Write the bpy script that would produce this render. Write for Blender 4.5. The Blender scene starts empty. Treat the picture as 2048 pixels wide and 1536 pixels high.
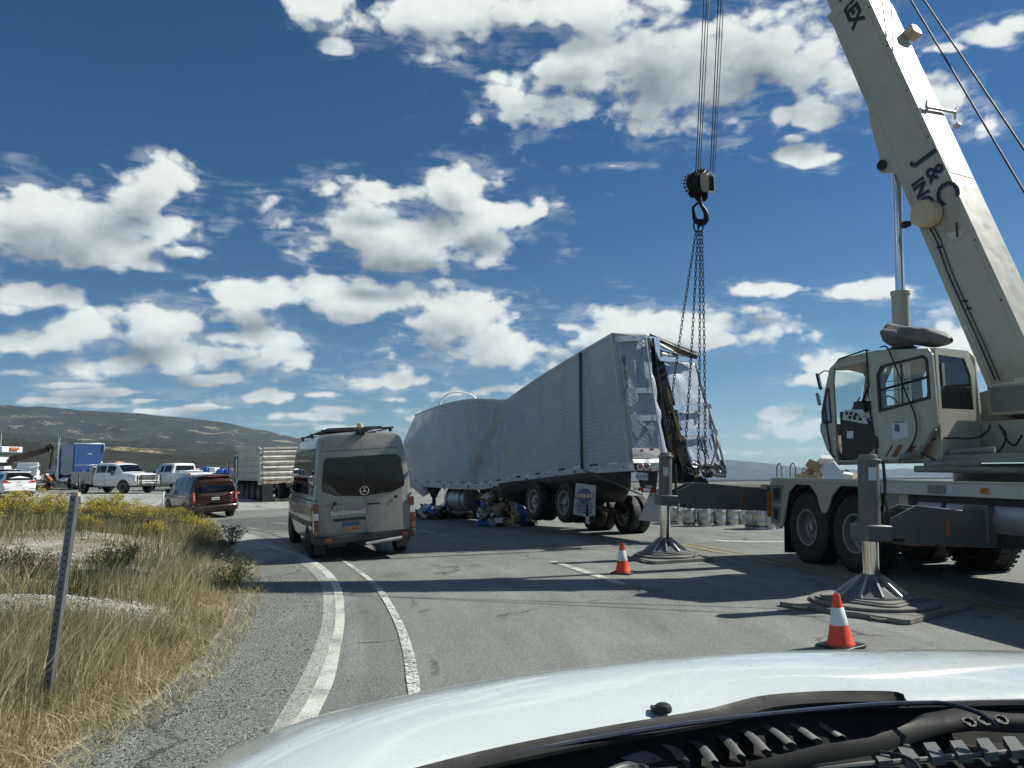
import bpy, math, random
import numpy as np
from mathutils import Matrix, Vector
R = math.radians
rnd = random.Random(7)
scene = bpy.context.scene
COL = scene.collection

# ---------------------------------------------------------------- camera
F, PITCH, ROLL, CH = 1540.0, math.atan(167/1540), R(.67), 1.75
f0, u0, r0 = Vector((0, math.cos(PITCH), math.sin(PITCH))), Vector((0, -math.sin(PITCH), math.cos(PITCH))), Vector((1, 0, 0))
CR = r0*math.cos(ROLL) - u0*math.sin(ROLL)
CU = u0*math.cos(ROLL) + r0*math.sin(ROLL)
camd = bpy.data.cameras.new('camera'); cam = bpy.data.objects.new('camera', camd); COL.objects.link(cam)
camd.sensor_width = 36; camd.lens = 36*F/2048; camd.clip_start = .05; camd.clip_end = 60000
cm = Matrix.Identity(4)
for i in range(3):
    cm[i][0] = CR[i]; cm[i][1] = CU[i]; cm[i][2] = -f0[i]
cm[2][3] = CH
cam.matrix_world = cm
scene.camera = cam

# ---------------------------------------------------------------- light
SUN_AZ, SUN_EL = R(14), R(42)          # azimuth from +X towards +Y
SD = Vector((math.cos(SUN_AZ)*math.cos(SUN_EL), math.sin(SUN_AZ)*math.cos(SUN_EL), math.sin(SUN_EL)))
sl = bpy.data.lights.new('sun', 'SUN'); sl.energy = 5.0; sl.angle = R(.53); sl.color = (1, .95, .86)
so = bpy.data.objects.new('sun', sl); COL.objects.link(so)
so.rotation_euler = SD.to_track_quat('Z', 'Y').to_euler(); so.location = SD*60
vs = scene.view_settings
vs.view_transform = 'Standard'; vs.look = 'None'; vs.gamma = 1; vs.use_curve_mapping = False; vs.exposure = .45
cy = scene.cycles
cy.max_bounces = 8; cy.diffuse_bounces = 3; cy.glossy_bounces = 4; cy.transparent_max_bounces = 16; cy.volume_bounces = 0
cy.use_denoising = True; cy.use_adaptive_sampling = True; cy.adaptive_threshold = .02; cy.adaptive_min_samples = 10; cy.sample_clamp_indirect = 8
cy.caustics_reflective = False; cy.caustics_refractive = False

# ---------------------------------------------------------------- pixel -> place helpers (design aid: where in the world a thing stands)
def ray(px, py):
    return CR*((px-1024)/F) + CU*((768-py)/F) + f0
def P(px, py, Y):
    d = ray(px, py); k = Y/d.y
    return Vector((d.x*k, Y, CH + d.z*k))
def ss(a, b, x):
    t = np.clip((x-a)/(b-a), 0, 1); return t*t*(3-2*t)
def zg(x, y):
    return .38*ss(34, 46, y)*ss(-9, -22, x) - .27*np.exp(-((x+12)**2+(y-33)**2)/70) - 3.5*ss(70, 190, y)*ss(-40,-10,x)
def G(px, py, z=None):
    d = ray(px, py); zz = 0. if z is None else z
    for _ in range(1 if z is not None else 12):
        k = (zz-CH)/d.z; p = Vector((d.x*k, d.y*k, zz))
        if z is None: zz = float(zg(p.x, p.y))
    return p

# ---------------------------------------------------------------- value noise (numpy)
def vnoise(x, y, seed=0):
    xi, yi = np.floor(x).astype(np.int64), np.floor(y).astype(np.int64)
    fx, fy = x-xi, y-yi
    fx, fy = fx*fx*(3-2*fx), fy*fy*(3-2*fy)
    def h(a, b):
        n = (a*374761393 + b*668265263 + seed*974634) & 0x7fffffff
        n = ((n ^ (n >> 13))*1274126177) & 0x7fffffff
        return ((n ^ (n >> 16)) & 0xffff)/65535.
    return (h(xi, yi)*(1-fx)+h(xi+1, yi)*fx)*(1-fy) + (h(xi, yi+1)*(1-fx)+h(xi+1, yi+1)*fx)*fy
def fbm(x, y, o=5, seed=0, g=.5):
    s, a, t = 0, 1, 0
    for i in range(o):
        s = s + a*vnoise(x*2**i, y*2**i, seed+i); t += a; a *= g
    return s/t

# ---------------------------------------------------------------- materials
class N:
    def __init__(s, nt): s.nt = nt
    def add(s, t, **k):
        n = s.nt.nodes.new(t)
        for a, v in k.items():
            if a.startswith('i_'):
                key = a[2:]; key = int(key) if key.isdigit() else key.replace('_', ' ')
                s.put(n.inputs[key], v)
            else: setattr(n, a, v)
        return n
    def put(s, inp, v):
        if isinstance(v, bpy.types.NodeSocket): s.nt.links.new(v, inp)
        elif isinstance(v, bpy.types.Node): s.nt.links.new(v.outputs[0], inp)
        else: inp.default_value = v
    def math(s, op, a, b=0., c=0., clamp=False):
        n = s.nt.nodes.new('ShaderNodeMath'); n.operation = op; n.use_clamp = clamp
        s.put(n.inputs[0], a); s.put(n.inputs[1], b); s.put(n.inputs[2], c); return n.outputs[0]
    def vm(s, op, a, b=(0, 0, 0), out=0):
        n = s.nt.nodes.new('ShaderNodeVectorMath'); n.operation = op
        s.put(n.inputs[0], a); s.put(n.inputs[1], b); return n.outputs[out]
    def mix(s, f, a, b, mode='MIX'):
        n = s.nt.nodes.new('ShaderNodeMix'); n.data_type = 'RGBA'; n.blend_type = mode; n.clamp_factor = True
        s.put(n.inputs[0], f)
        for i, v in ((6, a), (7, b)):
            if isinstance(v, tuple) and len(v) == 3: v = v+(1,)
            s.put(n.inputs[i], v)
        return n.outputs[2]
    def ramp(s, f, a, b, lo=0., hi=1., interp='SMOOTHSTEP'):
        n = s.nt.nodes.new('ShaderNodeMapRange'); n.interpolation_type = interp
        s.put(n.inputs[0], f)
        for i, v in enumerate((a, b, lo, hi)): s.put(n.inputs[i+1], v)
        return n.outputs[0]
    def noise(s, vec, scale, detail=4, rough=.55, dist=0., out=0, dim='3D'):
        n = s.nt.nodes.new('ShaderNodeTexNoise'); n.noise_dimensions = dim
        if vec is not None: s.put(n.inputs['Vector'], vec)
        n.inputs['Scale'].default_value = scale; n.inputs['Detail'].default_value = detail
        n.inputs['Roughness'].default_value = rough; n.inputs['Distortion'].default_value = dist
        return n.outputs[out]
    def voro(s, vec, scale, feature='F1', out=0, rnd_=1.):
        n = s.nt.nodes.new('ShaderNodeTexVoronoi'); n.feature = feature
        s.put(n.inputs['Vector'], vec); n.inputs['Scale'].default_value = scale; n.inputs['Randomness'].default_value = rnd_
        return n.outputs[out]
    def bump(s, h, strength=.3, dist=.01):
        n = s.nt.nodes.new('ShaderNodeBump'); s.put(n.inputs['Height'], h)
        n.inputs['Strength'].default_value = strength; n.inputs['Distance'].default_value = dist; return n.outputs[0]
    def coord(s, w='Object'): return s.nt.nodes.new('ShaderNodeTexCoord').outputs[w]

def newmat(name):
    m = bpy.data.materials.new(name); m.use_nodes = True; nt = m.node_tree
    n = N(nt); b = nt.nodes['Principled BSDF']; n.b = b
    return m, n, b
MATS = {}
def mat(name, col, rough=.5, metal=0., var=.12, vs_=6., dirt=0., dcol=(.25, .21, .16), coat=0., bump=0., bs=60., spec=.5, scr=0.):
    """painted / metal / rubber surface with tone variation, dirt and fine relief"""
    if name in MATS: return MATS[name]
    m, n, b = newmat(name)
    c = n.coord()
    v = n.noise(c, vs_, 5, .6)
    k = n.ramp(v, .3, .7, 1-var, 1+var, 'LINEAR')
    base = n.mix(1., col, n.add('ShaderNodeCombineColor', i_0=k, i_1=k, i_2=k).outputs[0], 'MULTIPLY')
    if dirt > 0:
        dn = n.noise(n.vm('MULTIPLY', c, (1, 1, .5)), vs_*.7, 8, .7)
        base = n.mix(n.ramp(dn, .62-.3*dirt, .85-.3*dirt, 0, min(1, dirt*1.6)), base, dcol)
    if scr > 0:
        sn = n.noise(n.vm('MULTIPLY', c, (1, 1, 9)), vs_*2, 6, .7)
        base = n.mix(n.ramp(sn, .6, .72, 0, scr), base, tuple(x*.35 for x in col))
    n.put(b.inputs['Base Color'], base)
    n.put(b.inputs['Roughness'], n.ramp(n.noise(c, vs_*2.3, 4, .6), .3, .7, max(.02, rough*.8), min(1, rough*1.2), 'LINEAR'))
    b.inputs['Metallic'].default_value = metal
    b.inputs['Coat Weight'].default_value = coat; b.inputs['Coat Roughness'].default_value = .06
    b.inputs['Specular IOR Level'].default_value = spec
    if bump > 0: n.put(b.inputs['Normal'], n.bump(n.noise(c, bs, 4, .6), bump, .01))
    MATS[name] = m
    return m
def glassmat(name, tint=(.8, .88, .88), refl=.12, alpha=.8):
    if name in MATS: return MATS[name]
    m, n, b = newmat(name); nt = m.node_tree
    tr = n.add('ShaderNodeBsdfTransparent', i_Color=tint+(1,))
    gl = n.add('ShaderNodeBsdfGlossy', i_Roughness=.03)
    fr = n.add('ShaderNodeFresnel', i_IOR=1.5)
    f = n.math('ADD', n.math('MULTIPLY', fr, .9), refl*.3)
    mx = n.add('ShaderNodeMixShader', i_0=f); n.put(mx.inputs[1], tr); n.put(mx.inputs[2], gl)
    nt.links.new(mx.outputs[0], nt.nodes['Material Output'].inputs[0])
    MATS[name] = m; return m

# ---------------------------------------------------------------- mesh builder (verts kept in world space, made local on build)
WM = {}
class MB:
    def __init__(s, M=None): s.v = []; s.f = []; s.mi = []; s.M = M.copy() if M is not None else Matrix.Identity(4); s.m = 0
    def pts(s, ps):
        i = len(s.v); s.v += [s.M @ Vector(p) for p in ps]; return list(range(i, i+len(ps)))
    def face(s, ids): s.f.append(tuple(ids)); s.mi.append(s.m)
    def poly(s, ps): s.face(s.pts(ps)); return s
    def box(s, c, d, rot=None, taper=1.):
        T = Matrix.Translation(c)
        if rot is not None: T = T @ (rot.to_4x4() if isinstance(rot, Matrix) else Matrix.Rotation(rot, 4, 'Z'))
        x, y, z = d[0]/2, d[1]/2, d[2]/2
        i = s.pts([T @ Vector(p) for p in ((-x, -y, -z), (x, -y, -z), (x, y, -z), (-x, y, -z), (-x*taper, -y*taper, z), (x*taper, -y*taper, z), (x*taper, y*taper, z), (-x*taper, y*taper, z))])
        for q in ((3, 2, 1, 0), (4, 5, 6, 7), (0, 1, 5, 4), (1, 2, 6, 5), (2, 3, 7, 6), (3, 0, 4, 7)): s.face([i[k] for k in q])
        return s
    def bx(s, x0, x1, y0, y1, z0, z1): return s.box(((x0+x1)/2, (y0+y1)/2, (z0+z1)/2), (abs(x1-x0), abs(y1-y0), abs(z1-z0)))
    def cyl(s, a, b, r, r2=None, n=16, caps=True):
        a, b = Vector(a), Vector(b); r2 = r if r2 is None else r2
        d = (b-a).normalized(); t = Vector((0, 0, 1)) if abs(d.z) < .9 else Vector((1, 0, 0))
        x = d.cross(t).normalized(); y = d.cross(x)
        c = [(math.cos(2*math.pi*k/n), math.sin(2*math.pi*k/n)) for k in range(n)]
        i = s.pts([a+(x*p+y*q)*r for p, q in c]); j = s.pts([b+(x*p+y*q)*r2 for p, q in c])
        for k in range(n): s.face((i[k], i[(k+1) % n], j[(k+1) % n], j[k]))
        if caps: s.face(i[::-1]); s.face(j)
        return s
    def tube(s, path, r, n=8, closed=False):
        path = [Vector(p) for p in path]; m = len(path); rings = []
        up = None
        for k in range(m):
            if closed: d = (path[(k+1) % m]-path[k-1])
            else: d = path[min(k+1, m-1)]-path[max(k-1, 0)]
            d.normalize()
            if up is None: up = Vector((0, 0, 1)) if abs(d.z) < .9 else Vector((1, 0, 0))
            x = d.cross(up)
            if x.length < 1e-4: x = d.cross(Vector((.3, 1, .2)))
            x.normalize(); y = x.cross(d); up = y
            rr = r[k] if isinstance(r, (list, tuple)) else r
            rings.append(s.pts([path[k]+(x*math.cos(2*math.pi*q/n)+y*math.sin(2*math.pi*q/n))*rr for q in range(n)]))
        for k in range(m if closed else m-1):
            a, b = rings[k], rings[(k+1) % m]
            for q in range(n): s.face((a[q], b[q], b[(q+1) % n], a[(q+1) % n]))
        if not closed: s.face(rings[0]); s.face(rings[-1][::-1])
        return s
    def lathe(s, prof, o=(0, 0, 0), ax=(0, 0, 1), n=24, caps=True):
        """prof: (r, h) pairs along axis ax from o"""
        o, ax = Vector(o), Vector(ax).normalized(); t = Vector((0, 0, 1)) if abs(ax.z) < .9 else Vector((1, 0, 0))
        x = ax.cross(t).normalized(); y = ax.cross(x); rings = []
        for r, h in prof:
            rings.append(s.pts([o+ax*h+(x*math.cos(2*math.pi*k/n)+y*math.sin(2*math.pi*k/n))*r for k in range(n)]))
        for a, b in zip(rings, rings[1:]):
            for k in range(n): s.face((a[k], a[(k+1) % n], b[(k+1) % n], b[k]))
        if caps: s.face(rings[0][::-1]); s.face(rings[-1])
        return s
    def prism(s, poly, o, ux, uy, h):
        """polygon in plane (ux,uy) at o, extruded by vector h"""
        o, ux, uy, h = map(Vector, (o, ux, uy, h))
        a = s.pts([o+ux*p[0]+uy*p[1] for p in poly]); b = s.pts([o+ux*p[0]+uy*p[1]+h for p in poly]); n = len(poly)
        s.face(a[::-1]); s.face(b)
        for k in range(n): s.face((a[k], a[(k+1) % n], b[(k+1) % n], b[k]))
        return s
    def ring(s, outer, inner, o, ux, uy, h):
        """plate with a hole: outer and inner loops with the same count"""
        o, ux, uy, h = map(Vector, (o, ux, uy, h)); n = len(outer)
        L = [[s.pts([o+ux*p[0]+uy*p[1]+h*k for p in lp]) for lp in (outer, inner)] for k in (0, 1)]
        for k in range(n):
            j = (k+1) % n
            s.face((L[0][0][k], L[0][1][k], L[0][1][j], L[0][0][j])); s.face((L[1][0][k], L[1][0][j], L[1][1][j], L[1][1][k]))
            s.face((L[0][0][k], L[0][0][j], L[1][0][j], L[1][0][k])); s.face((L[0][1][k], L[1][1][k], L[1][1][j], L[0][1][j]))
        return s
    def grid(s, rows, close=False):
        """rows: list of lists of points"""
        R_ = [s.pts(r) for r in rows]; m = len(R_[0])
        for a, b in zip(R_, R_[1:]):
            for k in range(m if close else m-1): s.face((a[k], a[(k+1) % m], b[(k+1) % m], b[k]))
        return R_
    def build(s, name, mats, parent=None, smooth=35, bevel=0., solid=0.):
        me = bpy.data.meshes.new(name)
        v = s.v
        if parent is not None and parent in WM:
            I = WM[parent].inverted(); v = [I @ p for p in v]
        me.from_pydata([tuple(p) for p in v], [], s.f)
        mats = mats if isinstance(mats, (list, tuple)) else [mats]
        for m in mats: me.materials.append(m)
        if len(mats) > 1: me.polygons.foreach_set('material_index', s.mi)
        fix_normals(me)
        if smooth:
            me.polygons.foreach_set('use_smooth', [True]*len(me.polygons)); me.set_sharp_from_angle(angle=R(smooth))
        o = bpy.data.objects.new(name, me); COL.objects.link(o)
        if parent is not None: o.parent = parent; WM[o] = WM.get(parent, Matrix.Identity(4))
        if solid:
            md = o.modifiers.new('solid', 'SOLIDIFY'); md.thickness = solid; md.offset = -1
        if bevel:
            md = o.modifiers.new('bevel', 'BEVEL'); md.width = bevel; md.segments = 2; md.limit_method = 'ANGLE'; md.angle_limit = R(40); md.harden_normals = False
        return o
def fix_normals(me):
    import bmesh
    b = bmesh.new(); b.from_mesh(me); bmesh.ops.recalc_face_normals(b, faces=b.faces); b.to_mesh(me); b.free()
def tag(o, label=None, cat=None, group=None, kind=None):
    if label: o['label'] = label
    if cat: o['category'] = cat
    if group: o['group'] = group
    if kind: o['kind'] = kind
    return o
def thing(name, label, cat, M=None, group=None):
    M = Matrix.Identity(4) if M is None else M
    o = bpy.data.objects.new(name, None); COL.objects.link(o); o.empty_display_size = .2
    o.matrix_world = M; o.matrix_basis = M; WM[o] = M.copy()
    return tag(o, label, cat, group)
def frame(loc, rz=0., roll=0., pitch=0.):
    """x right, y forward, z up; roll leans the top towards +x, pitch lifts the nose"""
    return Matrix.Translation(loc) @ Matrix.Rotation(rz, 4, 'Z') @ Matrix.Rotation(roll, 4, 'Y') @ Matrix.Rotation(pitch, 4, 'X')
def axes(o, x, y):
    x = Vector(x).normalized(); y = Vector(y); y = (y-x*y.dot(x)).normalized(); z = x.cross(y)
    M = Matrix.Identity(4)
    for i in range(3): M[i][0], M[i][1], M[i][2], M[i][3] = x[i], y[i], z[i], o[i]
    return M
def copy_tree(o, M=None, label=None):
    def rec(a, par):
        c = a.copy(); COL.objects.link(c)
        if par is not None: c.parent = par
        for ch in KIDS(a): rec(ch, c)
        return c
    c = rec(o, None)
    if M is not None: c.matrix_basis = M; WM[c] = M.copy()
    if label: c['label'] = label
    return c
def KIDS(o): return [x for x in list(bpy.data.objects) if x.parent == o]
def text(name, s, size, M, m, parent, extrude=.002, align='CENTER', bold=0., shear=0., sx=1.):
    cu = bpy.data.curves.new(name, 'FONT'); cu.body = s; cu.size = size; cu.extrude = extrude; cu.align_x = align; cu.align_y = 'CENTER'
    cu.offset = bold; cu.shear = shear; cu.resolution_u = 3
    t = bpy.data.objects.new('tmp_text', cu); COL.objects.link(t)
    me = bpy.data.meshes.new_from_object(t.evaluated_get(bpy.context.evaluated_depsgraph_get()))
    bpy.data.objects.remove(t)
    T = (WM[parent].inverted() if parent in WM else Matrix.Identity(4)) @ M @ Matrix.Diagonal((sx, 1, 1, 1))
    me.transform(T); me.materials.clear(); me.materials.append(m); me.name = name
    o = bpy.data.objects.new(name, me); COL.objects.link(o); o.parent = parent
    return o
def rr(x0, x1, y0, y1, r, n=4):
    """rounded rectangle outline"""
    o = []
    for cx, cy_, a in ((x1-r, y1-r, 0), (x0+r, y1-r, 90), (x0+r, y0+r, 180), (x1-r, y0+r, 270)):
        for k in range(n+1): t = R(a+90*k/n); o.append((cx+r*math.cos(t), cy_+r*math.sin(t)))
    return o
def lerp_path(pts, n):
    """Catmull-Rom through the control tuples, n samples"""
    a = np.array(pts, float); m = len(a)-1; out = []
    e = np.vstack([2*a[0]-a[1], a, 2*a[-1]-a[-2]])
    for t in np.linspace(0, m-1e-6, n):
        i = int(t); u = t-i; p0, p1, p2, p3 = e[i:i+4]
        out.append(.5*((2*p1)+(-p0+p2)*u+(2*p0-5*p1+4*p2-p3)*u*u+(-p0+3*p1-3*p2+p3)*u**3))
    return np.array(out)
# ================================================================ SKY
def make_world():
    w = bpy.data.worlds.new('World'); scene.world = w; w.use_nodes = True
    nt = w.node_tree; n = N(nt); bg = nt.nodes['Background']
    sky = n.add('ShaderNodeTexSky', sky_type='NISHITA', sun_disc=False, sun_elevation=SUN_EL, sun_rotation=math.pi/2-SUN_AZ,
                altitude=2000, air_density=1.0, dust_density=.35, ozone_density=2.6)
    blobs = [(120,440,190,85),(285,385,115,70),(370,455,90,38),(190,505,140,42),(20,440,110,60),
             (700,450,130,70),(850,480,190,62),(925,380,75,50),(775,385,90,26),(1010,430,75,38),(780,530,90,22),
             (1150,150,190,115),(1350,130,260,135),(1560,110,200,120),(1760,170,140,70),(850,15,190,50),(650,8,110,50),(1880,215,80,40),(1130,20,240,60),(1620,230,110,30),
             (560,590,135,42),(720,605,150,60),(870,645,170,70),(1010,695,115,48),(640,560,60,20),
             (330,640,130,55),(490,675,115,52),(400,705,190,38),
             (50,590,95,38),(60,690,130,42),(210,725,190,34),(150,655,90,26),
             (1310,660,220,52),(1150,655,70,22),(1440,685,110,45),
             (1560,578,95,17),(1710,580,100,20),(1600,312,70,22),(1580,275,25,12),(1900,98,55,13),(1990,78,70,25),(2045,50,40,22),
             (420,762,90,15),(520,795,78,17),(760,768,110,20),(900,788,90,14),(985,778,60,11),(40,745,70,12),
             (1600,865,190,22),(1500,905,130,12),(1720,730,110,24),(1930,700,90,62),(1640,760,90,14),(1560,830,50,14),
             (240,785,150,10),(300,800,60,7),(180,812,90,7),(450,815,80,8),(560,850,90,8),(690,855,90,7),(780,800,70,10),(1480,870,60,12),(1620,900,90,10),(1430,930,80,8),(640,790,50,8),(330,745,60,10),(130,770,80,8),(600,832,130,12),(720,822,140,13),(110,802,130,9),(320,822,50,8),(860,835,60,9),
             (955,240,25,18),(370,505,60,16),(665,95,38,17),(720,640,60,14),(1230,332,50,9)]
    def group(name, ins):
        g = bpy.data.node_groups.new(name, 'ShaderNodeTree')
        g.interface.new_socket('dir', in_out='INPUT', socket_type='NodeSocketVector')
        g.interface.new_socket('density', in_out='OUTPUT', socket_type='NodeSocketFloat')
        gi = g.nodes.new('NodeGroupInput'); go = g.nodes.new('NodeGroupOutput')
        return g, N(g), gi.outputs[0], go.inputs[0]
    # broad masses of cloud by direction
    g, gn, d, out = group('cloud_masses', 1)
    X, Y, Z = gn.add('ShaderNodeSeparateXYZ', i_0=d).outputs
    Ys = gn.math('MAXIMUM', Y, .2)
    uvw = gn.add('ShaderNodeCombineXYZ', i_0=gn.math('DIVIDE', X, Ys), i_1=gn.math('DIVIDE', Z, Ys)).outputs[0]
    acc = None
    for (px, py, a, b) in blobs:
        r = ray(px, py); u, v = r.x/r.y, r.z/r.y
        small = max(0, 1-b/26.)*.42
        a, b = a*(1.09+small*1.2), b*(1.08+small*1.2)
        vin = uvw
        if acc is not None:      # a negligible term that makes the blobs be worked through one after another
            vin = gn.add('ShaderNodeVectorMath', operation='MULTIPLY_ADD', i_0=acc, i_1=(1e-7, 1e-7, 0), i_2=uvw).outputs[0]
        l = gn.vm('LENGTH', gn.add('ShaderNodeMapping', i_Vector=vin, i_Location=(-u*F/a, -v*F/b, 0), i_Scale=(F/a, F/b, 0)).outputs[0], out=1)
        if small > 0: l = gn.math('ADD', l, small)
        if acc is None: acc = l
        else:
            q = g.nodes.new('ShaderNodeMath'); q.operation = 'SMOOTH_MIN'
            gn.put(q.inputs[0], acc); gn.put(q.inputs[1], l); q.inputs[2].default_value = .2; acc = q.outputs[0]
    field = gn.math('MAXIMUM', gn.math('SUBTRACT', 1.0, acc), -1.4)
    zz = gn.math('ADD', gn.math('MAXIMUM', Z, 0), .12)
    pl = gn.add('ShaderNodeCombineXYZ', i_0=gn.math('DIVIDE', X, zz), i_1=gn.math('DIVIDE', Y, zz)).outputs[0]
    gen = gn.math('MULTIPLY', gn.math('SUBTRACT', gn.noise(pl, 1.1, 2, .5, dim='2D'), .575), 7.)
    fr = gn.ramp(Y, .45, .66)
    g.links.new(gn.math('ADD', gn.math('MULTIPLY', field, fr), gn.math('MULTIPLY', gen, gn.math('SUBTRACT', 1., fr))), out)
    def massat(vec):
        k = nt.nodes.new('ShaderNodeGroup'); k.node_tree = g; n.put(k.inputs[0], vec); return k.outputs[0]
    dirn = n.coord('Generated')
    stretch = lambda v: n.vm('MULTIPLY', v, (1, 1, 1.55))
    off = lambda k: n.vm('ADD', dirn, (k*.5, 0, k*.85))
    chain = lambda v, prev: n.add('ShaderNodeVectorMath', operation='MULTIPLY_ADD', i_0=prev, i_1=(1e-7, 1e-7, 0), i_2=v).outputs[0]
    nz = lambda v, det: n.math('MULTIPLY', n.math('SUBTRACT', n.noise(stretch(v), 12.5, det, .54, .12), .5), 3.6)
    b0 = massat(dirn)
    bil = n.add('ShaderNodeTexVoronoi', feature='F1', i_Vector=stretch(dirn), i_Scale=42.).outputs[0]
    m0 = nz(dirn, 8)
    d0 = n.math('ADD', n.math('ADD', b0, m0), n.math('MULTIPLY', n.math('SUBTRACT', .62, bil), .5))
    b1 = massat(chain(off(.045), b0))
    m1 = nz(off(.016), 5); m2 = nz(off(.05), 3)
    d2 = n.math('ADD', b1, m2)
    alpha = n.ramp(d0, .0, .52, 0, 1)
    wisp = n.math('MULTIPLY', n.ramp(d0, -.55, .1, 0, .26), n.ramp(n.noise(n.vm('MULTIPLY', dirn, (1, 1, 4)), 16, 6, .65, .6), .45, .62))
    alpha = n.math('MAXIMUM', alpha, wisp)
    shade = n.ramp(n.math('ADD', n.math('ADD', n.math('MULTIPLY', b1, .95), n.math('MULTIPLY', m2, .38)), n.math('MULTIPLY', m1, .25)), -.2, 1.15, 0, 1)
    rel = n.ramp(n.math('SUBTRACT', m0, m1), -.9, .9, -.15, .12, 'LINEAR')
    lit = n.math('SUBTRACT', n.math('ADD', 1., rel), n.math('MULTIPLY', shade, .60))
    ccol = n.mix(shade, (12.6, 13.3, 12.8), (10.6, 12.3, 13.4))
    ccol = n.mix(1., ccol, n.add('ShaderNodeCombineColor', i_0=lit, i_1=lit, i_2=lit).outputs[0], 'MULTIPLY')
    zs = n.add('ShaderNodeSeparateXYZ', i_0=dirn).outputs[2]
    skyc = n.mix(1., sky.outputs[0], n.mix(n.ramp(zs, .0, .42), (.60, .90, 1.0), (.28, .76, 1.08)), 'MULTIPLY')
    # thin far clouds fade into the horizon air
    af = n.math('MULTIPLY', alpha, n.ramp(zs, -.01, .10, .55, .97))
    n.put(bg.inputs[0], n.mix(af, skyc, ccol))
    bg.inputs[1].default_value = .05
    w.cycles.sampling_method = 'MANUAL'; w.cycles.sample_map_resolution = 512
make_world()

# ================================================================ GROUND
def sheet(name, outline, off, m, step=None, kind='structure', fn=zg, hole=None):
    """flat-lying sheet inside an outline (world xy), following the ground height"""
    import bmesh
    bm = bmesh.new()
    vs_ = [bm.verts.new((p[0], p[1], 0)) for p in outline]
    bm.faces.new(vs_)
    if step:
        xs = [p[0] for p in outline]; ys = [p[1] for p in outline]
        for ax, lo, hi in ((0, min(xs), max(xs)), (1, min(ys), max(ys))):
            k = math.floor(lo/step)*step
            while k < hi:
                co = [0, 0, 0]; no = [0, 0, 0]; co[ax] = k; no[ax] = 1
                bmesh.ops.bisect_plane(bm, geom=bm.verts[:]+bm.edges[:]+bm.faces[:], plane_co=co, plane_no=no); k += step
    for v in bm.verts: v.co.z = float(fn(v.co.x, v.co.y)) + off
    bmesh.ops.triangulate(bm, faces=[f for f in bm.faces if len(f.verts) > 4])
    bmesh.ops.recalc_face_normals(bm, faces=bm.faces)
    if sum(f.normal.z for f in bm.faces) < 0: bmesh.ops.reverse_faces(bm, faces=bm.faces)
    me = bpy.data.meshes.new(name); bm.to_mesh(me); bm.free(); me.materials.append(m)
    for p in me.polygons: p.use_smooth = True
    o = bpy.data.objects.new(name, me); COL.objects.link(o)
    if kind: o['kind'] = kind
    return o

def far_ground():
    """the whole land as one sheet: mesa top near us, a wide low plain beyond"""
    rings = [0, 20, 45, 70, 80, 95, 120, 160, 220, 320, 500, 800, 1300, 2200, 4000, 7000, 12000]
    mb = MB(); rows = []
    for r in rings:
        row = []
        for k in range(96):
            a = 2*math.pi*k/96; x, y = r*math.sin(a), r*math.cos(a)
            z = float(zg(x, y)) - .03
            drop = -100*float(ss(78, 1600, r))**.8
            z += drop - (.6 if r < 75 else 5*float(ss(75, 140, r)))
            row.append((x, y, z))
        rows.append(row)
    mb.grid(rows, close=True)
    m, n, b = newmat('plain_soil'); c = n.coord()
    v = n.noise(c, .004, 8, .6); v2 = n.noise(c, .05, 6, .65)
    col = n.mix(n.ramp(v, .42, .6), (.075, .08, .05), (.22, .19, .12)); col = n.mix(n.ramp(v2, .45, .62), col, (.045, .05, .03))
    n.put(b.inputs['Base Color'], col); b.inputs['Roughness'].default_value = .95
    o = mb.build('ground', m, smooth=60); o['kind'] = 'structure'
far_ground()

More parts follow.
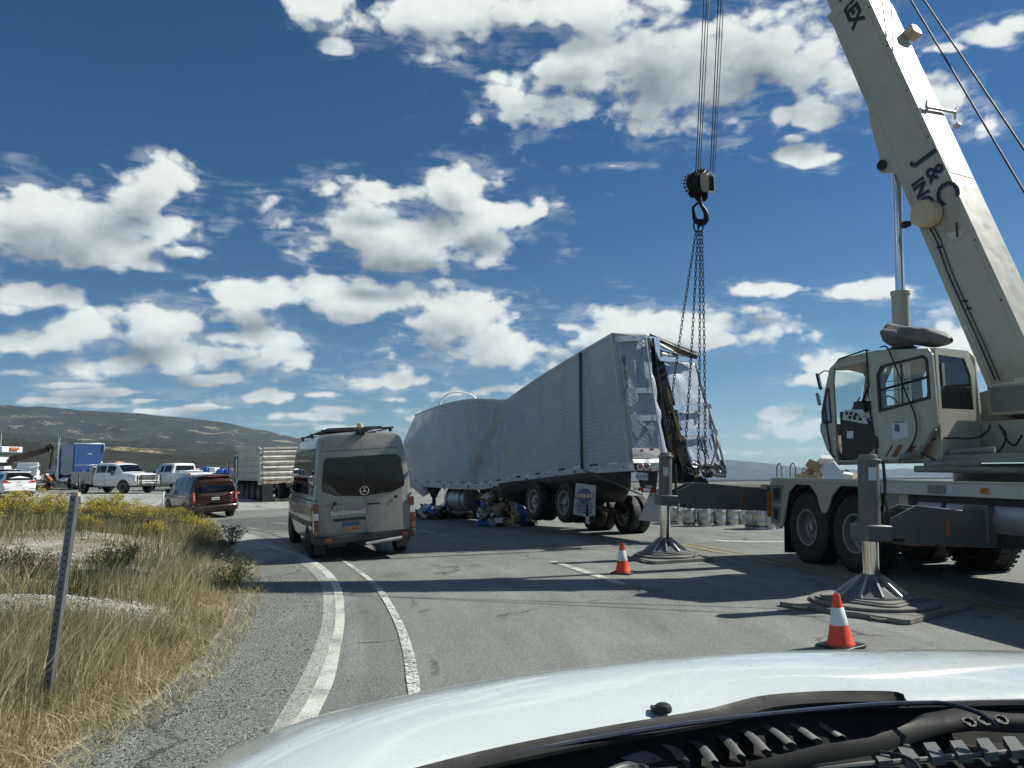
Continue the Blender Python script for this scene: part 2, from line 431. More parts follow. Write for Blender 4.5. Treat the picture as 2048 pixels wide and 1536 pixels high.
# ---- asphalt
def circle3(a, b, c):
    A = np.array([[b.x-a.x, b.y-a.y], [c.x-a.x, c.y-a.y]])*2; r = np.array([b.x**2+b.y**2-a.x**2-a.y**2, c.x**2+c.y**2-a.x**2-a.y**2])
    return np.linalg.solve(A, r)
CURV = circle3(G(835, 1380), G(745, 1165), G(560, 1085))
def asphalt_mat(name, tone=1., coarse=0., light=0.):
    m, n, b = newmat(name); c = n.coord()
    ag = n.noise(c, 70, 3, .75); ag2 = n.noise(c, 28, 3, .7)
    big = n.noise(c, .35, 6, .6); mid = n.noise(n.vm('MULTIPLY', c, (1, .22, 1)), 1.6, 6, .65)
    k = n.ramp(ag, .33, .68, .55-.2*coarse, 1.5+.5*coarse, 'LINEAR')
    k = n.math('MULTIPLY', k, n.ramp(ag2, .35, .65, .82-.25*coarse, 1.18+.2*coarse, 'LINEAR'))
    k = n.math('MULTIPLY', k, n.ramp(big, .3, .7, .8, 1.22, 'LINEAR'))
    k = n.math('MULTIPLY', k, n.ramp(mid, .35, .65, .86, 1.14, 'LINEAR'))
    # wear streaks that follow the bend of the road
    rad = n.vm('DISTANCE', n.vm('MULTIPLY', c, (1, 1, 0)), (CURV[0], CURV[1], 0), out=1)
    sv_ = n.add('ShaderNodeCombineXYZ', i_0=rad, i_1=n.math('MULTIPLY', big, 1.2)).outputs[0]
    k = n.math('MULTIPLY', k, n.ramp(n.noise(sv_, 1.7, 5, .7), .35, .65, .84, 1.2, 'LINEAR'))
    base = n.mix(light, (.115*tone, .128*tone, .117*tone), (.40, .42, .38))
    col = n.mix(1., base, n.add('ShaderNodeCombineColor', i_0=k, i_1=k, i_2=k).outputs[0], 'MULTIPLY')
    # bright stones in the chip seal
    st = n.voro(c, 110, out=1); sv = n.add('ShaderNodeSeparateColor', i_0=st).outputs[0]
    col = n.mix(n.ramp(sv, .86, .93, 0, .45+.3*coarse), col, (.42, .41, .36))
    # cracks
    dd = n.vm('ADD', c, n.vm('MULTIPLY', n.noise(c, 1.3, 5, .6, out=1), (1.1, 1.1, 0)))
    cr = n.voro(dd, .33, 'DISTANCE_TO_EDGE')
    cm_ = n.math('MULTIPLY', n.ramp(cr, .004, .012, 1, 0), n.ramp(n.noise(c, .5, 3), .5, .6))
    col = n.mix(n.math('MULTIPLY', cm_, .75), col, (.03, .03, .028))
    # oil and damp stains
    so_ = n.noise(n.vm('MULTIPLY', c, (1, .35, 1)), .8, 5, .6)
    col = n.mix(n.ramp(so_, .59, .72, 0, .6), col, (.05, .055, .052))
    n.put(b.inputs['Base Color'], col); b.inputs['Roughness'].default_value = .82
    n.put(b.inputs['Normal'], n.bump(n.math('ADD', ag, ag2), .55+.4*coarse, .012))
    return m
A_ROAD = asphalt_mat('asphalt', 1.28)
A_SHOULDER = asphalt_mat('chip_seal_shoulder', 1.05, 1.)
A_DUST = asphalt_mat('dusty_concrete', 1.0, .1, .55)
A_WET = asphalt_mat('dark_asphalt', .62)
sheet('road', [(-75, -8), (14, -8), (17, 30), (12, 66), (-70, 72)], .0, A_ROAD, 2.5)

VE = [(-60,1800),(60,1560),(200,1465),(330,1385),(425,1290),(468,1215),(480,1150),(462,1095),(440,1066),(405,1045),(345,1024),(250,1011),(120,1004),(0,1000),(-160,998),(-380,997)]
VEG = [G(*p) for p in VE]
ve_path = lerp_path([(p.x, p.y) for p in VEG], 90)
verge_outline = [tuple(p) for p in ve_path] + [(-60, 38), (-60, -6), (-4.2, -6), (-2.9, .6)]
def poly_dist(pts, poly):
    """signed distance to outline, positive inside"""
    P0 = np.array(poly); P1 = np.roll(P0, -1, 0); px, py = pts[:, 0], pts[:, 1]
    best = np.full(len(pts), 1e9); ins = np.zeros(len(pts), bool)
    for a, b in zip(P0, P1):
        e = b-a; t = np.clip(((px-a[0])*e[0]+(py-a[1])*e[1])/(e@e+1e-12), 0, 1)
        d = np.hypot(px-a[0]-t*e[0], py-a[1]-t*e[1]); best = np.minimum(best, d)
        c = ((a[1] > py) != (b[1] > py)); xx = (b[0]-a[0])*(py-a[1])/(b[1]-a[1]+1e-12)+a[0]
        ins ^= c & (px < xx)
    return np.where(ins, best, -best)
def verge_h(x, y):
    x = np.asarray(x, float); y = np.asarray(y, float)
    d = poly_dist(np.column_stack([np.ravel(x), np.ravel(y)]), verge_outline).reshape(x.shape)
    return zg(x, y) + np.where(d > 0, .02+.16*ss(0, 2.2, d)+.12*(fbm(x*.8+5, y*.8, 4, 3)-.5)*ss(0, 1.5, d)*2 + .36*np.exp(-((x+10.5)/3.4)**2-((y-16.2)/1.7)**2) + .16*np.exp(-((x+6.2)/1.6)**2-((y-9.1)/.7)**2), .012)
def verge_mat():
    m, n, b = newmat('dry_verge_soil'); c = n.coord()
    a = n.noise(c, 1.2, 8, .65); k = n.noise(c, 60, 4, .7)
    col = n.mix(n.ramp(a, .4, .62), (.22, .19, .125), (.46, .44, .38))
    col = n.mix(n.ramp(k, .45, .62, 0, .6), col, (.09, .075, .04))
    n.put(b.inputs['Base Color'], col); b.inputs['Roughness'].default_value = .95
    n.put(b.inputs['Normal'], n.bump(k, .7, .02)); return m
M_VERGE = verge_mat()
xs = np.arange(-40, 0, .28); ys = np.arange(-3, 40, .28)
gx, gy = np.meshgrid(xs, ys); gd = poly_dist(np.column_stack([gx.ravel(), gy.ravel()]), verge_outline).reshape(gx.shape)
gz = verge_h(gx, gy)
me = bpy.data.meshes.new('verge'); idx = -np.ones(gx.shape, int); vv = []; ff = []
keep = gd > -.05
for j in range(gx.shape[0]-1):
    for i in range(gx.shape[1]-1):
        if keep[j, i] and keep[j+1, i] and keep[j, i+1] and keep[j+1, i+1]:
            q = []
            for a, b_ in ((j, i), (j, i+1), (j+1, i+1), (j+1, i)):
                if idx[a, b_] < 0: idx[a, b_] = len(vv); vv.append((gx[a, b_], gy[a, b_], gz[a, b_]))
                q.append(idx[a, b_])
            ff.append(q)
me.from_pydata(vv, [], ff); me.materials.append(M_VERGE)
for p in me.polygons: p.use_smooth = True
vo = bpy.data.objects.new('verge', me); COL.objects.link(vo); vo['kind'] = 'structure'
sheet('verge_edge', [tuple(p) for p in ve_path] + [(p[0]-.5, p[1]-.1) for p in ve_path[::-1]], .008, M_VERGE, 2.)

# ---- painted lines
def strip(name, L, Rr, off, m, kind='structure', step=1.2, n=70):
    a = lerp_path([tuple(G(*p).xy) for p in L], n); b = lerp_path([tuple(G(*p).xy) for p in Rr], n)
    mb = MB(); mb.grid([[(x, y, float(zg(x, y))+off) for x, y in a], [(x, y, float(zg(x, y))+off) for x, y in b]])
    o = mb.build(name, m); o['kind'] = kind; return o
def paint_mat(name, col, wear=.5, cells=26.):
    m, n, b = newmat(name); c = n.coord(); nt = m.node_tree
    a = n.noise(c, cells*3, 4, .8); w = n.noise(c, 1.4, 5, .6)
    base = n.mix(n.ramp(n.noise(c, 9, 6, .7), .35, .7, 0, .45), col, tuple(x*.6 for x in col))
    n.put(b.inputs['Base Color'], base); b.inputs['Roughness'].default_value = .75
    n.put(b.inputs['Normal'], n.bump(a, .4, .01))
    mask = n.ramp(n.math('ADD', a, n.math('MULTIPLY', w, .5)), .5+wear*.28, .56+wear*.3, 1, 0)
    tr = n.add('ShaderNodeBsdfTransparent'); mx = n.add('ShaderNodeMixShader', i_0=mask)
    n.put(mx.inputs[1], tr); n.put(mx.inputs[2], b)
    nt.links.new(mx.outputs[0], nt.nodes['Material Output'].inputs[0]); return m
PW = paint_mat('white_road_paint', (.60, .63, .56), .95); PWW = paint_mat('worn_white_paint', (.62, .64, .58), .86, 12); PY_ = paint_mat('yellow_road_paint', (.40, .31, .12), .70)
sh_in = [(300,1700),(520,1560),(595,1437),(634,1363),(658,1298),(671,1234),(662,1169),(626,1130),(585,1108),(520,1088),(440,1069)]
sheet('gravel_shoulder', [tuple(p) for p in ve_path[:62]] + [tuple(G(*p).xy) for p in sh_in[::-1]], .004, A_SHOULDER, 2.)
strip('edge_line', [(300,1740),(460,1600),(599,1428),(634,1363),(658,1298),(671,1234),(662,1169),(626,1130),(585,1108),(530,1092)],
      [(420,1740),(560,1600),(639,1428),(668,1363),(681,1298),(689,1234),(679,1169),(642,1130),(596,1108),(538,1092)], .012, PW)
strip('lane_line', [(850,1560),(817,1389),(813,1363),(804,1298),(783,1234),(742,1169),(689,1127),(670,1117)],
      [(890,1560),(842,1389),(839,1363),(825,1298),(799,1234),(755,1169),(698,1127),(678,1117)], .012, PWW)
strip('lane_dash', [(1098,1124),(1170,1148),(1240,1172)], [(1112,1123),(1188,1147),(1258,1170)], .012, PWW, n=12)
strip('lane_dash', [(836,1061),(866,1067)], [(842,1060),(872,1066)], .012, PWW, n=5)
strip('centre_line', [(1355,1090),(1460,1111),(1650,1150),(2048,1240),(2300,1300)], [(1365,1089),(1472,1110),(1665,1149),(2064,1239),(2320,1300)], .012, PY_, n=30)
strip('centre_line', [(1372,1088),(1482,1108),(1682,1148),(2082,1237),(2330,1298)], [(1382,1087),(1494,1107),(1697,1147),(2098,1236),(2350,1298)], .012, PY_, n=30)
strip('far_edge_line', [(1430,1081),(1520,1083),(1700,1080)], [(1430,1083),(1520,1086),(1700,1083)], .012, PWW, n=12)
strip('dust_band', [(500,1530),(556,1437),(598,1363),(628,1298),(645,1234),(640,1169),(604,1130),(565,1110)], [(560,1530),(600,1437),(638,1363),(662,1298),(675,1234),(666,1169),(630,1130),(590,1110)], .008, A_DUST)
# light dusty pavement by the verge and at the junction
def gp(l): return [tuple(G(*p).xy) for p in l]
sheet('dusty_pavement', gp([(408,1047),(440,1066),(462,1094),(480,1138),(560,1120),(628,1128),(600,1104),(560,1082),(500,1066),(450,1055)]), .007, A_DUST, 2.)
sheet('dusty_junction', gp([(60,1001),(250,1010),(330,1018),(330,1006),(420,1003),(480,1006),(620,1014),(620,1028),(820,1040),(820,1012),(600,1000),(400,993),(100,985),(-100,985),(-100,998)]), .007, A_DUST, 2.)
sheet('patched_asphalt', gp([(430,1040),(600,1030),(640,1050),(640,1060),(520,1060),(450,1052)]), .009, A_WET, 2.)
for L_ in (((410,1050),(500,1068),(570,1094)), ((425,1046),(520,1062),(590,1086)), ((470,1038),(560,1048),(650,1062))):
    strip('tyre_track', L_, [(a+6, b-1.6) for a, b in L_], .0105, A_ROAD, n=14)

# ================================================================ HILLS
def hill_mat(name, dark, mid, tan, s, tanamt=.55, dots=0.):
    m, n, b = newmat(name); c = n.coord()
    a = n.noise(c, s, 9, .62); t = n.noise(n.vm('MULTIPLY', c, (.55, 1, 2.2)), s*2.2, 8, .7)
    col = n.mix(n.ramp(a, .38, .62), dark, mid)
    fine = n.noise(c, s*26, 7, .75)
    fk = n.ramp(fine, .36, .64, .35, 1.75, 'LINEAR'); col = n.mix(1., col, n.add('ShaderNodeCombineColor', i_0=fk, i_1=fk, i_2=fk).outputs[0], 'MULTIPLY')
    col = n.mix(n.math('MULTIPLY', n.ramp(t, tanamt-.05, tanamt+.05, 0, .85), n.ramp(fine, .42, .55)), col, tan)
    if dots:
        v = n.voro(c, dots); w = n.noise(c, s*3, 4)
        col = n.mix(n.math('MULTIPLY', n.ramp(v, .18, .42, 1, 0), n.ramp(w, .4, .6)), col, (.018, .024, .012))
    n.put(b.inputs['Base Color'], col); b.inputs['Roughness'].default_value = .96
    n.put(b.inputs['Normal'], n.bump(n.noise(c, s*12, 6, .7), .5, 1.5/s*.05)); return m
def hill(name, ridge, Yd, Y0, zbase, m, amp, seed, cols=170, rows=34, fs=1.):
    px = np.linspace(ridge[0][0], ridge[-1][0], cols)
    py = np.interp(px, [r[0] for r in ridge], [r[1] for r in ridge])
    py = np.convolve(np.pad(py, 3, 'edge'), np.ones(7)/7, 'valid')
    mb = MB(); G_ = []
    for j in range(rows):
        t = j/(rows-1)*1.35
        row = []
        for i in range(cols):
            top = P(px[i], py[i], Yd); k = (Y0+(Yd-Y0)*min(t, 1)+(t-1 if t > 1 else 0)*Yd*.5)/Yd
            x, y = top.x*k, Yd*k
            h = t if t <= 1 else 1-(t-1)*1.6
            prof = h*h*.55+h*.45
            nz = (fbm(x*fs/amp/6+seed, y*fs/amp/6, 6, seed)-.5)*2*amp
            gully = (abs(fbm(x*fs/amp/2.5, y*fs/amp/9+3, 5, seed+9)-.5)*2)*amp*1.3
            e = min(1, h*3)*(.12+.88*min(1, abs(1-t)*4))
            row.append((x, y, zbase+(top.z-zbase)*prof + (nz-gully+amp*.3)*e))
        G_.append(row)
    mb.grid(G_); o = mb.build(name, m, smooth=80); o['kind'] = 'structure'; return o
hm1 = hill_mat('sage_slope', (.006, .010, .007), (.018, .025, .017), (.09, .08, .05), .05, .6, .16)
hm2 = hill_mat('mid_ridge', (.007, .013, .014), (.024, .031, .026), (.42, .35, .2), .012, .56, .05)
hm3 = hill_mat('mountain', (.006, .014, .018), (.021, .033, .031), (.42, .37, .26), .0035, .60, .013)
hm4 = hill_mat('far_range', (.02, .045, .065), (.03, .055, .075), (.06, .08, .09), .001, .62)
hill('sage_slope', [(-900,850),(-300,862),(0,870),(100,884),(200,894),(300,903),(430,909),(520,922),(600,938),(700,952),(900,962),(1100,968),(1500,972)], 330, 90, -12, hm1, 3.0, 3)
hill('tan_bench', [(-900,862),(-200,866),(0,880),(120,885),(250,893),(350,898),(420,902),(480,898),(540,905),(620,928),(760,950),(1000,962)], 640, 360, -25, hm2, 6., 11)
hill('middle_ridge', [(-900,855),(-200,860),(60,864),(160,874),(230,879),(300,880),(380,884),(450,892),(520,893),(620,905),(760,935),(1000,955)], 1200, 700, -30, hm3, 12, 17)
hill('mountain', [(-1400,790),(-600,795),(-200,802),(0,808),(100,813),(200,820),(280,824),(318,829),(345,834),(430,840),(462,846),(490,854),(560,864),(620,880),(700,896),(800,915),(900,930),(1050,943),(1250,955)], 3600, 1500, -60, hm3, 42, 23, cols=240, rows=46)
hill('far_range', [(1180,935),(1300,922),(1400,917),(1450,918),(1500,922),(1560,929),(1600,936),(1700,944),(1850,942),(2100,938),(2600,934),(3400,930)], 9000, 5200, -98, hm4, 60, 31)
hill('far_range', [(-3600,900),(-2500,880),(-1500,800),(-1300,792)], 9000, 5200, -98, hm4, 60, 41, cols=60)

def haze():
    mb = MB(); mb.bx(-13500, 13500, -13500, 13500, -120, 620)
    m = bpy.data.materials.new('haze_air'); m.use_nodes = True; nt = m.node_tree; nt.nodes.clear()
    o = nt.nodes.new('ShaderNodeOutputMaterial'); v = nt.nodes.new('ShaderNodeVolumePrincipled')
    v.inputs['Color'].default_value = (.62, .8, 1, 1); v.inputs['Density'].default_value = 4.2e-5; v.inputs['Anisotropy'].default_value = .2
    nt.links.new(v.outputs[0], o.inputs['Volume'])
    ob = mb.build('haze', m, smooth=0); ob['kind'] = 'stuff'
haze()
# ================================================================ shared materials
CREAM = mat('crane_cream_paint', (.40, .405, .335), .38, var=.07, vs_=2., dirt=.38, dcol=(.26, .22, .15), coat=.15, bump=.08, bs=8, scr=.12)
GREYP = mat('crane_grey_paint', (.19, .20, .185), .42, var=.12, vs_=3., dirt=.4, dcol=(.16, .12, .08), bump=.12, bs=14, scr=.2)
STEELP = mat('outrigger_grey_paint', (.105, .12, .118), .4, var=.14, vs_=3., dirt=.35, dcol=(.2, .14, .09), bump=.1, bs=10, scr=.25)
CHROME = mat('chrome', (.78, .78, .78), .1, 1., var=.03)
ALU = mat('brushed_aluminium', (.66, .68, .7), .3, 1., var=.1, vs_=4, dirt=.15, dcol=(.3, .28, .24))
ALUD = mat('dull_aluminium', (.42, .43, .43), .5, .7, var=.15, vs_=4, dirt=.3, dcol=(.2, .18, .15))
RUB = mat('tyre_rubber', (.022, .022, .022), .72, var=.25, vs_=9, dirt=.3, dcol=(.10, .09, .075), bump=.25, bs=50)
BLK = mat('black_plastic', (.018, .02, .021), .45, var=.2, dirt=.15, dcol=(.08, .075, .065))
DARKF = mat('dark_frame_steel', (.028, .029, .03), .6, var=.25, vs_=4, dirt=.3, dcol=(.07, .055, .04), bump=.2, bs=30)
GRS = mat('greasy_black_steel', (.016, .018, .019), .45, .5, var=.3, vs_=20, bump=.3, bs=90)
CABLE = mat('wire_rope', (.03, .032, .034), .5, .5, var=.2, vs_=30, bump=.6, bs=160)
RIMG = mat('grey_rim_steel', (.30, .31, .30), .4, .5, var=.12, vs_=8, dirt=.35, dcol=(.14, .12, .1))
GLD = mat('dark_tinted_glass', (.004, .006, .008), .03, var=.1, spec=.45)
GLT = glassmat('clear_glass', (.62, .72, .74), .25)
GLK = glassmat('smoked_glass', (.22, .27, .28), .35)
ORG = mat('orange_cone_plastic', (.78, .075, .03), .45, var=.08, vs_=9, dirt=.22, dcol=(.3, .06, .03), bump=.08)
WREF = mat('white_reflective_collar', (.72, .74, .74), .35, var=.08, dirt=.3, dcol=(.4, .38, .34))
REDL = mat('red_lens', (.45, .015, .012), .15, var=.1, coat=1.)
AMB = mat('amber_lens', (.45, .15, .02), .2, var=.1, coat=1.)
WHL = mat('clear_lens', (.6, .62, .62), .12, .3, var=.1, coat=1.)
WPT = mat('white_vehicle_paint', (.74, .76, .76), .22, var=.04, coat=.9, dirt=.14, dcol=(.42, .4, .35))
WOOD = mat('torn_plywood', (.42, .29, .15), .8, var=.25, vs_=9, bump=.4, bs=30)
PAD = mat('weathered_composite_pad', (.19, .195, .175), .85, var=.2, vs_=3, dirt=.5, dcol=(.12, .11, .09), bump=.4, bs=40)
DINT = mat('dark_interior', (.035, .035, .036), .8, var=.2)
CLOTH = mat('grey_tarpaulin', (.14, .15, .145), .75, var=.2, vs_=5, dirt=.3, dcol=(.22, .2, .16), bump=.35, bs=30)
TAN = mat('buff_plastic', (.5, .43, .3), .55, var=.1, dirt=.3)
INK = mat('black_ink', (.015, .017, .02), .55, var=.1)
WINK = mat('white_ink', (.72, .73, .72), .5, var=.06)
BLUI = mat('faded_blue_ink', (.055, .10, .19), .5, var=.2, vs_=20)
STICK = mat('white_sticker', (.6, .63, .64), .45, var=.05)
RUST = mat('rusty_steel', (.22, .09, .045), .8, var=.35, vs_=8, bump=.3, bs=40)
ORI = mat('orange_print', (.36, .12, .03), .6, var=.1)

# ================================================================ wheels
def wheel(c, ax, r, w, par, rim='truck', rr_=.56, n=36, lug=True, rimmat=None, deep=.12, tread=40):
    """one wheel whose outer face looks along ax; thing > wheel > rim"""
    ax = Vector(ax).normalized(); c = Vector(c); mb = MB()
    o = c-ax*w/2; ri = r*rr_
    mb.lathe([(ri, .012), (r*.80, 0), (r*.93, .012), (r*.985, w*.12), (r, w*.2), (r, w*.8), (r*.985, w*.88), (r*.93, w-.012), (r*.80, w), (r*.70, w-.004), (ri*1.02, w-.02), (ri, w-.06), (ri*.98, w*.5), (ri, .05)], o, ax, n, caps=False)
    if tread:
        t = Vector((0, 0, 1)) if abs(ax.z) < .9 else Vector((1, 0, 0)); x = ax.cross(t).normalized(); y = ax.cross(x)
        for k in range(tread):
            a = 2*math.pi*k/tread; d = x*math.cos(a)+y*math.sin(a); tt = ax.cross(d)
            for s_ in (-1, 1):
                M = Matrix.Identity(4)
                for i in range(3): M[i][0], M[i][1], M[i][2] = ax[i], tt[i], d[i]
                p = c+d*(r+.003)+ax*(s_*w*.27); M[0][3], M[1][3], M[2][3] = p
                s0 = mb.M; mb.M = s0 @ M; mb.box((0, 0, 0), (w*.38, 2*math.pi*r/tread*.62, r*.02)); mb.M = s0
    tw = mb.build('wheel', RUB, par, smooth=40)
    WM[tw] = WM[par]
    mb = MB(); q = w-.02
    if rim == 'truck':     # deep dished disc wheel with hand holes and hub
        mb.lathe([(ri*1.0, q), (ri*1.02, q+.012), (ri*.93, q+.01), (ri*.90, q-.03), (ri*.86, q-deep), (ri*.66, q-deep-.02), (ri*.58, q-deep+.02), (ri*.50, q-deep+.03), (ri*.32, q-deep+.03), (ri*.30, q-deep+.09), (ri*.16, q-deep+.11), (ri*.14, q-deep+.14), (.001, q-deep+.14)], o, ax, n, caps=False)
        R1 = mb.build('rim', rimmat or RIMG, tw, smooth=35)
        mb = MB(); t = Vector((0, 0, 1)); x = ax.cross(t).normalized(); y = ax.cross(x)
        for k in range(10):
            a = 2*math.pi*k/10; d = x*math.cos(a)+y*math.sin(a); p = o+d*ri*.42+ax*(q-deep+.03)
            if lug: mb.cyl(p, p+ax*.03, .017, n=6)
        for k in range(8):
            a = 2*math.pi*(k+.5)/8; d = x*math.cos(a)+y*math.sin(a); p = o+d*ri*.74+ax*(q-deep-.012)
            mb.cyl(p, p+ax*.006, ri*.085, n=8)
        mb.build('lug_nuts', CHROME if rim == 'truck' and rimmat is None else DARKF, tw)
    else:                  # spoked alloy
        mb.lathe([(ri, q), (ri*1.02, q+.01), (ri*.93, q+.008), (ri*.9, q-.05), (ri*.9, q-.1)], o, ax, n, caps=False)
        t = Vector((0, 0, 1)); x = ax.cross(t).normalized(); y = ax.cross(x); ns = 6 if rim == 'six' else 5
        mb.cyl(o+ax*(q-.05), o+ax*(q-.005), ri*.26, ri*.2, n=14)
        for k in range(ns):
            a = 2*math.pi*k/ns
            for da in (-.16, .16):
                d0, d1 = a+da*1.1, a+da
                p0 = o+ax*(q-.03)+(x*math.cos(d0)+y*math.sin(d0))*ri*.2; p1 = o+ax*(q-.02)+(x*math.cos(d1)+y*math.sin(d1))*ri*.94
                mb.cyl(p0, p1, ri*.085, ri*.06, n=6)
        mb.build('rim', rimmat or ALU, tw, smooth=35)
        mb = MB(); mb.cyl(o+ax*(q-.13), o+ax*(q-.11), ri*.9, n=20); mb.build('brake_disc', DARKF, tw)
    return tw
# ================================================================ OUR OWN VEHICLE: bonnet, wipers, scuttle
def own_vehicle():
    t = thing('parked_truck', 'white bonnet of the vehicle in the foreground, with black wipers and vented scuttle', 'vehicle', frame((1.0, 1.9, 0)))
    Z = 1.13
    rear = lerp_path([(450,1720),(840,1536),(1200,1465),(1480,1409),(1620,1396),(1800,1394),(2048,1388),(2500,1390)], 46)
    front = lerp_path([(130,1700),(410,1532),(620,1440),(860,1380),(1100,1340),(1400,1311),(1650,1301),(2048,1305),(2500,1330)], 46)
    rows = []
    Rr = [G(p[0], p[1], Z) for p in rear]; Fr = []
    for k, p in enumerate(front):
        e = math.sin(math.pi*min(1, max(0, (k+6)/58)))
        Fr.append(G(p[0], p[1], Z-.17+.19*e))
    ts = [-.03, 0, .05, .12, .25, .4, .55, .7, .82, .92, 1., 1.08, 1.2, 1.4, 1.7]
    for tt in ts:
        row = []
        for a, b in zip(Rr, Fr):
            p = a.lerp(b, tt)
            if tt < 0: p = a + Vector((0, tt*.4, -.05 if tt < -.04 else -.012))
            else:
                p.z += .045*math.sin(math.pi*min(1, tt)) - (0 if tt <= 1 else (tt-1)**1.5*.62)
            row.append(p)
        rows.append(row)
    m, n, b = newmat('white_bonnet_paint'); c = n.coord()
    sp = n.noise(c, 7, 8, .75); base = n.mix(n.ramp(sp, .5, .75, 0, .3), (.56, .625, .62), (.46, .50, .49))
    dd = n.noise(n.vm('MULTIPLY', c, (1, .25, 1)), 14, 8, .8); base = n.mix(n.ramp(dd, .60, .78, 0, .22), base, (.45, .42, .36))
    bug = n.voro(c, 9.); base = n.mix(n.ramp(bug, .018, .035, .8, 0), base, (.10, .09, .085))
    n.put(b.inputs['Base Color'], base); n.put(b.inputs['Roughness'], n.ramp(sp, .3, .7, .2, .42)); b.inputs['Coat Weight'].default_value = 1.; b.inputs['Coat Roughness'].default_value = .07
    n.put(b.inputs['Normal'], n.bump(n.noise(c, 4, 3, .5), .12, .02))
    mb = MB(); mb.grid(rows); mb.build('bonnet', m, t, smooth=50)
    # washer nozzle
    q = G(1326, 1404, Z+.035); mb = MB()
    mb.lathe([(.022, -.024), (.022, -.014), (.019, -.007), (.012, -.003), (.003, -.002)], q, (0, 0, 1), 14); mb.box(q+Vector((-.014, 0, -.016)), (.034, .03, .012))
    mb.build('washer_nozzle', BLK, t, bevel=.004)
    SBLK = mat('scuttle_black', (.010, .012, .012), .62, var=.2, spec=.25, dirt=.12, dcol=(.04, .04, .036))
    # dark gutter and scuttle below the bonnet's rear edge
    mb = MB(); g0 = [a+Vector((0, -.004, -.014)) for a in Rr]; g1 = [a+Vector((0, -.07, -.10)) for a in Rr]; g2 = [a+Vector((0, -.9, -.17)) for a in Rr]
    mb.grid([g0, g1, g2]); mb.build('scuttle_tray', SBLK, t)
    mb = MB(); mb.tube([a+Vector((0, -.022, -.018)) for a in Rr], .011, 6); mb.build('rubber_seal', BLK, t)
    pv = lambda px, py, z=1.06: G(px, py, z)
    # curved vent slats
    SLT = mat('scuttle_plastic_grey', (.075, .085, .088), .5, var=.15, dirt=.25, dcol=(.16, .16, .14))
    SL = [((1180,1560),(1290,1532)),((1240,1520),(1322,1524)),((1295,1497),(1368,1522)),((1345,1478),(1428,1525)),((1392,1462),(1480,1512)),((1434,1453),(1532,1502)),((1470,1446),(1582,1488)),((1512,1441),(1634,1480)),((1556,1440),(1684,1474)),((1604,1439),(1734,1464)),((1650,1438),(1772,1458)),((1702,1437),(1812,1452)),((1748,1437),(1846,1448)),((1792,1437),(1876,1446))]
    for a, b2 in SL:
        p, e = pv(*a, 1.075), pv(*b2, 1.05); mid = p.lerp(e, .5)+Vector((.012, .006, .016)); mb = MB()
        path = lerp_path([tuple(p), tuple(mid), tuple(e)], 8); w = .014
        mb.grid([[Vector(x)+Vector((-w, 0, 0)) for x in path], [Vector(x)+Vector((0, 0, .005)) for x in path], [Vector(x)+Vector((w, 0, -.001)) for x in path], [Vector(x)+Vector((w, 0, -.03)) for x in path]])
        mb.build('vent_slat', SLT, t, smooth=60)
    LG = mat('scuttle_slat_pale', (.10, .115, .11), .6, var=.12, dirt=.3, dcol=(.12, .12, .1))
    for k in range(11):
        x = 1740+53*k-.0*k; y = 1494-4.2*k
        a, b2, c2, d2 = pv(x, y, 1.07), pv(x+24, y-2, 1.07), pv(x+46, y+26, 1.06), pv(x+18, y+29, 1.06)
        mb = MB(); i = mb.pts([a, b2, c2, d2]); j = mb.pts([q_-Vector((0, 0, .02)) for q_ in (a, b2, c2, d2)]); mb.face(i); mb.face(j[::-1])
        for u in range(4): mb.face((i[u], j[u], j[(u+1) % 4], i[(u+1) % 4]))
        mb.build('vent_rib', LG, t)
    mb = MB(); mb.tube([pv(1480, 1552, 1.05), pv(1700, 1531, 1.05), pv(1900, 1515, 1.05), pv(2060, 1500, 1.05), pv(2300, 1480, 1.05)], .007, 8); mb.build('scuttle_lip', LG, t)
    mb = MB(); a = [pv(1400, 1580, 1.015), pv(2300, 1500, 1.015)]; mb.grid([a, [p+Vector((0, -.3, -.03)) for p in a]]); mb.build('windscreen_base', SBLK, t)
    # lower wiper linkage
    mb = MB(); L = [pv(1500, 1536, 1.075), pv(1540, 1528, 1.08), pv(1640, 1502, 1.085), pv(1740, 1487, 1.09), pv(1800, 1466, 1.09), pv(1860, 1440, 1.1), pv(1930, 1430, 1.1), pv(2010, 1437, 1.1), pv(2090, 1440, 1.1)]
    wd = [16, 18, 18, 18, 26, 42, 50, 40, 34]
    top = []; bot = []
    for p, w in zip(L, wd):
        s_ = w*.55/1540*p.y; top.append(p+Vector((0, s_, s_*.2))); bot.append(p-Vector((0, s_, s_*.2)))
    rws = [top, [a.lerp(b2, .5)+Vector((0, 0, .014)) for a, b2 in zip(top, bot)], bot, [p-Vector((0, 0, .02)) for p in bot]]
    mb.grid(rws); mb.build('wiper_linkage', SBLK, t, smooth=60)
    for x, y in ((1938, 1447), (1968, 1444), (2002, 1442)):
        p = pv(x, y, 1.122); mb = MB(); mb.lathe([(.016, 0), (.016, .006), (.011, .006), (.011, .001), (.001, .001)], p, (0, -.5, 1), 14); mb.build('pivot_bolt', GRS, t)
    # wiper arm and blade
    arm = [G(1995, 1452, 1.13), G(1955, 1425, 1.15), G(1900, 1409, 1.16), G(1850, 1406, 1.16), G(1700, 1413, 1.155), G(1400, 1444, 1.145), G(1150, 1484, 1.135), G(950, 1524, 1.13), G(800, 1560, 1.125)]
    ap = lerp_path([tuple(a) for a in arm], 40); mb = MB()
    w = .0065
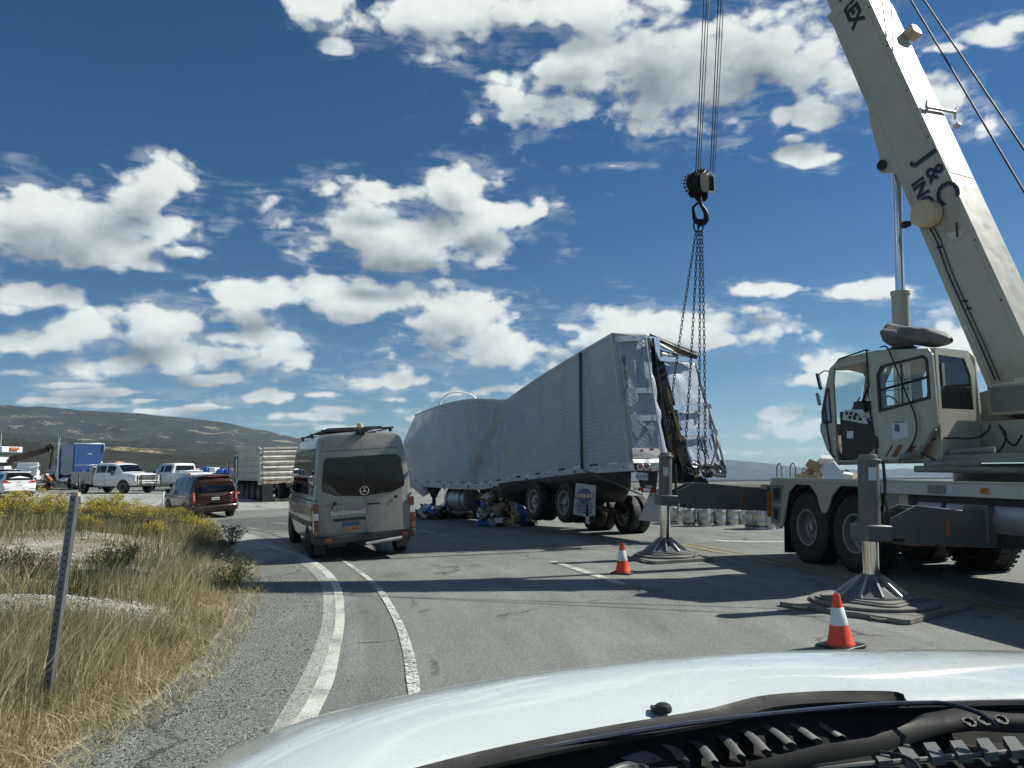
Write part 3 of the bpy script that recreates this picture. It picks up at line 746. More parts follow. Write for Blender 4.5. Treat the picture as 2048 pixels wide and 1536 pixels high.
    mb.grid([[Vector(x)+Vector((0, -w, 0)) for x in ap], [Vector(x)+Vector((0, -w*.6, .005)) for x in ap], [Vector(x)+Vector((0, w*.6, .005)) for x in ap], [Vector(x)+Vector((0, w, 0)) for x in ap], [Vector(x)+Vector((0, 0, -.006)) for x in ap]], )
    WAM = mat('satin_black_arm', (.05, .055, .065), .22, var=.1, coat=.6)
    mb.build('wiper_arm', WAM, t, smooth=50)
    bl = [(1810,1399,.016),(1780,1393,.02),(1650,1393,.024),(1560,1399,.026),(1522,1404,.030),(1500,1409,.034),(1440,1425,.032),(1400,1434,.030),(1200,1468,.028),(1000,1508,.026),(850,1545,.022),(760,1570,.02)]
    bp = lerp_path([tuple(G(x, y, 1.135)) for x, y, w in bl], 44); bw = np.interp(np.linspace(0, 1, 44), np.linspace(0, 1, len(bl)), [w for *_, w in bl])
    mb = MB(); V = Vector
    mb.grid([[V(p)+V((0, .4*w, .0)) for p, w in zip(bp, bw)], [V(p)+V((0, .35*w, .012)) for p, w in zip(bp, bw)], [V(p)+V((0, 0, .004)) for p, w in zip(bp, bw)], [V(p)+V((0, -1.25*w, -.006)) for p, w in zip(bp, bw)], [V(p)+V((0, -1.25*w, -.014)) for p, w in zip(bp, bw)], [V(p)+V((0, .4*w, -.01)) for p, w in zip(bp, bw)]])
    mb.build('wiper_blade', SBLK, t, smooth=30)
    # washer hose
    mb = MB(); mb.tube(lerp_path([tuple(G(*p, 1.07)) for p in ((1560,1534),(1640,1512),(1740,1504),(1800,1510),(1836,1530),(1845,1560))], 20), .004, 6); mb.build('washer_hose', BLK, t)
own_vehicle()
# ================================================================ MOBILE CRANE
def crane():
    U = Vector((.25, -.968, 0)).normalized()                # carrier axis, rear end -> front end (towards us)
    C0 = Vector((4.93, 15.0, 0)); rz = math.atan2(-U.x, -U.y)*-1
    rz = math.atan2(.19, .982)
    FR = frame(C0, rz, R(2.2))
    T = thing('mobile_crane', 'cream mobile crane with raised telescopic boom, standing on outriggers at the right', 'crane', FR)
    W = lambda x, y, z: FR @ Vector((x, y, z))
    # ---- carrier: x 0 (left flank) .. 2.7, y 0 (rear) .. -9.6, z up
    mb = MB(FR)
    mb.bx(.72, 1.98, .05, -9.4, .72, 1.3)
    mb.bx(.3, 2.4, .02, -9.4, 1.18, 1.40)
    mb.build('chassis_frame', DARKF, T, bevel=.01)
    mb = MB(FR); mb.bx(0, 2.7, 0, -9.6, 1.42, 1.50); mb.build('deck', CREAM, T, bevel=.012)
    mb = MB(FR); mb.bx(-.012, .02, -3.25, -9.6, 1.30, 1.455); mb.build('deck_side_rail', mat('pale_side_rail', (.5, .5, .46), .5, var=.08, dirt=.3), T, bevel=.006)
    for y in (-4.25, -6.4):
        mb = MB(FR); mb.bx(-.018, .0, y, y-.34, 1.325, 1.44); mb.build('rail_stripe', GREYP, T)
    mb = MB(FR); mb.bx(-.03, -.012, -5.2, -5.33, 1.35, 1.42); mb.build('side_marker_lamp', AMB, T, bevel=.004)
    # left flank skirt with cut wheel arches
    sk = [(0, 1.42), (0, .62), (-.32, .55), (-.42, .62), (-.62, 1.24), (-.86, 1.38), (-1.32, 1.38), (-1.52, 1.22), (-1.62, .98), (-1.74, .88), (-1.86, .98), (-2.0, 1.24), (-2.2, 1.38), (-2.72, 1.38), (-2.98, 1.16), (-3.15, 1.02), (-3.15, 1.42)]
    for x in (0, 2.66):
        mb = MB(FR)
        # triangulated by hand so that the arches stay open
        top = 1.42
        segs = [(-.0, -.42), (-1.52, -1.98), (-2.98, -3.15)]
        mb.prism([(0, top), (0, .62), (-.32, .55), (-.42, .62), (-.62, 1.24), (-.86, 1.385), (-.86, top)], W(x, 0, 0)*0+Vector((x, 0, 0)), (0, 1, 0), (0, 0, 1), (.04, 0, 0))
        mb.prism([(-.862, top), (-.862, 1.385), (-1.318, 1.385), (-1.318, top)], (x, 0, 0), (0, 1, 0), (0, 0, 1), (.04, 0, 0))
        mb.prism([(-1.32, top), (-1.32, 1.385), (-1.52, 1.22), (-1.64, .96), (-1.74, .9), (-1.84, .96), (-1.98, 1.22), (-2.2, 1.385), (-2.2, top)], (x, 0, 0), (0, 1, 0), (0, 0, 1), (.04, 0, 0))
        mb.prism([(-2.202, top), (-2.202, 1.385), (-2.70, 1.385), (-2.70, top)], (x, 0, 0), (0, 1, 0), (0, 0, 1), (.04, 0, 0))
        mb.prism([(-2.702, top), (-2.702, 1.385), (-2.96, 1.16), (-3.2, 1.1), (-3.2, top)], (x, 0, 0), (0, 1, 0), (0, 0, 1), (.04, 0, 0))
        mb.build('wheel_arch_panel', CREAM, T, bevel=.006)
    # inner mudguards
    for x0, x1 in ((.05, .62), (2.1, 2.66)):
        for y0 in (-1.08, -2.45):
            mb = MB(FR); prof = [(y0+.62*math.cos(a)*1.08, .68+.70*math.sin(a)) for a in [R(8+164*k/12) for k in range(13)]]
            mb.grid([[(x0, y, z) for y, z in prof], [(x1, y, z) for y, z in prof]]); mb.build('mudguard', BLK, T, solid=.012)
    # rear lamp box recesses
    mb = MB(FR); mb.ring([(-.04, 1.36), (-.04, 1.02), (-.36, 1.02), (-.46, 1.36)], [(-.10, 1.30), (-.10, 1.08), (-.31, 1.08), (-.38, 1.30)], (-.012, 0, 0), (0, 1, 0), (0, 0, 1), (.012, 0, 0)); mb.ring([(-.04, .97), (-.04, .66), (-.28, .64), (-.37, .97)], [(-.10, .91), (-.10, .72), (-.24, .70), (-.30, .91)], (-.012, 0, 0), (0, 1, 0), (0, 0, 1), (.012, 0, 0)); mb.build('step_frame', GREYP, T)
    mb = MB(FR); mb.poly([(-.004, -.10, 1.30), (-.004, -.10, 1.08), (-.004, -.31, 1.08), (-.004, -.38, 1.30)]); mb.poly([(-.004, -.10, .91), (-.004, -.10, .72), (-.004, -.24, .70), (-.004, -.30, .91)]); mb.build('step_recess', DINT, T)
    mb = MB(FR); mb.bx(0, 2.7, 0, .03, .62, 1.42); mb.build('rear_panel', GREYP, T, bevel=.006)
    mb = MB(FR); mb.bx(-.06, .0, .06, .0, .75, 1.25); mb.build('rear_marker_plate', AMB, T)
    mb = MB(FR); mb.bx(.02, .42, -.42, -.44, .12, .78); mb.build('mudflap', BLK, T)
    # wheels
    for y in (-1.08, -2.45, -6.6, -7.95):
        for x, a in ((.28, -1), (2.42, 1)):
            if a < 0 and y < -6: continue
            wheel(W(x, y, .63), FR.to_3x3() @ Vector((a, 0, 0)), .63, .42, T, rr_=.50, deep=.13)
    mb = MB(FR)
    for y in (-1.08, -2.45, -6.6, -7.95): mb.cyl((.3, y, .63), (2.4, y, .63), .11, n=12); mb.lathe([(.02, -.2), (.2, -.12), (.24, 0), (.2, .12), (.02, .2)], (1.35, y, .63), (1, 0, 0), 14)
    mb.build('axles', DARKF, T)
    # behind wheels: equipment cabinet, then the tank in its cradle
    mb = MB(FR); mb.bx(.05, .6, -3.22, -3.75, .72, 1.38); mb.build('equipment_cabinet', CREAM, T, bevel=.012)
    mb = MB(FR); mb.bx(.035, .05, -3.3, -3.55, 1.0, 1.28); mb.build('cabinet_door', GREYP, T, bevel=.004)
    mb = MB(FR); mb.bx(.08, .12, -3.78, -6.0, .70, 1.40); mb.build('tank_recess', DARKF, T)
    mb = MB(FR); mb.lathe([(.02, 0), (.28, 0), (.33, .03), (.33, 2.0), (.28, 2.03), (.02, 2.03)], (.36, -3.92, 1.03), (0, -1, 0), 28); mb.build('fuel_tank', ALUD, T, smooth=40)
    for y in (-4.42, -5.22):
        mb = MB(FR); mb.lathe([(.332, 0), (.338, .0), (.338, .07), (.332, .07)], (.36, y, 1.03), (0, -1, 0), 28, caps=False); mb.build('tank_strap', BLK, T)
    # grab hoops on the deck tail
    for y in (-.14, -.62):
        mb = MB(FR); pts = [(.1, y+.09, 1.49), (.1, y+.09, 1.66)]+[(.1, y+.09*math.cos(a), 1.68+.09*math.sin(a)) for a in [R(180*k/8) for k in range(9)]]+[(.1, y-.09, 1.66), (.1, y-.09, 1.49)]
        mb.tube(pts, .013, 8); mb.build('grab_hoop', GREYP, T, smooth=60)
    # ---- outriggers
    def outrigger(y, xj, big):
        mb = MB(FR); z0, z1 = (.80, 1.14) if big else (.98, 1.32)
        if big: mb.bx(-.05, 2.75, y+.2, y-.2, .72, 1.19); mb.build('outrigger_box', STEELP, T, bevel=.015)
        else: mb.bx(.0, 2.5, y+.19, y-.19, .86, 1.36); mb.build('outrigger_box', STEELP, T, bevel=.015)
        mb = MB(FR)
        prof = [(xj+.16, z0-.02), (xj+.16, z1-.12), (xj+.52, z1+.05), (-.04, z1-.03), (.8, z1-.03), (.8, z0-.12), (-.1, z0-.12), (xj+.36, z0-.10), (xj+.36, z0-.02)]
        for yy in (y+.15, y-.17): mb.prism(prof, (0, yy, 0), (1, 0, 0), (0, 0, 1), (0, .02, 0))
        mb.bx(xj+.4, .7, y+.14, y-.14, z0-.10, z0-.08); mb.bx(xj+.55, .7, y+.14, y-.14, z1-.02, z1)
        mb.build('outrigger_beam', STEELP, T, bevel=.004)
        mb = MB(FR); mb.bx(xj-.165, xj+.19, y+.17, y-.185, z0-.06, z0+.14); mb.build('jack_collar', STEELP, T, bevel=.02)
        mb = MB(FR); zt = 1.72 if big else 1.84; mb.cyl((xj, y, z0+.12), (xj, y, zt), .125, n=24); mb.build('jack_cylinder', STEELP, T)
        mb = MB(FR); mb.cyl((xj, y, zt), (xj, y, zt+.025), .15, n=24); mb.cyl((xj, y, zt+.025), (xj, y, zt+.08), .11, n=24); mb.build('jack_cap', GREYP, T, bevel=.004)
        mb = MB(FR); mb.bx(xj-.1, xj, y-.137, y-.145, 1.48, 1.64); mb.build('jack_label', STICK, T)
        mb = MB(FR); mb.tube([(xj+.17, y-.05, 1.72), (xj+.19, y-.05, 1.5), (xj+.18, y-.05, 1.25), (xj+.24, y-.05, 1.0)], .018, 8); mb.tube([(xj+.21, y, 1.7), (xj+.22, y, 1.3), (xj+.26, y, 1.1)], .014, 8); mb.build('hydraulic_hose', BLK, T, smooth=60)
        foot = W(xj, y, .2); foot.z = .13
        top = W(xj, y, z0-.04)
        mb = MB(); mb.cyl(top, foot+Vector((0, 0, .2)), .095, n=24); mb.build('jack_rod', CHROME, T)
        mb = MB(FR); mb.bx(xj+.40, -.3, y-.172, y-.178, z0-.104, z0-.085); mb.build('beam_rust_edge', RUST, T)
        mb = MB(FR); mb.bx(-.62, -.57, y-.172, y-.176, z0+.02, z1-.1); mb.build('orange_mark', ORI, T)
        # float (foot) with ribs
        mb = MB(); mb.lathe([(.13, .27), (.13, .22), (.16, .18), (.36, .045), (.42, .03), (.43, 0), (.41, -.015)], foot, (0, 0, 1), 28); mb.build('float_dish', STEELP, T, smooth=40)
        for k in range(10):
            a = 2*math.pi*k/10+.2; d = Vector((math.cos(a), math.sin(a), 0)); tt = Vector((-d.y, d.x, 0))*.012
            mb = MB(); mb.prism([(.125, .255), (.15, .25), (.40, .055), (.40, .03), (.13, .10)], foot-tt, d, (0, 0, 1), tt*2); mb.build('float_rib', ALUD, T)
        return foot
    f1 = outrigger(-5.12, -1.55, True)
    f2 = outrigger(.22, -2.07, False)
    # ---- slewing ring and upper structure; boom direction in plan
    H = Vector((-.462, .887, 0)).normalized(); Rt = Vector((H.y, -H.x, 0))
    base = Vector((7.75, 12.1, 0))
    mb = MB(); mb.cyl(base+Vector((0, 0, 1.42)), base+Vector((0, 0, 1.72)), .78, n=40); mb.build('slewing_ring', GREYP, T, bevel=.01)
    UF = axes(base, Rt, H)     # x right of the boom, y along the boom in plan
    mb = MB(UF); mb.bx(-1.95, 1.2, -2.2, 1.0, 1.74, 1.86); mb.build('turntable_deck', GREYP, T, bevel=.01)
    mb = MB(UF); mb.bx(-1.0, -.62, -2.3, .1, 1.86, 2.35); mb.build('side_box', CREAM, T, bevel=.02)
    mb = MB(UF); mb.prism([(-2.1, 1.86), (.75, 1.86), (.75, 2.2), (.35, 2.75), (-.55, 2.95), (-2.1, 2.9)], (-.56, 0, 0), (0, 1, 0), (0, 0, 1), (.06, 0, 0)); mb.build('boom_foot_plate', GREYP, T, bevel=.01)
    mb = MB(UF); mb.prism([(-2.1, 1.86), (.75, 1.86), (.75, 2.2), (.35, 2.75), (-.55, 2.95), (-2.1, 2.9)], (.52, 0, 0), (0, 1, 0), (0, 0, 1), (.06, 0, 0)); mb.build('boom_foot_plate', GREYP, T, bevel=.01)
    mb = MB(UF); mb.bx(-1.02, -.6, -.95, -.35, 2.42, 2.88); mb.build('control_cabinet', CREAM, T, bevel=.015)
    mb = MB(UF); mb.bx(-1.035, -1.02, -.9, -.4, 2.47, 2.83); mb.build('cabinet_grille', GREYP, T)
    mb = MB(UF); mb.prism([(-.58, 2.98), (.15, 2.98), (-.2, 2.4), (-.58, 2.4)], (0, -1.0, 0), (1, 0, 0), (0, 0, 1), (0, .5, 0)); mb.build('cabinet_shroud', CREAM, T, bevel=.01)
    mb = MB(UF); mb.lathe([(.02, 0), (.44, 0), (.44, .05), (.3, .05), (.3, 1.3), (.44, 1.3), (.44, 1.35), (.02, 1.35)], (-.42, -1.6, 2.45), (1, 0, 0), 28); mb.build('winch_drum', GREYP, T)
    mb = MB(UF); mb.cyl((-1.45, .2, 2.15), (-.7, .2, 2.15), .22, n=20); mb.build('hydraulic_reservoir', CREAM, T, bevel=.01)
    mb = MB(UF); mb.bx(-1.2, 1.2, -2.9, -2.3, 1.78, 2.7); mb.build('counterweight', CREAM, T, bevel=.04)
    # hoses looping around the turntable
    for pts in ([(1860,886,11.2),(1868,878,11.1),(1900,876,11),(1950,876,10.9),(1975,862,10.9),(1980,850,10.9)], [(1925,908,10.9),(1965,916,10.8),(2000,900,10.7),(2012,870,10.8),(1998,850,10.9)], [(1842,905,11.1),(1880,925,11),(1910,930,10.9),(1940,918,10.9)], [(2000,852,10.8),(2014,880,10.7),(2030,890,10.7),(2044,870,10.6)]):
        mb = MB(); mb.tube(lerp_path([tuple(P(*p)) for p in pts], 24), .016, 8); mb.build('hydraulic_hose', BLK, T, smooth=60)
    mb = MB(); 
    for a, b_, r in (((1800,915,11.4),(1850,905,11.2),.05),((1850,930,11.1),(1960,925,10.6),.06),((1900,905,11),(1990,900,10.6),.05),((1830,938,11.2),(2048,940,10.2),.05)):
        mb.cyl(P(*a), P(*b_), r, n=10)
    mb.build('turntable_pipework', GREYP, T)
    # ---- boom
    E1 = P(1937, 434, 12.75)
    r2 = ray(1790, 114); k2 = r2.x/r2.y
    t_ = (E1.x-k2*E1.y)/(k2*H.y-H.x); e2 = E1+H*t_; zz2 = CH+r2.z*(e2.y/r2.y)
    B = Vector((e2.x, e2.y, zz2))-E1; B.normalize()
    Nt = (Vector((0, 0, 1))-B*B.z); Nt = Nt.normalized()          # upper face normal
    BF = Matrix.Identity(4)
    for i in range(3): BF[i][0], BF[i][1], BF[i][2], BF[i][3] = Rt[i], B[i], Nt[i], E1[i]
    # boom frame: x right, y along the boom, z = upper face; E1 sits on the left/upper edge
    wB, dB = .78, .84
    y0 = -(E1.z-2.55)/B.z; yTip = 17.2
    SB = BF @ Matrix.Translation((0, 0, 0))
    mb = MB(SB)
    sec = lambda y, i=0: [(i, y, -i), (wB-i, y, -i), (wB-i, y, -dB+i), (i, y, -dB+i)]
    def tubebox(mb, ya, yb, i=0, th=None):
        a, b_ = mb.pts(sec(ya, i)), mb.pts(sec(yb, i))
        mb.face(a[::-1]); mb.face(b_)
        for k in range(4): mb.face((a[k], a[(k+1) % 4], b_[(k+1) % 4], b_[k]))
    tubebox(mb, y0, 5.6)
    mb.build('boom_base_section', CREAM, T, bevel=.018)
    for i, (ya, yb) in enumerate(((5.55, 9.8), (9.75, 13.6), (13.55, yTip))):
        mb = MB(SB); tubebox(mb, ya, yb, .06*(i+1)); mb.build('boom_section', CREAM, T, bevel=.012)
        mb = MB(SB); tubebox(mb, ya-.12, ya+.06, .06*i-.02); mb.build('boom_collar', CREAM, T, bevel=.01)
    # weld bead / rib lines on the side face and top plates
    mb = MB(SB)
    for z in (-.1, -dB+.1): mb.bx(-.006, 0, y0+.5, 5.5, z-.008, z+.008)
    mb.build('seam_rib', CREAM, T)
    mb = MB(SB); mb.bx(.05, wB-.05, .95, 5.3, .0, .007); mb.build('top_plate', CREAM, T, bevel=.003)
    def plane_hit(px, py, o, nrm):
        d = ray(px, py); c0 = Vector((0, 0, CH)); return c0+d*((o-c0).dot(nrm)/d.dot(nrm))
    # heel bracket where the lift cylinder pushes
    L1 = plane_hit(1793, 338, SB @ Vector((wB/2, 0, 0)), Rt)
    loc = SB.inverted() @ L1
    mb = MB(SB)
    for x in (0.002, wB-.062): mb.prism([(loc.y+1.3, -dB+.02), (loc.y-.3, -dB+.02), (loc.y-.2, loc.z+.02), (loc.y-.1, loc.z-.1), (loc.y+.08, loc.z-.1), (loc.y+.2, loc.z+.0), (loc.y+.9, -dB-.08)], (x, 0, 0), (0, 1, 0), (0, 0, 1), (.06, 0, 0))
    mb.prism([(loc.y+1.3, -dB+.01), (loc.y-.3, -dB+.01), (loc.y-.25, -dB-.07), (loc.y+.45, -dB-.07)], (0, 0, 0), (0, 1, 0), (0, 0, 1), (wB, 0, 0))
    mb.build('cylinder_bracket', CREAM, T, bevel=.006)
    mb = MB(SB); mb.cyl((-.03, loc.y, loc.z), (wB+.03, loc.y, loc.z), .07, n=18); mb.cyl((-.05, loc.y, loc.z), (-.03, loc.y, loc.z), .1, n=18); mb.build('bracket_pin', GRS, T)
    A0 = SB @ Vector((wB/2, loc.y, loc.z)); A1 = P(1808, 840, L1.y+.1)
    k = .55; Am = A0.lerp(A1, (640-338+0.)/(840-338))
    mb = MB(); mb.cyl(A0, A0.lerp(A1, .62), .085, n=22); mb.build('lift_cylinder_rod', CHROME, T)
    mb = MB(); a_ = A0.lerp(A1, .495); mb.cyl(a_, A1, .16, n=26); mb.build('lift_cylinder_barrel', CREAM, T)
    mb = MB(); mb.cyl(a_, a_.lerp(A1, .03), .175, n=26); mb.build('barrel_gland', CREAM, T, bevel=.006)
    # fittings on the boom
    S = lambda px, py, dx=0.: plane_hit(px, py, SB @ Vector((dx, 0, 0)), Rt)
    def plane_hit(px, py, o, nrm):
        d = ray(px, py); c0 = Vector((0, 0, CH)); return c0+d*((o-c0).dot(nrm)/d.dot(nrm))
    dc = plane_hit(1862, 430, SB @ Vector((0, 0, 0)), Rt)
    mb = MB(); mb.lathe([(.02, .26), (.22, .26), (.235, .24), (.235, .02)], dc, -Rt, 30); mb.build('cable_reel_cover', TAN, T, smooth=40)
    mb = MB(); mb.lathe([(.24, .02), (.245, .02), (.245, -.0)], dc, -Rt, 30); mb.build('reel_backing', mat('brown_reel', (.2, .13, .07), .6, var=.2), T)
    # work light on a stalk at the boom's lower edge
    a = plane_hit(1843, 432, SB @ Vector((0, 0, 0)), Rt); b_ = a-Nt*.28-Rt*.06
    mb = MB(); mb.tube([a, a.lerp(b_, .5)+Vector((0, 0, .03)), b_], .015, 8); mb.build('lamp_stalk', BLK, T)
    mb = MB(); mb.lathe([(.02, -.09), (.06, -.08), (.07, 0), (.05, .07), (.02, .09)], b_, (1, 0, .2), 14); mb.build('work_lamp', BLK, T, smooth=50)
    # angle indicator
    c = plane_hit(1913, 462, SB @ Vector((0, 0, 0)), Rt)
    mb = MB(); 
    up = Vector((0, 0, 1)); fw = Rt.cross(up)
    M = axes(c-Rt*.012, -fw if fw.dot(H) > 0 else fw, up)
    mb = MB(M); mb.prism([(.17*math.cos(a), .17*math.sin(a)) for a in [R(180+180*k/12) for k in range(13)]]+[(.17, 0), (-.17, 0)], (0, 0, -.004), (1, 0, 0), (0, 1, 0), (0, 0, .006)); mb.build('angle_scale', mat('scale_plate', (.5, .5, .45), .5, var=.05), T)
    for k in range(11):
        a = R(200+14*k); mb = MB(M); mb.tube([(.14*math.cos(a), .14*math.sin(a), -.006*0+.005), (.16*math.cos(a), .16*math.sin(a), .005)], .003, 4); mb.build('scale_tick', INK, T)
    mb = MB(M); mb.box((.02, .01, .012), (.03, .26, .01)); mb.build('angle_pointer', INK, T)
    # hose and conduit along the side
    l1 = [(1855,450),(1872,480),(1893,540),(1922,606),(1960,690),(1990,760)]
    for off, r in ((0, .012), (9, .009)):
        mb = MB(); mb.tube(lerp_path([tuple(plane_hit(x+off, y, SB @ Vector((-.02, 0, 0)), Rt)) for x, y in l1], 20), r, 6); mb.build('boom_hose', BLK, T, smooth=60)
    for x, y in ((1875, 494), (1926, 602), (1934, 617)):
        p = plane_hit(x+4, y, SB @ Vector((-.02, 0, 0)), Rt); mb = MB(); mb.box(p, (.09, .05, .03)); mb.build('hose_clamp', BLK, T)
    # top-side pieces: sheave guard, cable guide, lamp
    def tophit(px, py): return plane_hit(px, py, SB @ Vector((0, 0, 0)), Nt)
    q = tophit(1812, 70); mb = MB(axes(q+Nt*.09, Rt, B))
    mb.prism([(-.1, -.1), (-.08, .06), (.0, .1), (.12, .1), (.2, .0), (.18, -.14), (.02, -.15)], (0, 0, -.09), (1, 0, 0), (0, 1, 0), (0, 0, .2)); mb.build('sheave_guard', TAN, T, bevel=.02)
    a, b_ = tophit(1848, 218), tophit(1905, 228)
    mb = MB(); mb.cyl(a+Nt*.05, b_+Nt*.05, .03, n=10); mb.cyl(a+Nt*.05, a+Nt*.10+B*.12, .03, .02, n=8); mb.cyl(a+Nt*.05-B*.02, a-B*.1+Nt*.02, .03, .02, n=8); mb.cyl(b_+Nt*.05, b_+Nt*.1+B*.12+Rt*.1, .035, .02, n=8); mb.cyl(b_+Nt*.05, b_-B*.13, .03, .02, n=8); mb.build('rope_guide', ALUD, T)
    q = tophit(1911, 253); mb = MB(); mb.box(q+Nt*.03, (.1, .06, .12), axes((0, 0, 0), Rt, B).to_3x3()); mb.build('guide_lug', ALUD, T, bevel=.01)
    # bolts / drain holes down the side
    for x, y in ((1774, 92), (1813, 180), (1856, 273), (1950, 480), (2003, 600), (1738, 14)):
        p = plane_hit(x, y, SB @ Vector((-.002, 0, 0)), Rt); mb = MB(); mb.cyl(p, p-Rt*.004, .018, n=8); mb.build('drain_hole', INK, T)
    # lettering: reads down the boom
    def lett(s, px, py, size, m, bold=0., off=.004, sx=1., al='CENTER'):
        c = plane_hit(px, py, SB @ Vector((-off, 0, 0)), Rt)
        return text('boom_lettering', s, size, axes(c, -B, Nt), m, T, .003, al, bold=bold, sx=sx)
    for s_, x, y, sz, sp in (('J', 1850, 314, .56, 1.), ('&', 1868, 344, .46, 1.), ('C', 1890, 384, .56, 1.)):
        lett(s_, x+2, y+2, sz, BLUI, .012, .004); lett(s_, x, y, sz, INK, .0, .012)
    lett('INC', 1845, 390, .36, BLUI, .008, .004); lett('INC', 1843, 388, .36, INK, 0., .012)
    lett('TEREX', 1716, 50, .40, INK, .02, .006, 1.0, 'RIGHT')
    # ---- boom head, hoist ropes and hook block live with the boom
    tip = SB @ Vector((wB/2, yTip, -dB/2))
    mb = MB(SB); mb.prism([(yTip-.2, -.1), (yTip+.5, .1), (yTip+.7, -.3), (yTip+.45, -1.2), (yTip, -1.35), (yTip-.2, -.8)], (.1, 0, 0), (0, 1, 0), (0, 0, 1), (.05, 0, 0)); mb.prism([(yTip-.2, -.1), (yTip+.5, .1), (yTip+.7, -.3), (yTip+.45, -1.2), (yTip, -1.35), (yTip-.2, -.8)], (wB-.15, 0, 0), (0, 1, 0), (0, 0, 1), (.05, 0, 0)); mb.build('boom_head', CREAM, T, bevel=.01)
    for z in (-.05, -1.05):
        mb = MB(SB); mb.cyl((.14, yTip+.4, z-.1), (wB-.14, yTip+.4, z-.1), .22, n=24); mb.build('head_sheave', GRS, T)
    YH = 17.0
    hb = P(1404, 365, YH)
    tipd = SB @ Vector((.14, yTip+.4, -1.15))
    for gx, px in ((-1, 1396), (1, 1422)):
        for k in range(3):
            a = P(px+(k-1)*4.5+(3 if gx > 0 else 0), 345, YH+.0); bt = P(px+(k-1)*5.5+(20 if gx > 0 else 17), 0, YH+.02)
            e = bt+(bt-a)*((tipd.z-bt.z)/(bt.z-a.z))
            mb = MB(); mb.cyl(a, e, .011, n=6); mb.build('hoist_rope', CABLE, T)
    for (a, b_) in (((1818, -6, 14.3), (2052, 390, 11.6)), ((1844, -6, 14.4), (2052, 305, 11.7))):
        a, b_ = P(*a), P(*b_); d = b_-a
        mb = MB(); mb.cyl(a-d*2.1, b_+d*((b_.z-2.75)/(a.z-b_.z)), .016, n=8); mb.build('hoist_rope', CABLE, T)
    return T, f1, f2, UF, H, Rt
CR_T, FOOT1, FOOT2, UF, HB, RTB = crane()

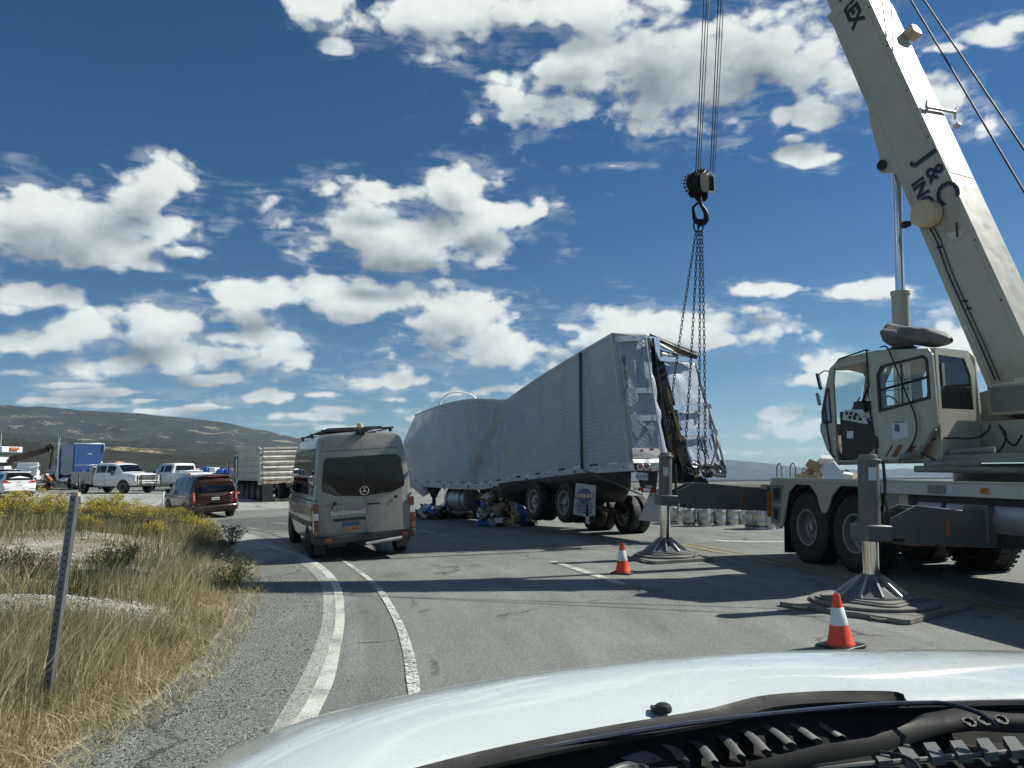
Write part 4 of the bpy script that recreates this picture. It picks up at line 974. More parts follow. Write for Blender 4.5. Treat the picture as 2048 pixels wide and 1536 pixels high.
# ---- operator's cab of the crane (a part family of the crane)
def crane_cab():
    T = CR_T
    c0 = Vector((6.11, 11.0, 0)); CF = axes(c0, -HB, Vector((0, 0, 1)))    # helper only
    # cab frame: x = to the right (away from us), y = forward, z = up; x=0 is the near (left) side
    CB = axes(c0, RTB, HB); W_ = .92
    out = [(0.02, 1.74), (1.78, 1.74), (1.97, 1.98), (2.09, 2.3), (2.07, 2.62), (1.97, 2.98), (1.86, 3.30), (1.66, 3.45), (.95, 3.49), (.08, 3.40), (0, 3.30)]
    V = Vector
    # near side frame with the open doorway between y 1.05 and 1.8
    def side(x, th=.05):
        mb = MB(CB)
        mb.prism([(1.80, 1.74+.06), (1.78, 1.74), (1.97, 1.98), (2.09, 2.3), (2.07, 2.62), (1.97, 2.98), (1.86, 3.30), (1.76, 3.30), (1.80, 3.1)], (x, 0, 0), (0, 1, 0), (0, 0, 1), (th, 0, 0))
        mb.build('front_pillar', CREAM, T, bevel=.008)
        mb = MB(CB); mb.prism([(1.86, 3.301), (1.66, 3.45), (.95, 3.49), (.95, 3.36), (1.60, 3.32), (1.76, 3.301)], (x, 0, 0), (0, 1, 0), (0, 0, 1), (th, 0, 0)); mb.build('roof_rail', CREAM, T, bevel=.006)
        mb = MB(CB); mb.prism([(.9, 1.74), (1.78, 1.74), (1.80, 1.80), (.9, 1.82)], (x, 0, 0), (0, 1, 0), (0, 0, 1), (th, 0, 0)); mb.build('door_sill', CREAM, T, bevel=.006)
        mb = MB(CB); mb.prism([(.9, 1.821), (1.3, 1.81), (.9, 2.15)], (x, 0, 0), (0, 1, 0), (0, 0, 1), (th, 0, 0)); mb.build('sill_gusset', CREAM, T, bevel=.006)
    side(0)
    # rear part of the near side (behind the slid-back door)
    mb = MB(CB); mb.ring([(.95, 1.74), (.95, 3.49), (.08, 3.40), (.02, 1.74)], [(.86, 2.62), (.86, 3.28), (.16, 3.22), (.14, 2.66)], (.0, 0, 0), (0, 1, 0), (0, 0, 1), (.04, 0, 0)); mb.build('side_panel', CREAM, T)
    # sliding door, proud of the side
    dx = -.07
    win = [(.93, 2.52), (.93, 3.10), (.84, 3.24), (.14, 3.31), (.07, 3.24), (.07, 2.66)]
    outd = [(1.06, 1.80), (1.06, 3.42), (.98, 3.46), (.06, 3.39), (.0, 3.30), (-.02, 2.3)]
    mb = MB(CB)
    mb.ring(outd, win, (dx, 0, 0), (0, 1, 0), (0, 0, 1), (.03, 0, 0))
    mb.prism([(1.06, 1.799), (-.02, 2.299), (.34, 1.80)], (dx, 0, 0), (0, 1, 0), (0, 0, 1), (.03, 0, 0))
    dr = mb.build('sliding_door', CREAM, T, smooth=0); WM[dr] = WM[T]
    inn = [(.89, 2.57), (.89, 3.08), (.81, 3.20), (.16, 3.27), (.11, 3.22), (.11, 2.70)]
    mb = MB(CB); mb.ring(win, inn, (dx-.008, 0, 0), (0, 1, 0), (0, 0, 1), (.03, 0, 0)); mb.build('window_rubber', BLK, dr)
    mb = MB(CB); mb.poly([(dx+.006, y, z) for y, z in inn]); mb.build('window_pane', GLT, dr)
    mb = MB(CB); mb.cyl((dx, .9, 2.86), (dx, .1, 2.98), .02, n=6); mb.cyl((dx, .52, 2.6), (dx, .50, 3.23), .012, n=6); mb.build('window_bar', BLK, dr)
    mb = MB(CB); mb.bx(dx-.03, dx, 1.05, .97, 1.98, 2.16); mb.build('door_latch', BLK, dr, bevel=.006)
    mb = MB(CB); mb.poly([(dx-.004, .72, 2.10), (dx-.004, .46, 2.13), (dx-.004, .46, 2.38), (dx-.004, .72, 2.35)]); mb.build('notice_sticker', STICK, dr)
    mb = MB(CB); mb.poly([(dx-.007, .68, 2.23), (dx-.007, .6, 2.21), (dx-.007, .585, 2.31), (dx-.007, .665, 2.335)]); mb.build('sticker_print', BLUI, dr)
    text('sticker_lettering', 'CAUTION', .04, axes(CB @ V((dx-.007, .59, 2.355)), -HB, V((0, 0, 1))), INK, dr, .001)
    for k, (y, w, m) in enumerate(((.86, .025, INK), (.72, .08, RUST), (.5, .08, RUST), (.36, .08, GREYP), (.22, .06, RUST))):
        z0, z1 = 1.84, 2.02
        if k > 1: z0, z1 = 1.84, 2.0
        mb = MB(CB); mb.poly([(dx-.005, y+w/2, z0), (dx-.005, y-w/2, z0), (dx-.005, y-w/2-.13, z1), (dx-.005, y+w/2-.13, z1)]); mb.build('stripe_decal', m, dr)
    mb = MB(CB); mb.poly([(-.004, 1.18, 1.84), (-.004, .98, 1.84), (-.004, .98, 2.04)]); mb.build('stripe_decal', RUST, T)
    # far side, back, front, roof, floor
    mb = MB(CB); mb.ring(outd, inn, (W_, 0, 0), (0, 1, 0), (0, 0, 1), (.04, 0, 0)); mb.prism([(1.06, 1.80), (1.06, 2.35), (2.09, 2.35), (1.97, 1.98), (1.78, 1.80)], (W_, 0, 0), (0, 1, 0), (0, 0, 1), (.04, 0, 0)); mb.prism([(1.06, 3.42), (1.66, 3.45), (1.9, 3.2), (1.82, 3.2), (1.62, 3.36), (1.06, 3.36)], (W_, 0, 0), (0, 1, 0), (0, 0, 1), (.04, 0, 0)); mb.prism([(1.9, 3.2), (2.09, 2.35), (2.02, 2.35), (1.82, 3.2)], (W_, 0, 0), (0, 1, 0), (0, 0, 1), (.04, 0, 0)); mb.build('far_side', CREAM, T)
    for z in (2.6, 2.95, 3.1):
        mb = MB(CB); mb.cyl((W_+.02, 1.06, z), (W_+.02, 1.95, z), .008, n=5); mb.build('guard_bar', BLK, T)
    for y in (1.3, 1.55): mb = MB(CB); mb.cyl((W_+.02, y, 2.4), (W_+.02, y, 3.3), .008, n=5); mb.build('guard_bar', BLK, T)
    mb = MB(CB); mb.ring([(0, 1.74), (W_, 1.74), (W_, 3.1), (W_-.14, 3.40), (0, 3.40)], [(.06, 2.52), (W_-.10, 2.52), (W_-.12, 3.02), (W_-.24, 3.28), (.06, 3.30)], (0, .0, 0), (1, 0, 0), (0, 0, 1), (0, .05, 0)); mb.build('rear_wall', CREAM, T)
    mb = MB(CB); mb.poly([(.055, .02, 2.51), (W_-.095, .02, 2.51), (W_-.115, .02, 3.02), (W_-.23, .02, 3.29), (.055, .02, 3.31)]); mb.build('rear_window', mat('rear_cab_glass', (.01, .013, .015), .05, var=.1), T)
    mb = MB(CB); mb.bx(.11, .17, -.012, .0, 2.85, 3.18); mb.build('rear_vent', GREYP, T)
    top = [(1.86, 3.30), (1.66, 3.45), (.95, 3.49), (.08, 3.40), (0, 3.30)]
    mb = MB(CB); mb.grid([[(0.0, y, z+.004) for y, z in top], [(W_*.5, y, z+.03) for y, z in top], [(W_-.1, y, z-.01) for y, z in top], [(W_, y, z-.14) for y, z in top]]); mb.build('cab_roof', CREAM, T, solid=.03, smooth=50)
    fr = [(1.78, 1.74), (1.97, 1.98), (2.09, 2.3), (2.08, 2.42)]
    mb = MB(CB); mb.grid([[(0, y, z) for y, z in fr], [(W_, y, z) for y, z in fr]]); mb.build('front_panel', CREAM, T, solid=.02)
    fg = [(2.08, 2.43), (2.06, 2.62), (1.96, 2.98), (1.85, 3.28)]
    mb = MB(CB); mb.grid([[(.05, y, z) for y, z in fg], [(W_-.02, y, z) for y, z in fg]]); mb.build('windscreen', GLT, T)
    mb = MB(CB); mb.bx(0, W_, 0, 1.78, 1.74, 1.78); mb.build('cab_floor', DARKF, T)
    mb = MB(CB); mb.bx(.02, .8, .06, 1.74, 1.79, 1.81); mb.build('floor_mat', BLK, T)
    # front quarter pane with its own frame, and mirrors
    mb = MB(CB); q = [(1.86, 2.42), (2.03, 2.40), (2.05, 2.6), (1.93, 2.98), (1.88, 3.0)]; qi = [(1.885, 2.455), (2.0, 2.44), (2.015, 2.6), (1.92, 2.92), (1.9, 2.93)]
    mb.ring(q, qi, (-.014, 0, 0), (0, 1, 0), (0, 0, 1), (.01, 0, 0)); mb.build('quarter_window_rubber', BLK, T)
    mb = MB(CB); mb.poly([(-.006, y, z) for y, z in qi]); mb.build('quarter_window', mat('pale_sky_glass', (.16, .24, .33), .05, var=.05, coat=1), T)
    for z0, z1, nm, m in ((2.98, 3.26, 'mirror', BLK), (2.72, 2.93, 'mirror', GREYP)):
        mb = MB(CB); mb.box((-.02, 2.06+(.03 if z0 < 2.9 else -.0), (z0+z1)/2), (.11, .05, z1-z0), Matrix.Rotation(R(-12), 3, 'X') @ Matrix.Rotation(R(30), 3, 'Z')); mm = mb.build(nm, m, T, bevel=.02); WM[mm] = WM[T]
        mb = MB(CB); mb.box((-.03, 2.03+(.03 if z0 < 2.9 else -.0), (z0+z1)/2), (.085, .006, (z1-z0)*.82), Matrix.Rotation(R(-12), 3, 'X') @ Matrix.Rotation(R(30), 3, 'Z')); mb.build('mirror_glass', CHROME, mm)
    mb = MB(CB); mb.tube([(-.01, 1.86, 3.27), (-.01, 1.95, 3.29), (-.02, 2.05, 3.24)], .01, 6); mb.build('mirror_arm', BLK, T, smooth=60)
    mb = MB(CB); mb.tube([(-.02, 1.98, 2.72), (-.02, 1.96, 2.4), (-.02, 1.90, 1.9), (-.02, 1.83, 1.86)], .012, 6); mb.build('mirror_stay', BLK, T, smooth=60)
    # grab rail over the door and hanging cable in front of the window
    mb = MB(CB); mb.tube([(-.03, 1.66, 3.40), (-.05, 1.62, 3.44), (-.05, 1.1, 3.52), (-.03, 1.05, 3.50)], .012, 6); mb.tube([(-.08, 1.07, 3.50), (-.09, 1.07, 2.6), (-.09, 1.0, 1.85), (-.09, .95, 1.76)], .014, 6); mb.build('grab_rail', BLK, T, smooth=60)
    mb = MB(CB); mb.tube(lerp_path([(-.09, .82, 3.52), (-.13, .68, 3.5), (-.12, .6, 3.3), (-.11, .5, 3.0), (-.11, .40, 2.7), (-.11, .31, 2.45), (-.11, .30, 2.2), (-.11, .40, 2.0), (-.11, .55, 1.84), (-.11, .62, 1.76)], 36), .012, 7); mb.build('hanging_cable', BLK, T, smooth=60)
    mb = MB(CB); mb.cyl((-.09, .02, 2.22), (-.09, .3, 1.86), .022, n=8); mb.cyl((-.09, .06, 2.17), (-.09, .18, 2.01), .032, n=8); mb.build('door_strut', GREYP, T)
    # interior: console, seat, levers, pillars
    mb = MB(CB); mb.prism([(1.76, 1.81), (1.06, 1.81), (1.15, 2.3), (1.3, 2.52), (1.76, 2.60)], (.06, 0, 0), (0, 1, 0), (0, 0, 1), (.72, 0, 0)); mb.build('console', BLK, T, bevel=.02)
    mb = MB(CB); M2 = CB @ Matrix.Translation((.05, 1.42, 2.55)) @ Matrix.Rotation(R(-18), 4, 'Y')
    mb = MB(M2); mb.bx(0, .32, -.28, .12, -.02, .0); mb.bx(-.01, 0, -.28, .12, -.16, .0); mb.build('instrument_panel', mat('silver_panel', (.4, .42, .42), .3, .5, var=.1, coat=.4), T)
    mb = MB(CB); mb.prism([(1.22, 2.36), (1.70, 2.46), (1.66, 2.62), (1.30, 2.60)], (.05, 0, 0), (0, 1, 0), (0, 0, 1), (.012, 0, 0)); mb.build('gauge_plate', mat('silver_panel', (.4, .42, .42)), T)
    for y, z in ((1.60, 2.56), (1.52, 2.55), (1.43, 2.53), (1.55, 2.49), (1.46, 2.47), (1.36, 2.45)):
        mb = MB(CB); mb.cyl((.05, y, z), (.04, y, z), .028, n=10); mb.build('gauge', BLK, T)
    for k, (y, z) in enumerate(((.05, -.05), (-.04, -.06), (-.13, -.07), (.02, -.12), (-.08, -.13), (-.2, -.1))):
        mb = MB(M2); mb.cyl((-.012, y, z), (-.02, y, z), .022 if k < 3 else .014, n=10); mb.build('gauge', BLK, T)
    mb = MB(CB); mb.box((.25, 1.38, 2.66), (.4, .22, .16)); mb.build('monitor', BLK, T, bevel=.03)
    mb = MB(CB); mb.bx(.04, .05, 1.62, 1.50, 2.15, 2.27); mb.build('console_plate', STICK, T)
    mb = MB(CB); mb.tube([(.25, 1.55, 2.58), (.3, 1.38, 2.95), (.35, 1.1, 3.4)], .02, 6); mb.tube([(.5, 1.6, 2.5), (.5, 1.2, 3.1), (.5, 1.0, 3.44)], .035, 8); mb.tube([(.15, 1.62, 2.58), (.2, 1.45, 2.82), (.25, 1.4, 2.7)], .01, 6); mb.build('inner_bar', BLK, T)
    mb = MB(CB); mb.prism([(.25, 1.8), (.8, 1.8), (.8, 2.28), (.34, 2.28)], (.2, 0, 0), (0, 1, 0), (0, 0, 1), (.5, 0, 0)); mb.prism([(.36, 2.25), (.2, 2.3), (.08, 2.95), (.16, 3.06), (.28, 3.0), (.44, 2.4)], (.22, 0, 0), (0, 1, 0), (0, 0, 1), (.46, 0, 0)); mb.build('operator_seat', mat('grey_seat_cloth', (.10, .11, .11), .85, var=.15), T, bevel=.04)
    mb = MB(CB); mb.tube([(.45+.2*math.cos(a), 1.08+.05*math.sin(a), 2.62+.19*math.sin(a)) for a in [2*math.pi*k/16 for k in range(16)]], .014, 6, closed=True); mb.cyl((.45, 1.1, 2.6), (.45, 1.3, 2.4), .02, n=8); mb.build('steering_wheel', BLK, T)
crane_cab()

def cover_roll():
    """tarpaulin bundle lying on the cab roof"""
    o = Vector((6.11, 11.0, 0)); CB = axes(o, RTB, HB)
    t0 = P(1772, 676, 11.9); t1 = P(1904, 684, 11.2)
    T = thing('tarpaulin', 'grey bundled tarpaulin lying on the roof of the crane cab', 'tarp', frame((t0+t1)/2))
    mb = MB(); rows = []; n = 22
    d = t1-t0; sd = Vector((0, 0, 1)); lat = d.cross(sd).normalized()
    for i in range(30):
        u = i/29; r = (.175-.03*u if u < .7 else (.154)*math.sqrt(max(0.02, 1-((u-.7)/.31)**2)))*(1+.05*math.sin(u*11))
        if u < .05: r *= .75+u*5
        c = t0+d*u+sd*(.03-.0*u); row = []
        for k in range(n):
            a = 2*math.pi*k/n; w = 1+.17*math.sin(5*a+u*6)*(1-u)+.10*(vnoise(np.array(u*9.), np.array(a*2.5), 4)-.5)*2
            row.append(c+lat*math.cos(a)*r*1.5*w+sd*math.sin(a)*r*w*(1.0 if math.sin(a) > 0 else .75))
        rows.append(row)
    mb.grid(rows, close=True); mb.face([k for k in range(n)]); mb.build('bundle', CLOTH, T, smooth=70)
    mb = MB(); a = t0+d*.05
    mb.grid([[a+lat*.1+sd*-.02, a+lat*.05+sd*-.1, a-lat*.12-sd*.12, a-d*.25-lat*.2-sd*.22], [a+d*.3+lat*.1, a+d*.35-sd*.08, a+d*.4-lat*.1-sd*.11, a+d*.1-lat*.22-sd*.2]]); mb.build('loose_flap', CLOTH, T, solid=.01)
cover_roll()

# ---- timber / composite outrigger pads: each sheet is its own thing
def pads(foot, k, rot, s):
    names = (('near', 'far')[k])
    def M(z): return frame((foot.x, foot.y, z), rot)
    who = ('nearest the bonnet', 'beside the lifted trailer')[k]
    T = thing('outrigger_pad', 'square weathered grey base pad under the outrigger foot '+who, 'outrigger pad', M(.002), 'outrigger pads')
    mb = MB(M(.002)); h = .80*s
    mb.prism([(h-.05, -h), (h, -h+.05), (h, h-.05), (h-.05, h), (-h+.05, h), (-h, h-.05), (-h, -h+.05), (-h+.05, -h)], (0, 0, .002), (1, 0, 0), (0, 1, 0), (0, 0, .055)); mb.build('board', PAD, T, bevel=.005)
    for sx, sy in ((-1, -1), (-1, 1)):
        mb = MB(M(.002)); mb.tube([(sx*h*.98, sy*h*.5+.07*math.cos(a), .035) if 0 else (sx*(h+.05*math.sin(a)), sy*h*.6+.09*math.cos(a), .035) for a in [R(180*q/8) for q in range(9)]], .01, 6); mb.build('rope_handle', TAN, T, smooth=60)
    T = thing('outrigger_pad', 'round grey pad on the square base pad, under the outrigger foot '+who, 'outrigger pad', M(.062), 'outrigger pads')
    mb = MB(M(.062)); mb.lathe([(.02, 0), (.70*s, 0), (.72*s, .008), (.72*s, .035), (.70*s, .042), (.02, .042)], (.0, 0, 0), (0, 0, 1), 40); mb.build('disc', PAD, T, smooth=35)
    T = thing('outrigger_pad', 'small rounded grey pad topmost of the stack under the outrigger foot '+who, 'outrigger pad', M(.106), 'outrigger pads')
    mb = MB(M(.106)); mb.prism(rr(-.52*s, .52*s, -.52*s, .52*s, .16, 5), (0, 0, 0), (1, 0, 0), (0, 1, 0), (0, 0, .022)); mb.build('board', PAD, T, bevel=.004)
    mb = MB(M(.13)); mb.prism(rr(-.47*s, .47*s, -.47*s, .47*s, .14, 5), (0, 0, 0), (1, 0, 0), (0, 1, 0), (0, 0, .014)); mb.build('top_board', PAD, T, bevel=.003)
FOOT1.z = .15; FOOT2.z = .15
pads(FOOT1, 0, R(38), 1.0); pads(FOOT2, 1, R(20), .82)
# ================================================================ BROKEN REFRIGERATED TRAILER
TRW = mat('trailer_white_skin', (.32, .365, .40), .36, var=.05, vs_=.8, dirt=.22, dcol=(.36, .38, .38), coat=.25)
RAILW = mat('trailer_rail', (.42, .45, .47), .45, .2, var=.1, vs_=3, dirt=.35, dcol=(.17, .15, .12))
STRAPM = mat('strap_webbing', (.10, .095, .07), .8, var=.15)
def quilted():
    m, n, b = newmat('quilted_stainless'); c = n.coord()
    sp = n.add('ShaderNodeSeparateXYZ', i_0=c).outputs
    a = n.math('ADD', n.math('MULTIPLY', sp[0], 7.), n.math('MULTIPLY', sp[2], 9.)); d = n.math('SUBTRACT', n.math('MULTIPLY', sp[0], 7.), n.math('MULTIPLY', sp[2], 9.))
    w = n.math('MAXIMUM', n.math('PINGPONG', a, .5), n.math('PINGPONG', d, .5))
    big = n.noise(c, 1.6, 4, .6)
    base = n.mix(n.ramp(w, .44, .5), (.38, .44, .53), (.27, .32, .41))
    chain_refl = n.noise(n.vm('MULTIPLY', c, (4, 4, .5)), 1.1, 5, .65, 1.2)  # wavy dark blue streaks: reflections of the chains, painted into the base colour
    base = n.mix(n.ramp(chain_refl, .56, .63, 0, .55), base, (.10, .15, .27))
    n.put(b.inputs['Base Color'], base); b.inputs['Metallic'].default_value = .35; n.put(b.inputs['Roughness'], n.ramp(big, .3, .7, .34, .5))
    n.put(b.inputs['Normal'], n.bump(n.math('ADD', n.ramp(w, .3, .5, 1, 0), n.math('MULTIPLY', big, 2.5)), .22, .03)); return m
QLT = quilted()

def trailer():
    V = Vector
    T = thing('semi_trailer', 'white refrigerated semi trailer buckled in the middle, its torn rear lifted by chains', 'trailer', frame((1.4, 19.5, 0)))
    XY = [(2.72, 17.5), (1.77, 19.5), (1.04, 21.0), (.45, 22.2), (-.18, 23.4), (-.64, 24.15), (-1.2, 24.75), (-1.84, 25.7), (-2.5, 27.0), (-3.14, 28.7), (-3.95, 31.0)]
    topY = [668, 706, 743, 772, 799, 799.5, 799, 803, 811, 820, 831]; topX = [1225, 1160, 1099, 1054, 1013, 985, 949, 916, 883, 857, 830]
    botX = [1262, 1164, 1092, 1040, 990, 962, 930, 900, 868, 838, 806]; botY = [928, 937, 949, 957, 965, 969, 969, 968, 966, 965, 963]
    ctrl = []
    for (x, y), tx, ty, bx_, by in zip(XY, topX, topY, botX, botY):
        ctrl.append((y, tx, ty, bx_, by))
    NC = 13*6+1
    c = lerp_path(ctrl, NC); NR = 22
    def sp(i, t):
        Y, tx, ty, bx_, by = c[i]
        a, b = P(tx, ty, Y), P(bx_, by, Y); u = i/(NC-1)
        p = a.lerp(b, t)
        # skin wrinkles: diagonal creases gathered at the buckle
        s = math.exp(-((u-.47)/.14)**2); e = math.sin(math.pi*t)
        w = fbm(np.array(u*26+t*4.5), np.array(t*2.2-u*3), 4, 5)-.5
        p.x += float(w)*(.05+.42*s)*e; p.y += float(fbm(np.array(u*9.+3), np.array(t*2.), 3, 8)-.5)*.22*e*s
        uc = .40+.15*t; v_ = u-uc                      # the sharp fold where the body buckled
        fd = .17*math.exp(-abs(v_)/.022)*(.35+.65*e) - .10*math.exp(-((v_-.06)/.04)**2)*e
        p.x += .9*fd; p.y += .43*fd
        f2 = .10*math.exp(-abs(u-.36-.03*t)/.02)*e; p.x -= .9*f2; p.y -= .43*f2
        p.x -= .27*float(ss(.86, 1, u))*max(0., min(t/.4, (1-t)/.6))
        return p
    for k in range(13):
        mb = MB(); mb.grid([[sp(k*6+j, r/(NR-1)*.985+.004) + V((-.004, -.004, 0))*(1 if 0 < j < 6 else 0) for j in range(7)] for r in range(NR)])
        mb.build('side_panel', TRW, T, smooth=40)
    # horizontal corrugation: fine ribs proud of the skin
    for r in range(1, 30):
        t = r/30.; mb = MB()
        mb.grid([[sp(i, t-.0016)+V((-.003, -.004, 0)) for i in range(0, NC)], [sp(i, t)+V((-.006, -.009, 0)) for i in range(0, NC)], [sp(i, t+.0016)+V((-.003, -.004, 0)) for i in range(0, NC)]]); mb.build('skin_rib', TRW, T, smooth=0)
    for k in range(0, 14):
        mb = MB(); i = k*6; mb.grid([[sp(i, q/20)+V((-.008, -.010, 0)) for q in range(21)], [sp(min(i+1, NC-1), q/20).lerp(sp(i, q/20), .92)+V((-.010, -.012, 0)) for q in range(21)]]); mb.build('panel_seam', RAILW, T)
    # rails
    tr = [sp(i, 0) for i in range(NC)]; br = [sp(i, 1) for i in range(NC)]
    mb = MB(); mb.grid([[p+V((.05, .03, .03)) for p in tr], [p+V((-.014, -.012, .03)) for p in tr], [p+V((-.014, -.012, -.05)) for p in tr]]); mb.build('top_rail', RAILW, T)
    mb = MB(); mb.grid([[p+V((-.012, -.014, .05)) for p in br], [p+V((-.025, -.02, .045)) for p in br], [p+V((-.025, -.02, -.15)) for p in br], [p+V((.03, .02, -.16)) for p in br]]); mb.build('bottom_rail', RAILW, T)
    for i in range(2, NC-1, 3):
        p = br[i]; q = br[i+1]; d = (q-p)
        mb = MB(); a = p+V((-.028, -.024, .028)); mb.poly([a, a+d*1.3, a+d*1.3+V((0, 0, .045)), a+V((0, 0, .045))]); mb.build('conspicuity_tape', (RUST if i % 2 else WINK) if i > 30 else (DINT if i % 2 else WINK), T)
    for i in range(1, NC-1, 4):
        mb = MB(); a = br[i]+V((-.026, -.022, -.06)); mb.cyl(a, a+V((-.006, -.012, 0)), .035 if i % 3 == 0 else .018, n=8); mb.build('rail_rivet', BLK, T)
    # rear corner post, other wall, roof, floor
    W3 = V((.905, .425, 0))*2.5
    far = lambda p, k=1., dz=0.: p+W3*k+V((0, 0, dz))
    mb = MB(); idx = list(range(10, NC))
    mb.grid([[sp(i, r/8)+W3 for i in idx] for r in range(9)]); mb.build('far_wall', TRW, T)
    mb = MB(); mb.grid([[sp(i, 0)+W3*k+V((0, 0, .02-(.25*math.exp(-((i/NC-.47)/.06)**2))*(1 if 0 < k < 1 else 0))) for i in (range(0, NC) if k < .6 else [max(i, 6) for i in range(NC)])] for k in (0, .25, .5, .75, 1)]); mb.build('roof', RAILW, T)
    mb = MB(); mb.grid([[sp(i, 1)+W3*k+V((0, 0, -.02)) for i in range(0, NC)] for k in (0, .5, 1)]); mb.build('floor', DARKF, T)
    mb = MB(); mb.grid([[sp(NC-1, r/8)+W3*k+V((-.0, .0, 0)) for r in range(9)] for k in (0, .5, 1)]); mb.build('front_wall', TRW, T)
    # ---------------- rear frame, left door
    q = lambda x, y, Y: P(x, y, Y)
    def quad(name, m, pts, th=.04, par=T, nx=1, bump_=0.):
        a = [V(p) for p in pts]; nrm = (a[1]-a[0]).cross(a[3]-a[0]).normalized()
        if nrm.y > 0: nrm = -nrm
        mb = MB(); i = mb.pts(a); j = mb.pts([p-nrm*th for p in a]); mb.face(i); mb.face(j[::-1])
        for k in range(4): mb.face((i[k], j[k], j[(k+1) % 4], i[(k+1) % 4]))
        return mb.build(name, m, par)
    quad('corner_post', RAILW, [q(1222, 667, 17.46), q(1234, 670, 17.48), q(1272, 935, 17.48), q(1260, 938, 17.45)], .1)
    # the door panel as a curved quilted sheet
    def sheetq(name, m, tl, tr_, bl, brr, par=T, nx=10, ny=24, wob=.03, seed=1, tear=0.):
        mb = MB(); rows = []
        for j in range(ny+1):
            v = j/ny; row = []
            for i in range(nx+1):
                u = i/nx; p = (tl.lerp(tr_, u)).lerp(bl.lerp(brr, u), v)
                w = float(fbm(np.array(u*2.5+seed), np.array(v*4.), 4, seed)-.5)
                p = p+V((w*wob, -abs(w)*wob*1.5, 0))
                if tear and u > .75: p += V((-(float(vnoise(np.array(v*11.), np.array(seed*3.), 3)))*tear*(u-.75)*4, 0, 0))
                row.append(p)
            rows.append(row)
        mb.grid(rows); return mb.build(name, m, par, smooth=60, solid=.03)
    Yl, Yr = 17.44, 17.72
    ld = sheetq('left_door', QLT, q(1235, 676, Yl), q(1297, 672, Yr), q(1266, 916, Yl), q(1338, 915, Yr), wob=.05, seed=3, tear=.12)
    WM[ld] = WM[T]
    quad('header', ALUD, [q(1228, 666, 17.4), q(1290, 668, 17.6), q(1300, 676, 17.6), q(1229, 674, 17.4)], .06)
    quad('header_cap', ALU, [q(1296, 671, 17.6), q(1320, 676, 17.8), q(1320, 720, 17.8), q(1300, 676, 17.6)], .03)
    for y0, y1 in ((776, 787), (830, 842)):
        f = lambda y: (y-676)/240
        xl = lambda y: 1235+31*f(y)+8; xr = lambda y: 1297+41*f(y)
        quad('door_band', ALU, [q(xl(y0)-2, y0, Yl-.12), q(xr(y0)-8, y0-1, Yr-.12), q(xr(y1)-8, y1-1, Yr-.12), q(xl(y1)-2, y1, Yl-.12)], .02, ld)
        quad('hinge', STICK, [q(xl(y0)-3, y0+1, Yl-.16), q(xl(y0)+12, y0+1, Yl-.16), q(xl(y1)+12, y1-1, Yl-.16), q(xl(y1)-3, y1-1, Yl-.16)], .02, ld)
    quad('door_head_strip', ALU, [q(1234, 673, Yl-.12), q(1294, 670, Yr-.12), q(1296, 680, Yr-.12), q(1235, 684, Yl-.12)], .02, ld)
    quad('hinge', STICK, [q(1229, 674, Yl-.16), q(1239, 674, Yl-.16), q(1241, 683, Yl-.16), q(1231, 683, Yl-.16)], .02, ld)
    for a in ((1272, 858), (1301, 853)):
        pts = [(a[0]-10, a[1]), (a[0]+1, a[1]-16), (a[0]+13, a[1]+(-2)), (a[0]+4, a[1]+20)]
        if a[0] > 1290: pts = [(a[0]-9, a[1]), (a[0]+3, a[1]-10), (a[0]+9, a[1]+4), (a[0]+4, a[1]+26)]
        pl = [q(x, y, 17.36 if a[0] < 1290 else 17.42) for x, y in pts]; quad('placard_holder', STICK, pl, .012, ld)
        m = [q((pts[0][0]*.7+pts[1][0]*.3), (pts[0][1]*.7+pts[1][1]*.3), 17.33), q(pts[2][0], pts[2][1]+0, 17.33)]
        mb = MB(); mb.cyl(q(pts[0][0], pts[0][1], 17.33), q(pts[2][0], pts[2][1], 17.33), .006, n=5); mb.build('placard_rib', ALUD, ld)
    for i, ch in enumerate('87691'):
        y = 718+i*13.2; x = 1242+(y-676)*.133
        c0 = q(x, y, 17.30); text('trailer_number', ch, .19, axes(c0, V((1, .35, 0)), V((-.13, 0, 1))), INK, ld, .003, bold=.006)
    for xx, Yk in ((1291, 17.6), (1306, 17.8)):
        mb = MB(); mb.tube([q(xx, 676, Yk-.12), q(xx+14, 780, Yk-.12), q(xx+26, 850, Yk-.12), q(xx+36, 914, Yk-.12)], .022, 8); mb.build('lock_rod', ALUD if xx < 1300 else GRS, T, smooth=60)
    for x, y, w in ((1283, 901, 7), (1303, 899, 8)):
        mb = MB(); a = q(x, y, 17.3); mb.box(a, (w*.0115, .03, .05)); mb.build('clearance_lamp', REDL, T, bevel=.006)
    quad('door_foot_strip', WINK, [q(1264, 896, 17.36), q(1318, 897, 17.6), q(1325, 916, 17.6), q(1267, 917, 17.36)], .02)
    for x in (1270, 1276, 1271, 1282): mb = MB(); mb.cyl(q(x, 908+(x % 3)*2, 17.33), q(x, 908+(x % 3)*2, 17.31), .014, n=8); mb.build('foot_bolt', INK, T)
    # bumper box with twin lamps, left
    quad('lamp_box_lid', ALU, [q(1265, 918, 17.0), q(1318, 918, 17.2), q(1318, 925, 17.15), q(1268, 926, 16.95)], .04)
    lb = quad('lamp_box', ALU, [q(1267, 925, 17.0), q(1318, 925, 17.2), q(1319, 943, 17.2), q(1268, 940, 17.0)], .25)
    WM[lb] = WM[T]
    quad('lamp_mount', BLK, [q(1269, 926.5, 16.98), q(1301, 926.5, 17.1), q(1302, 941, 17.1), q(1270, 938.5, 16.98)], .03, lb)
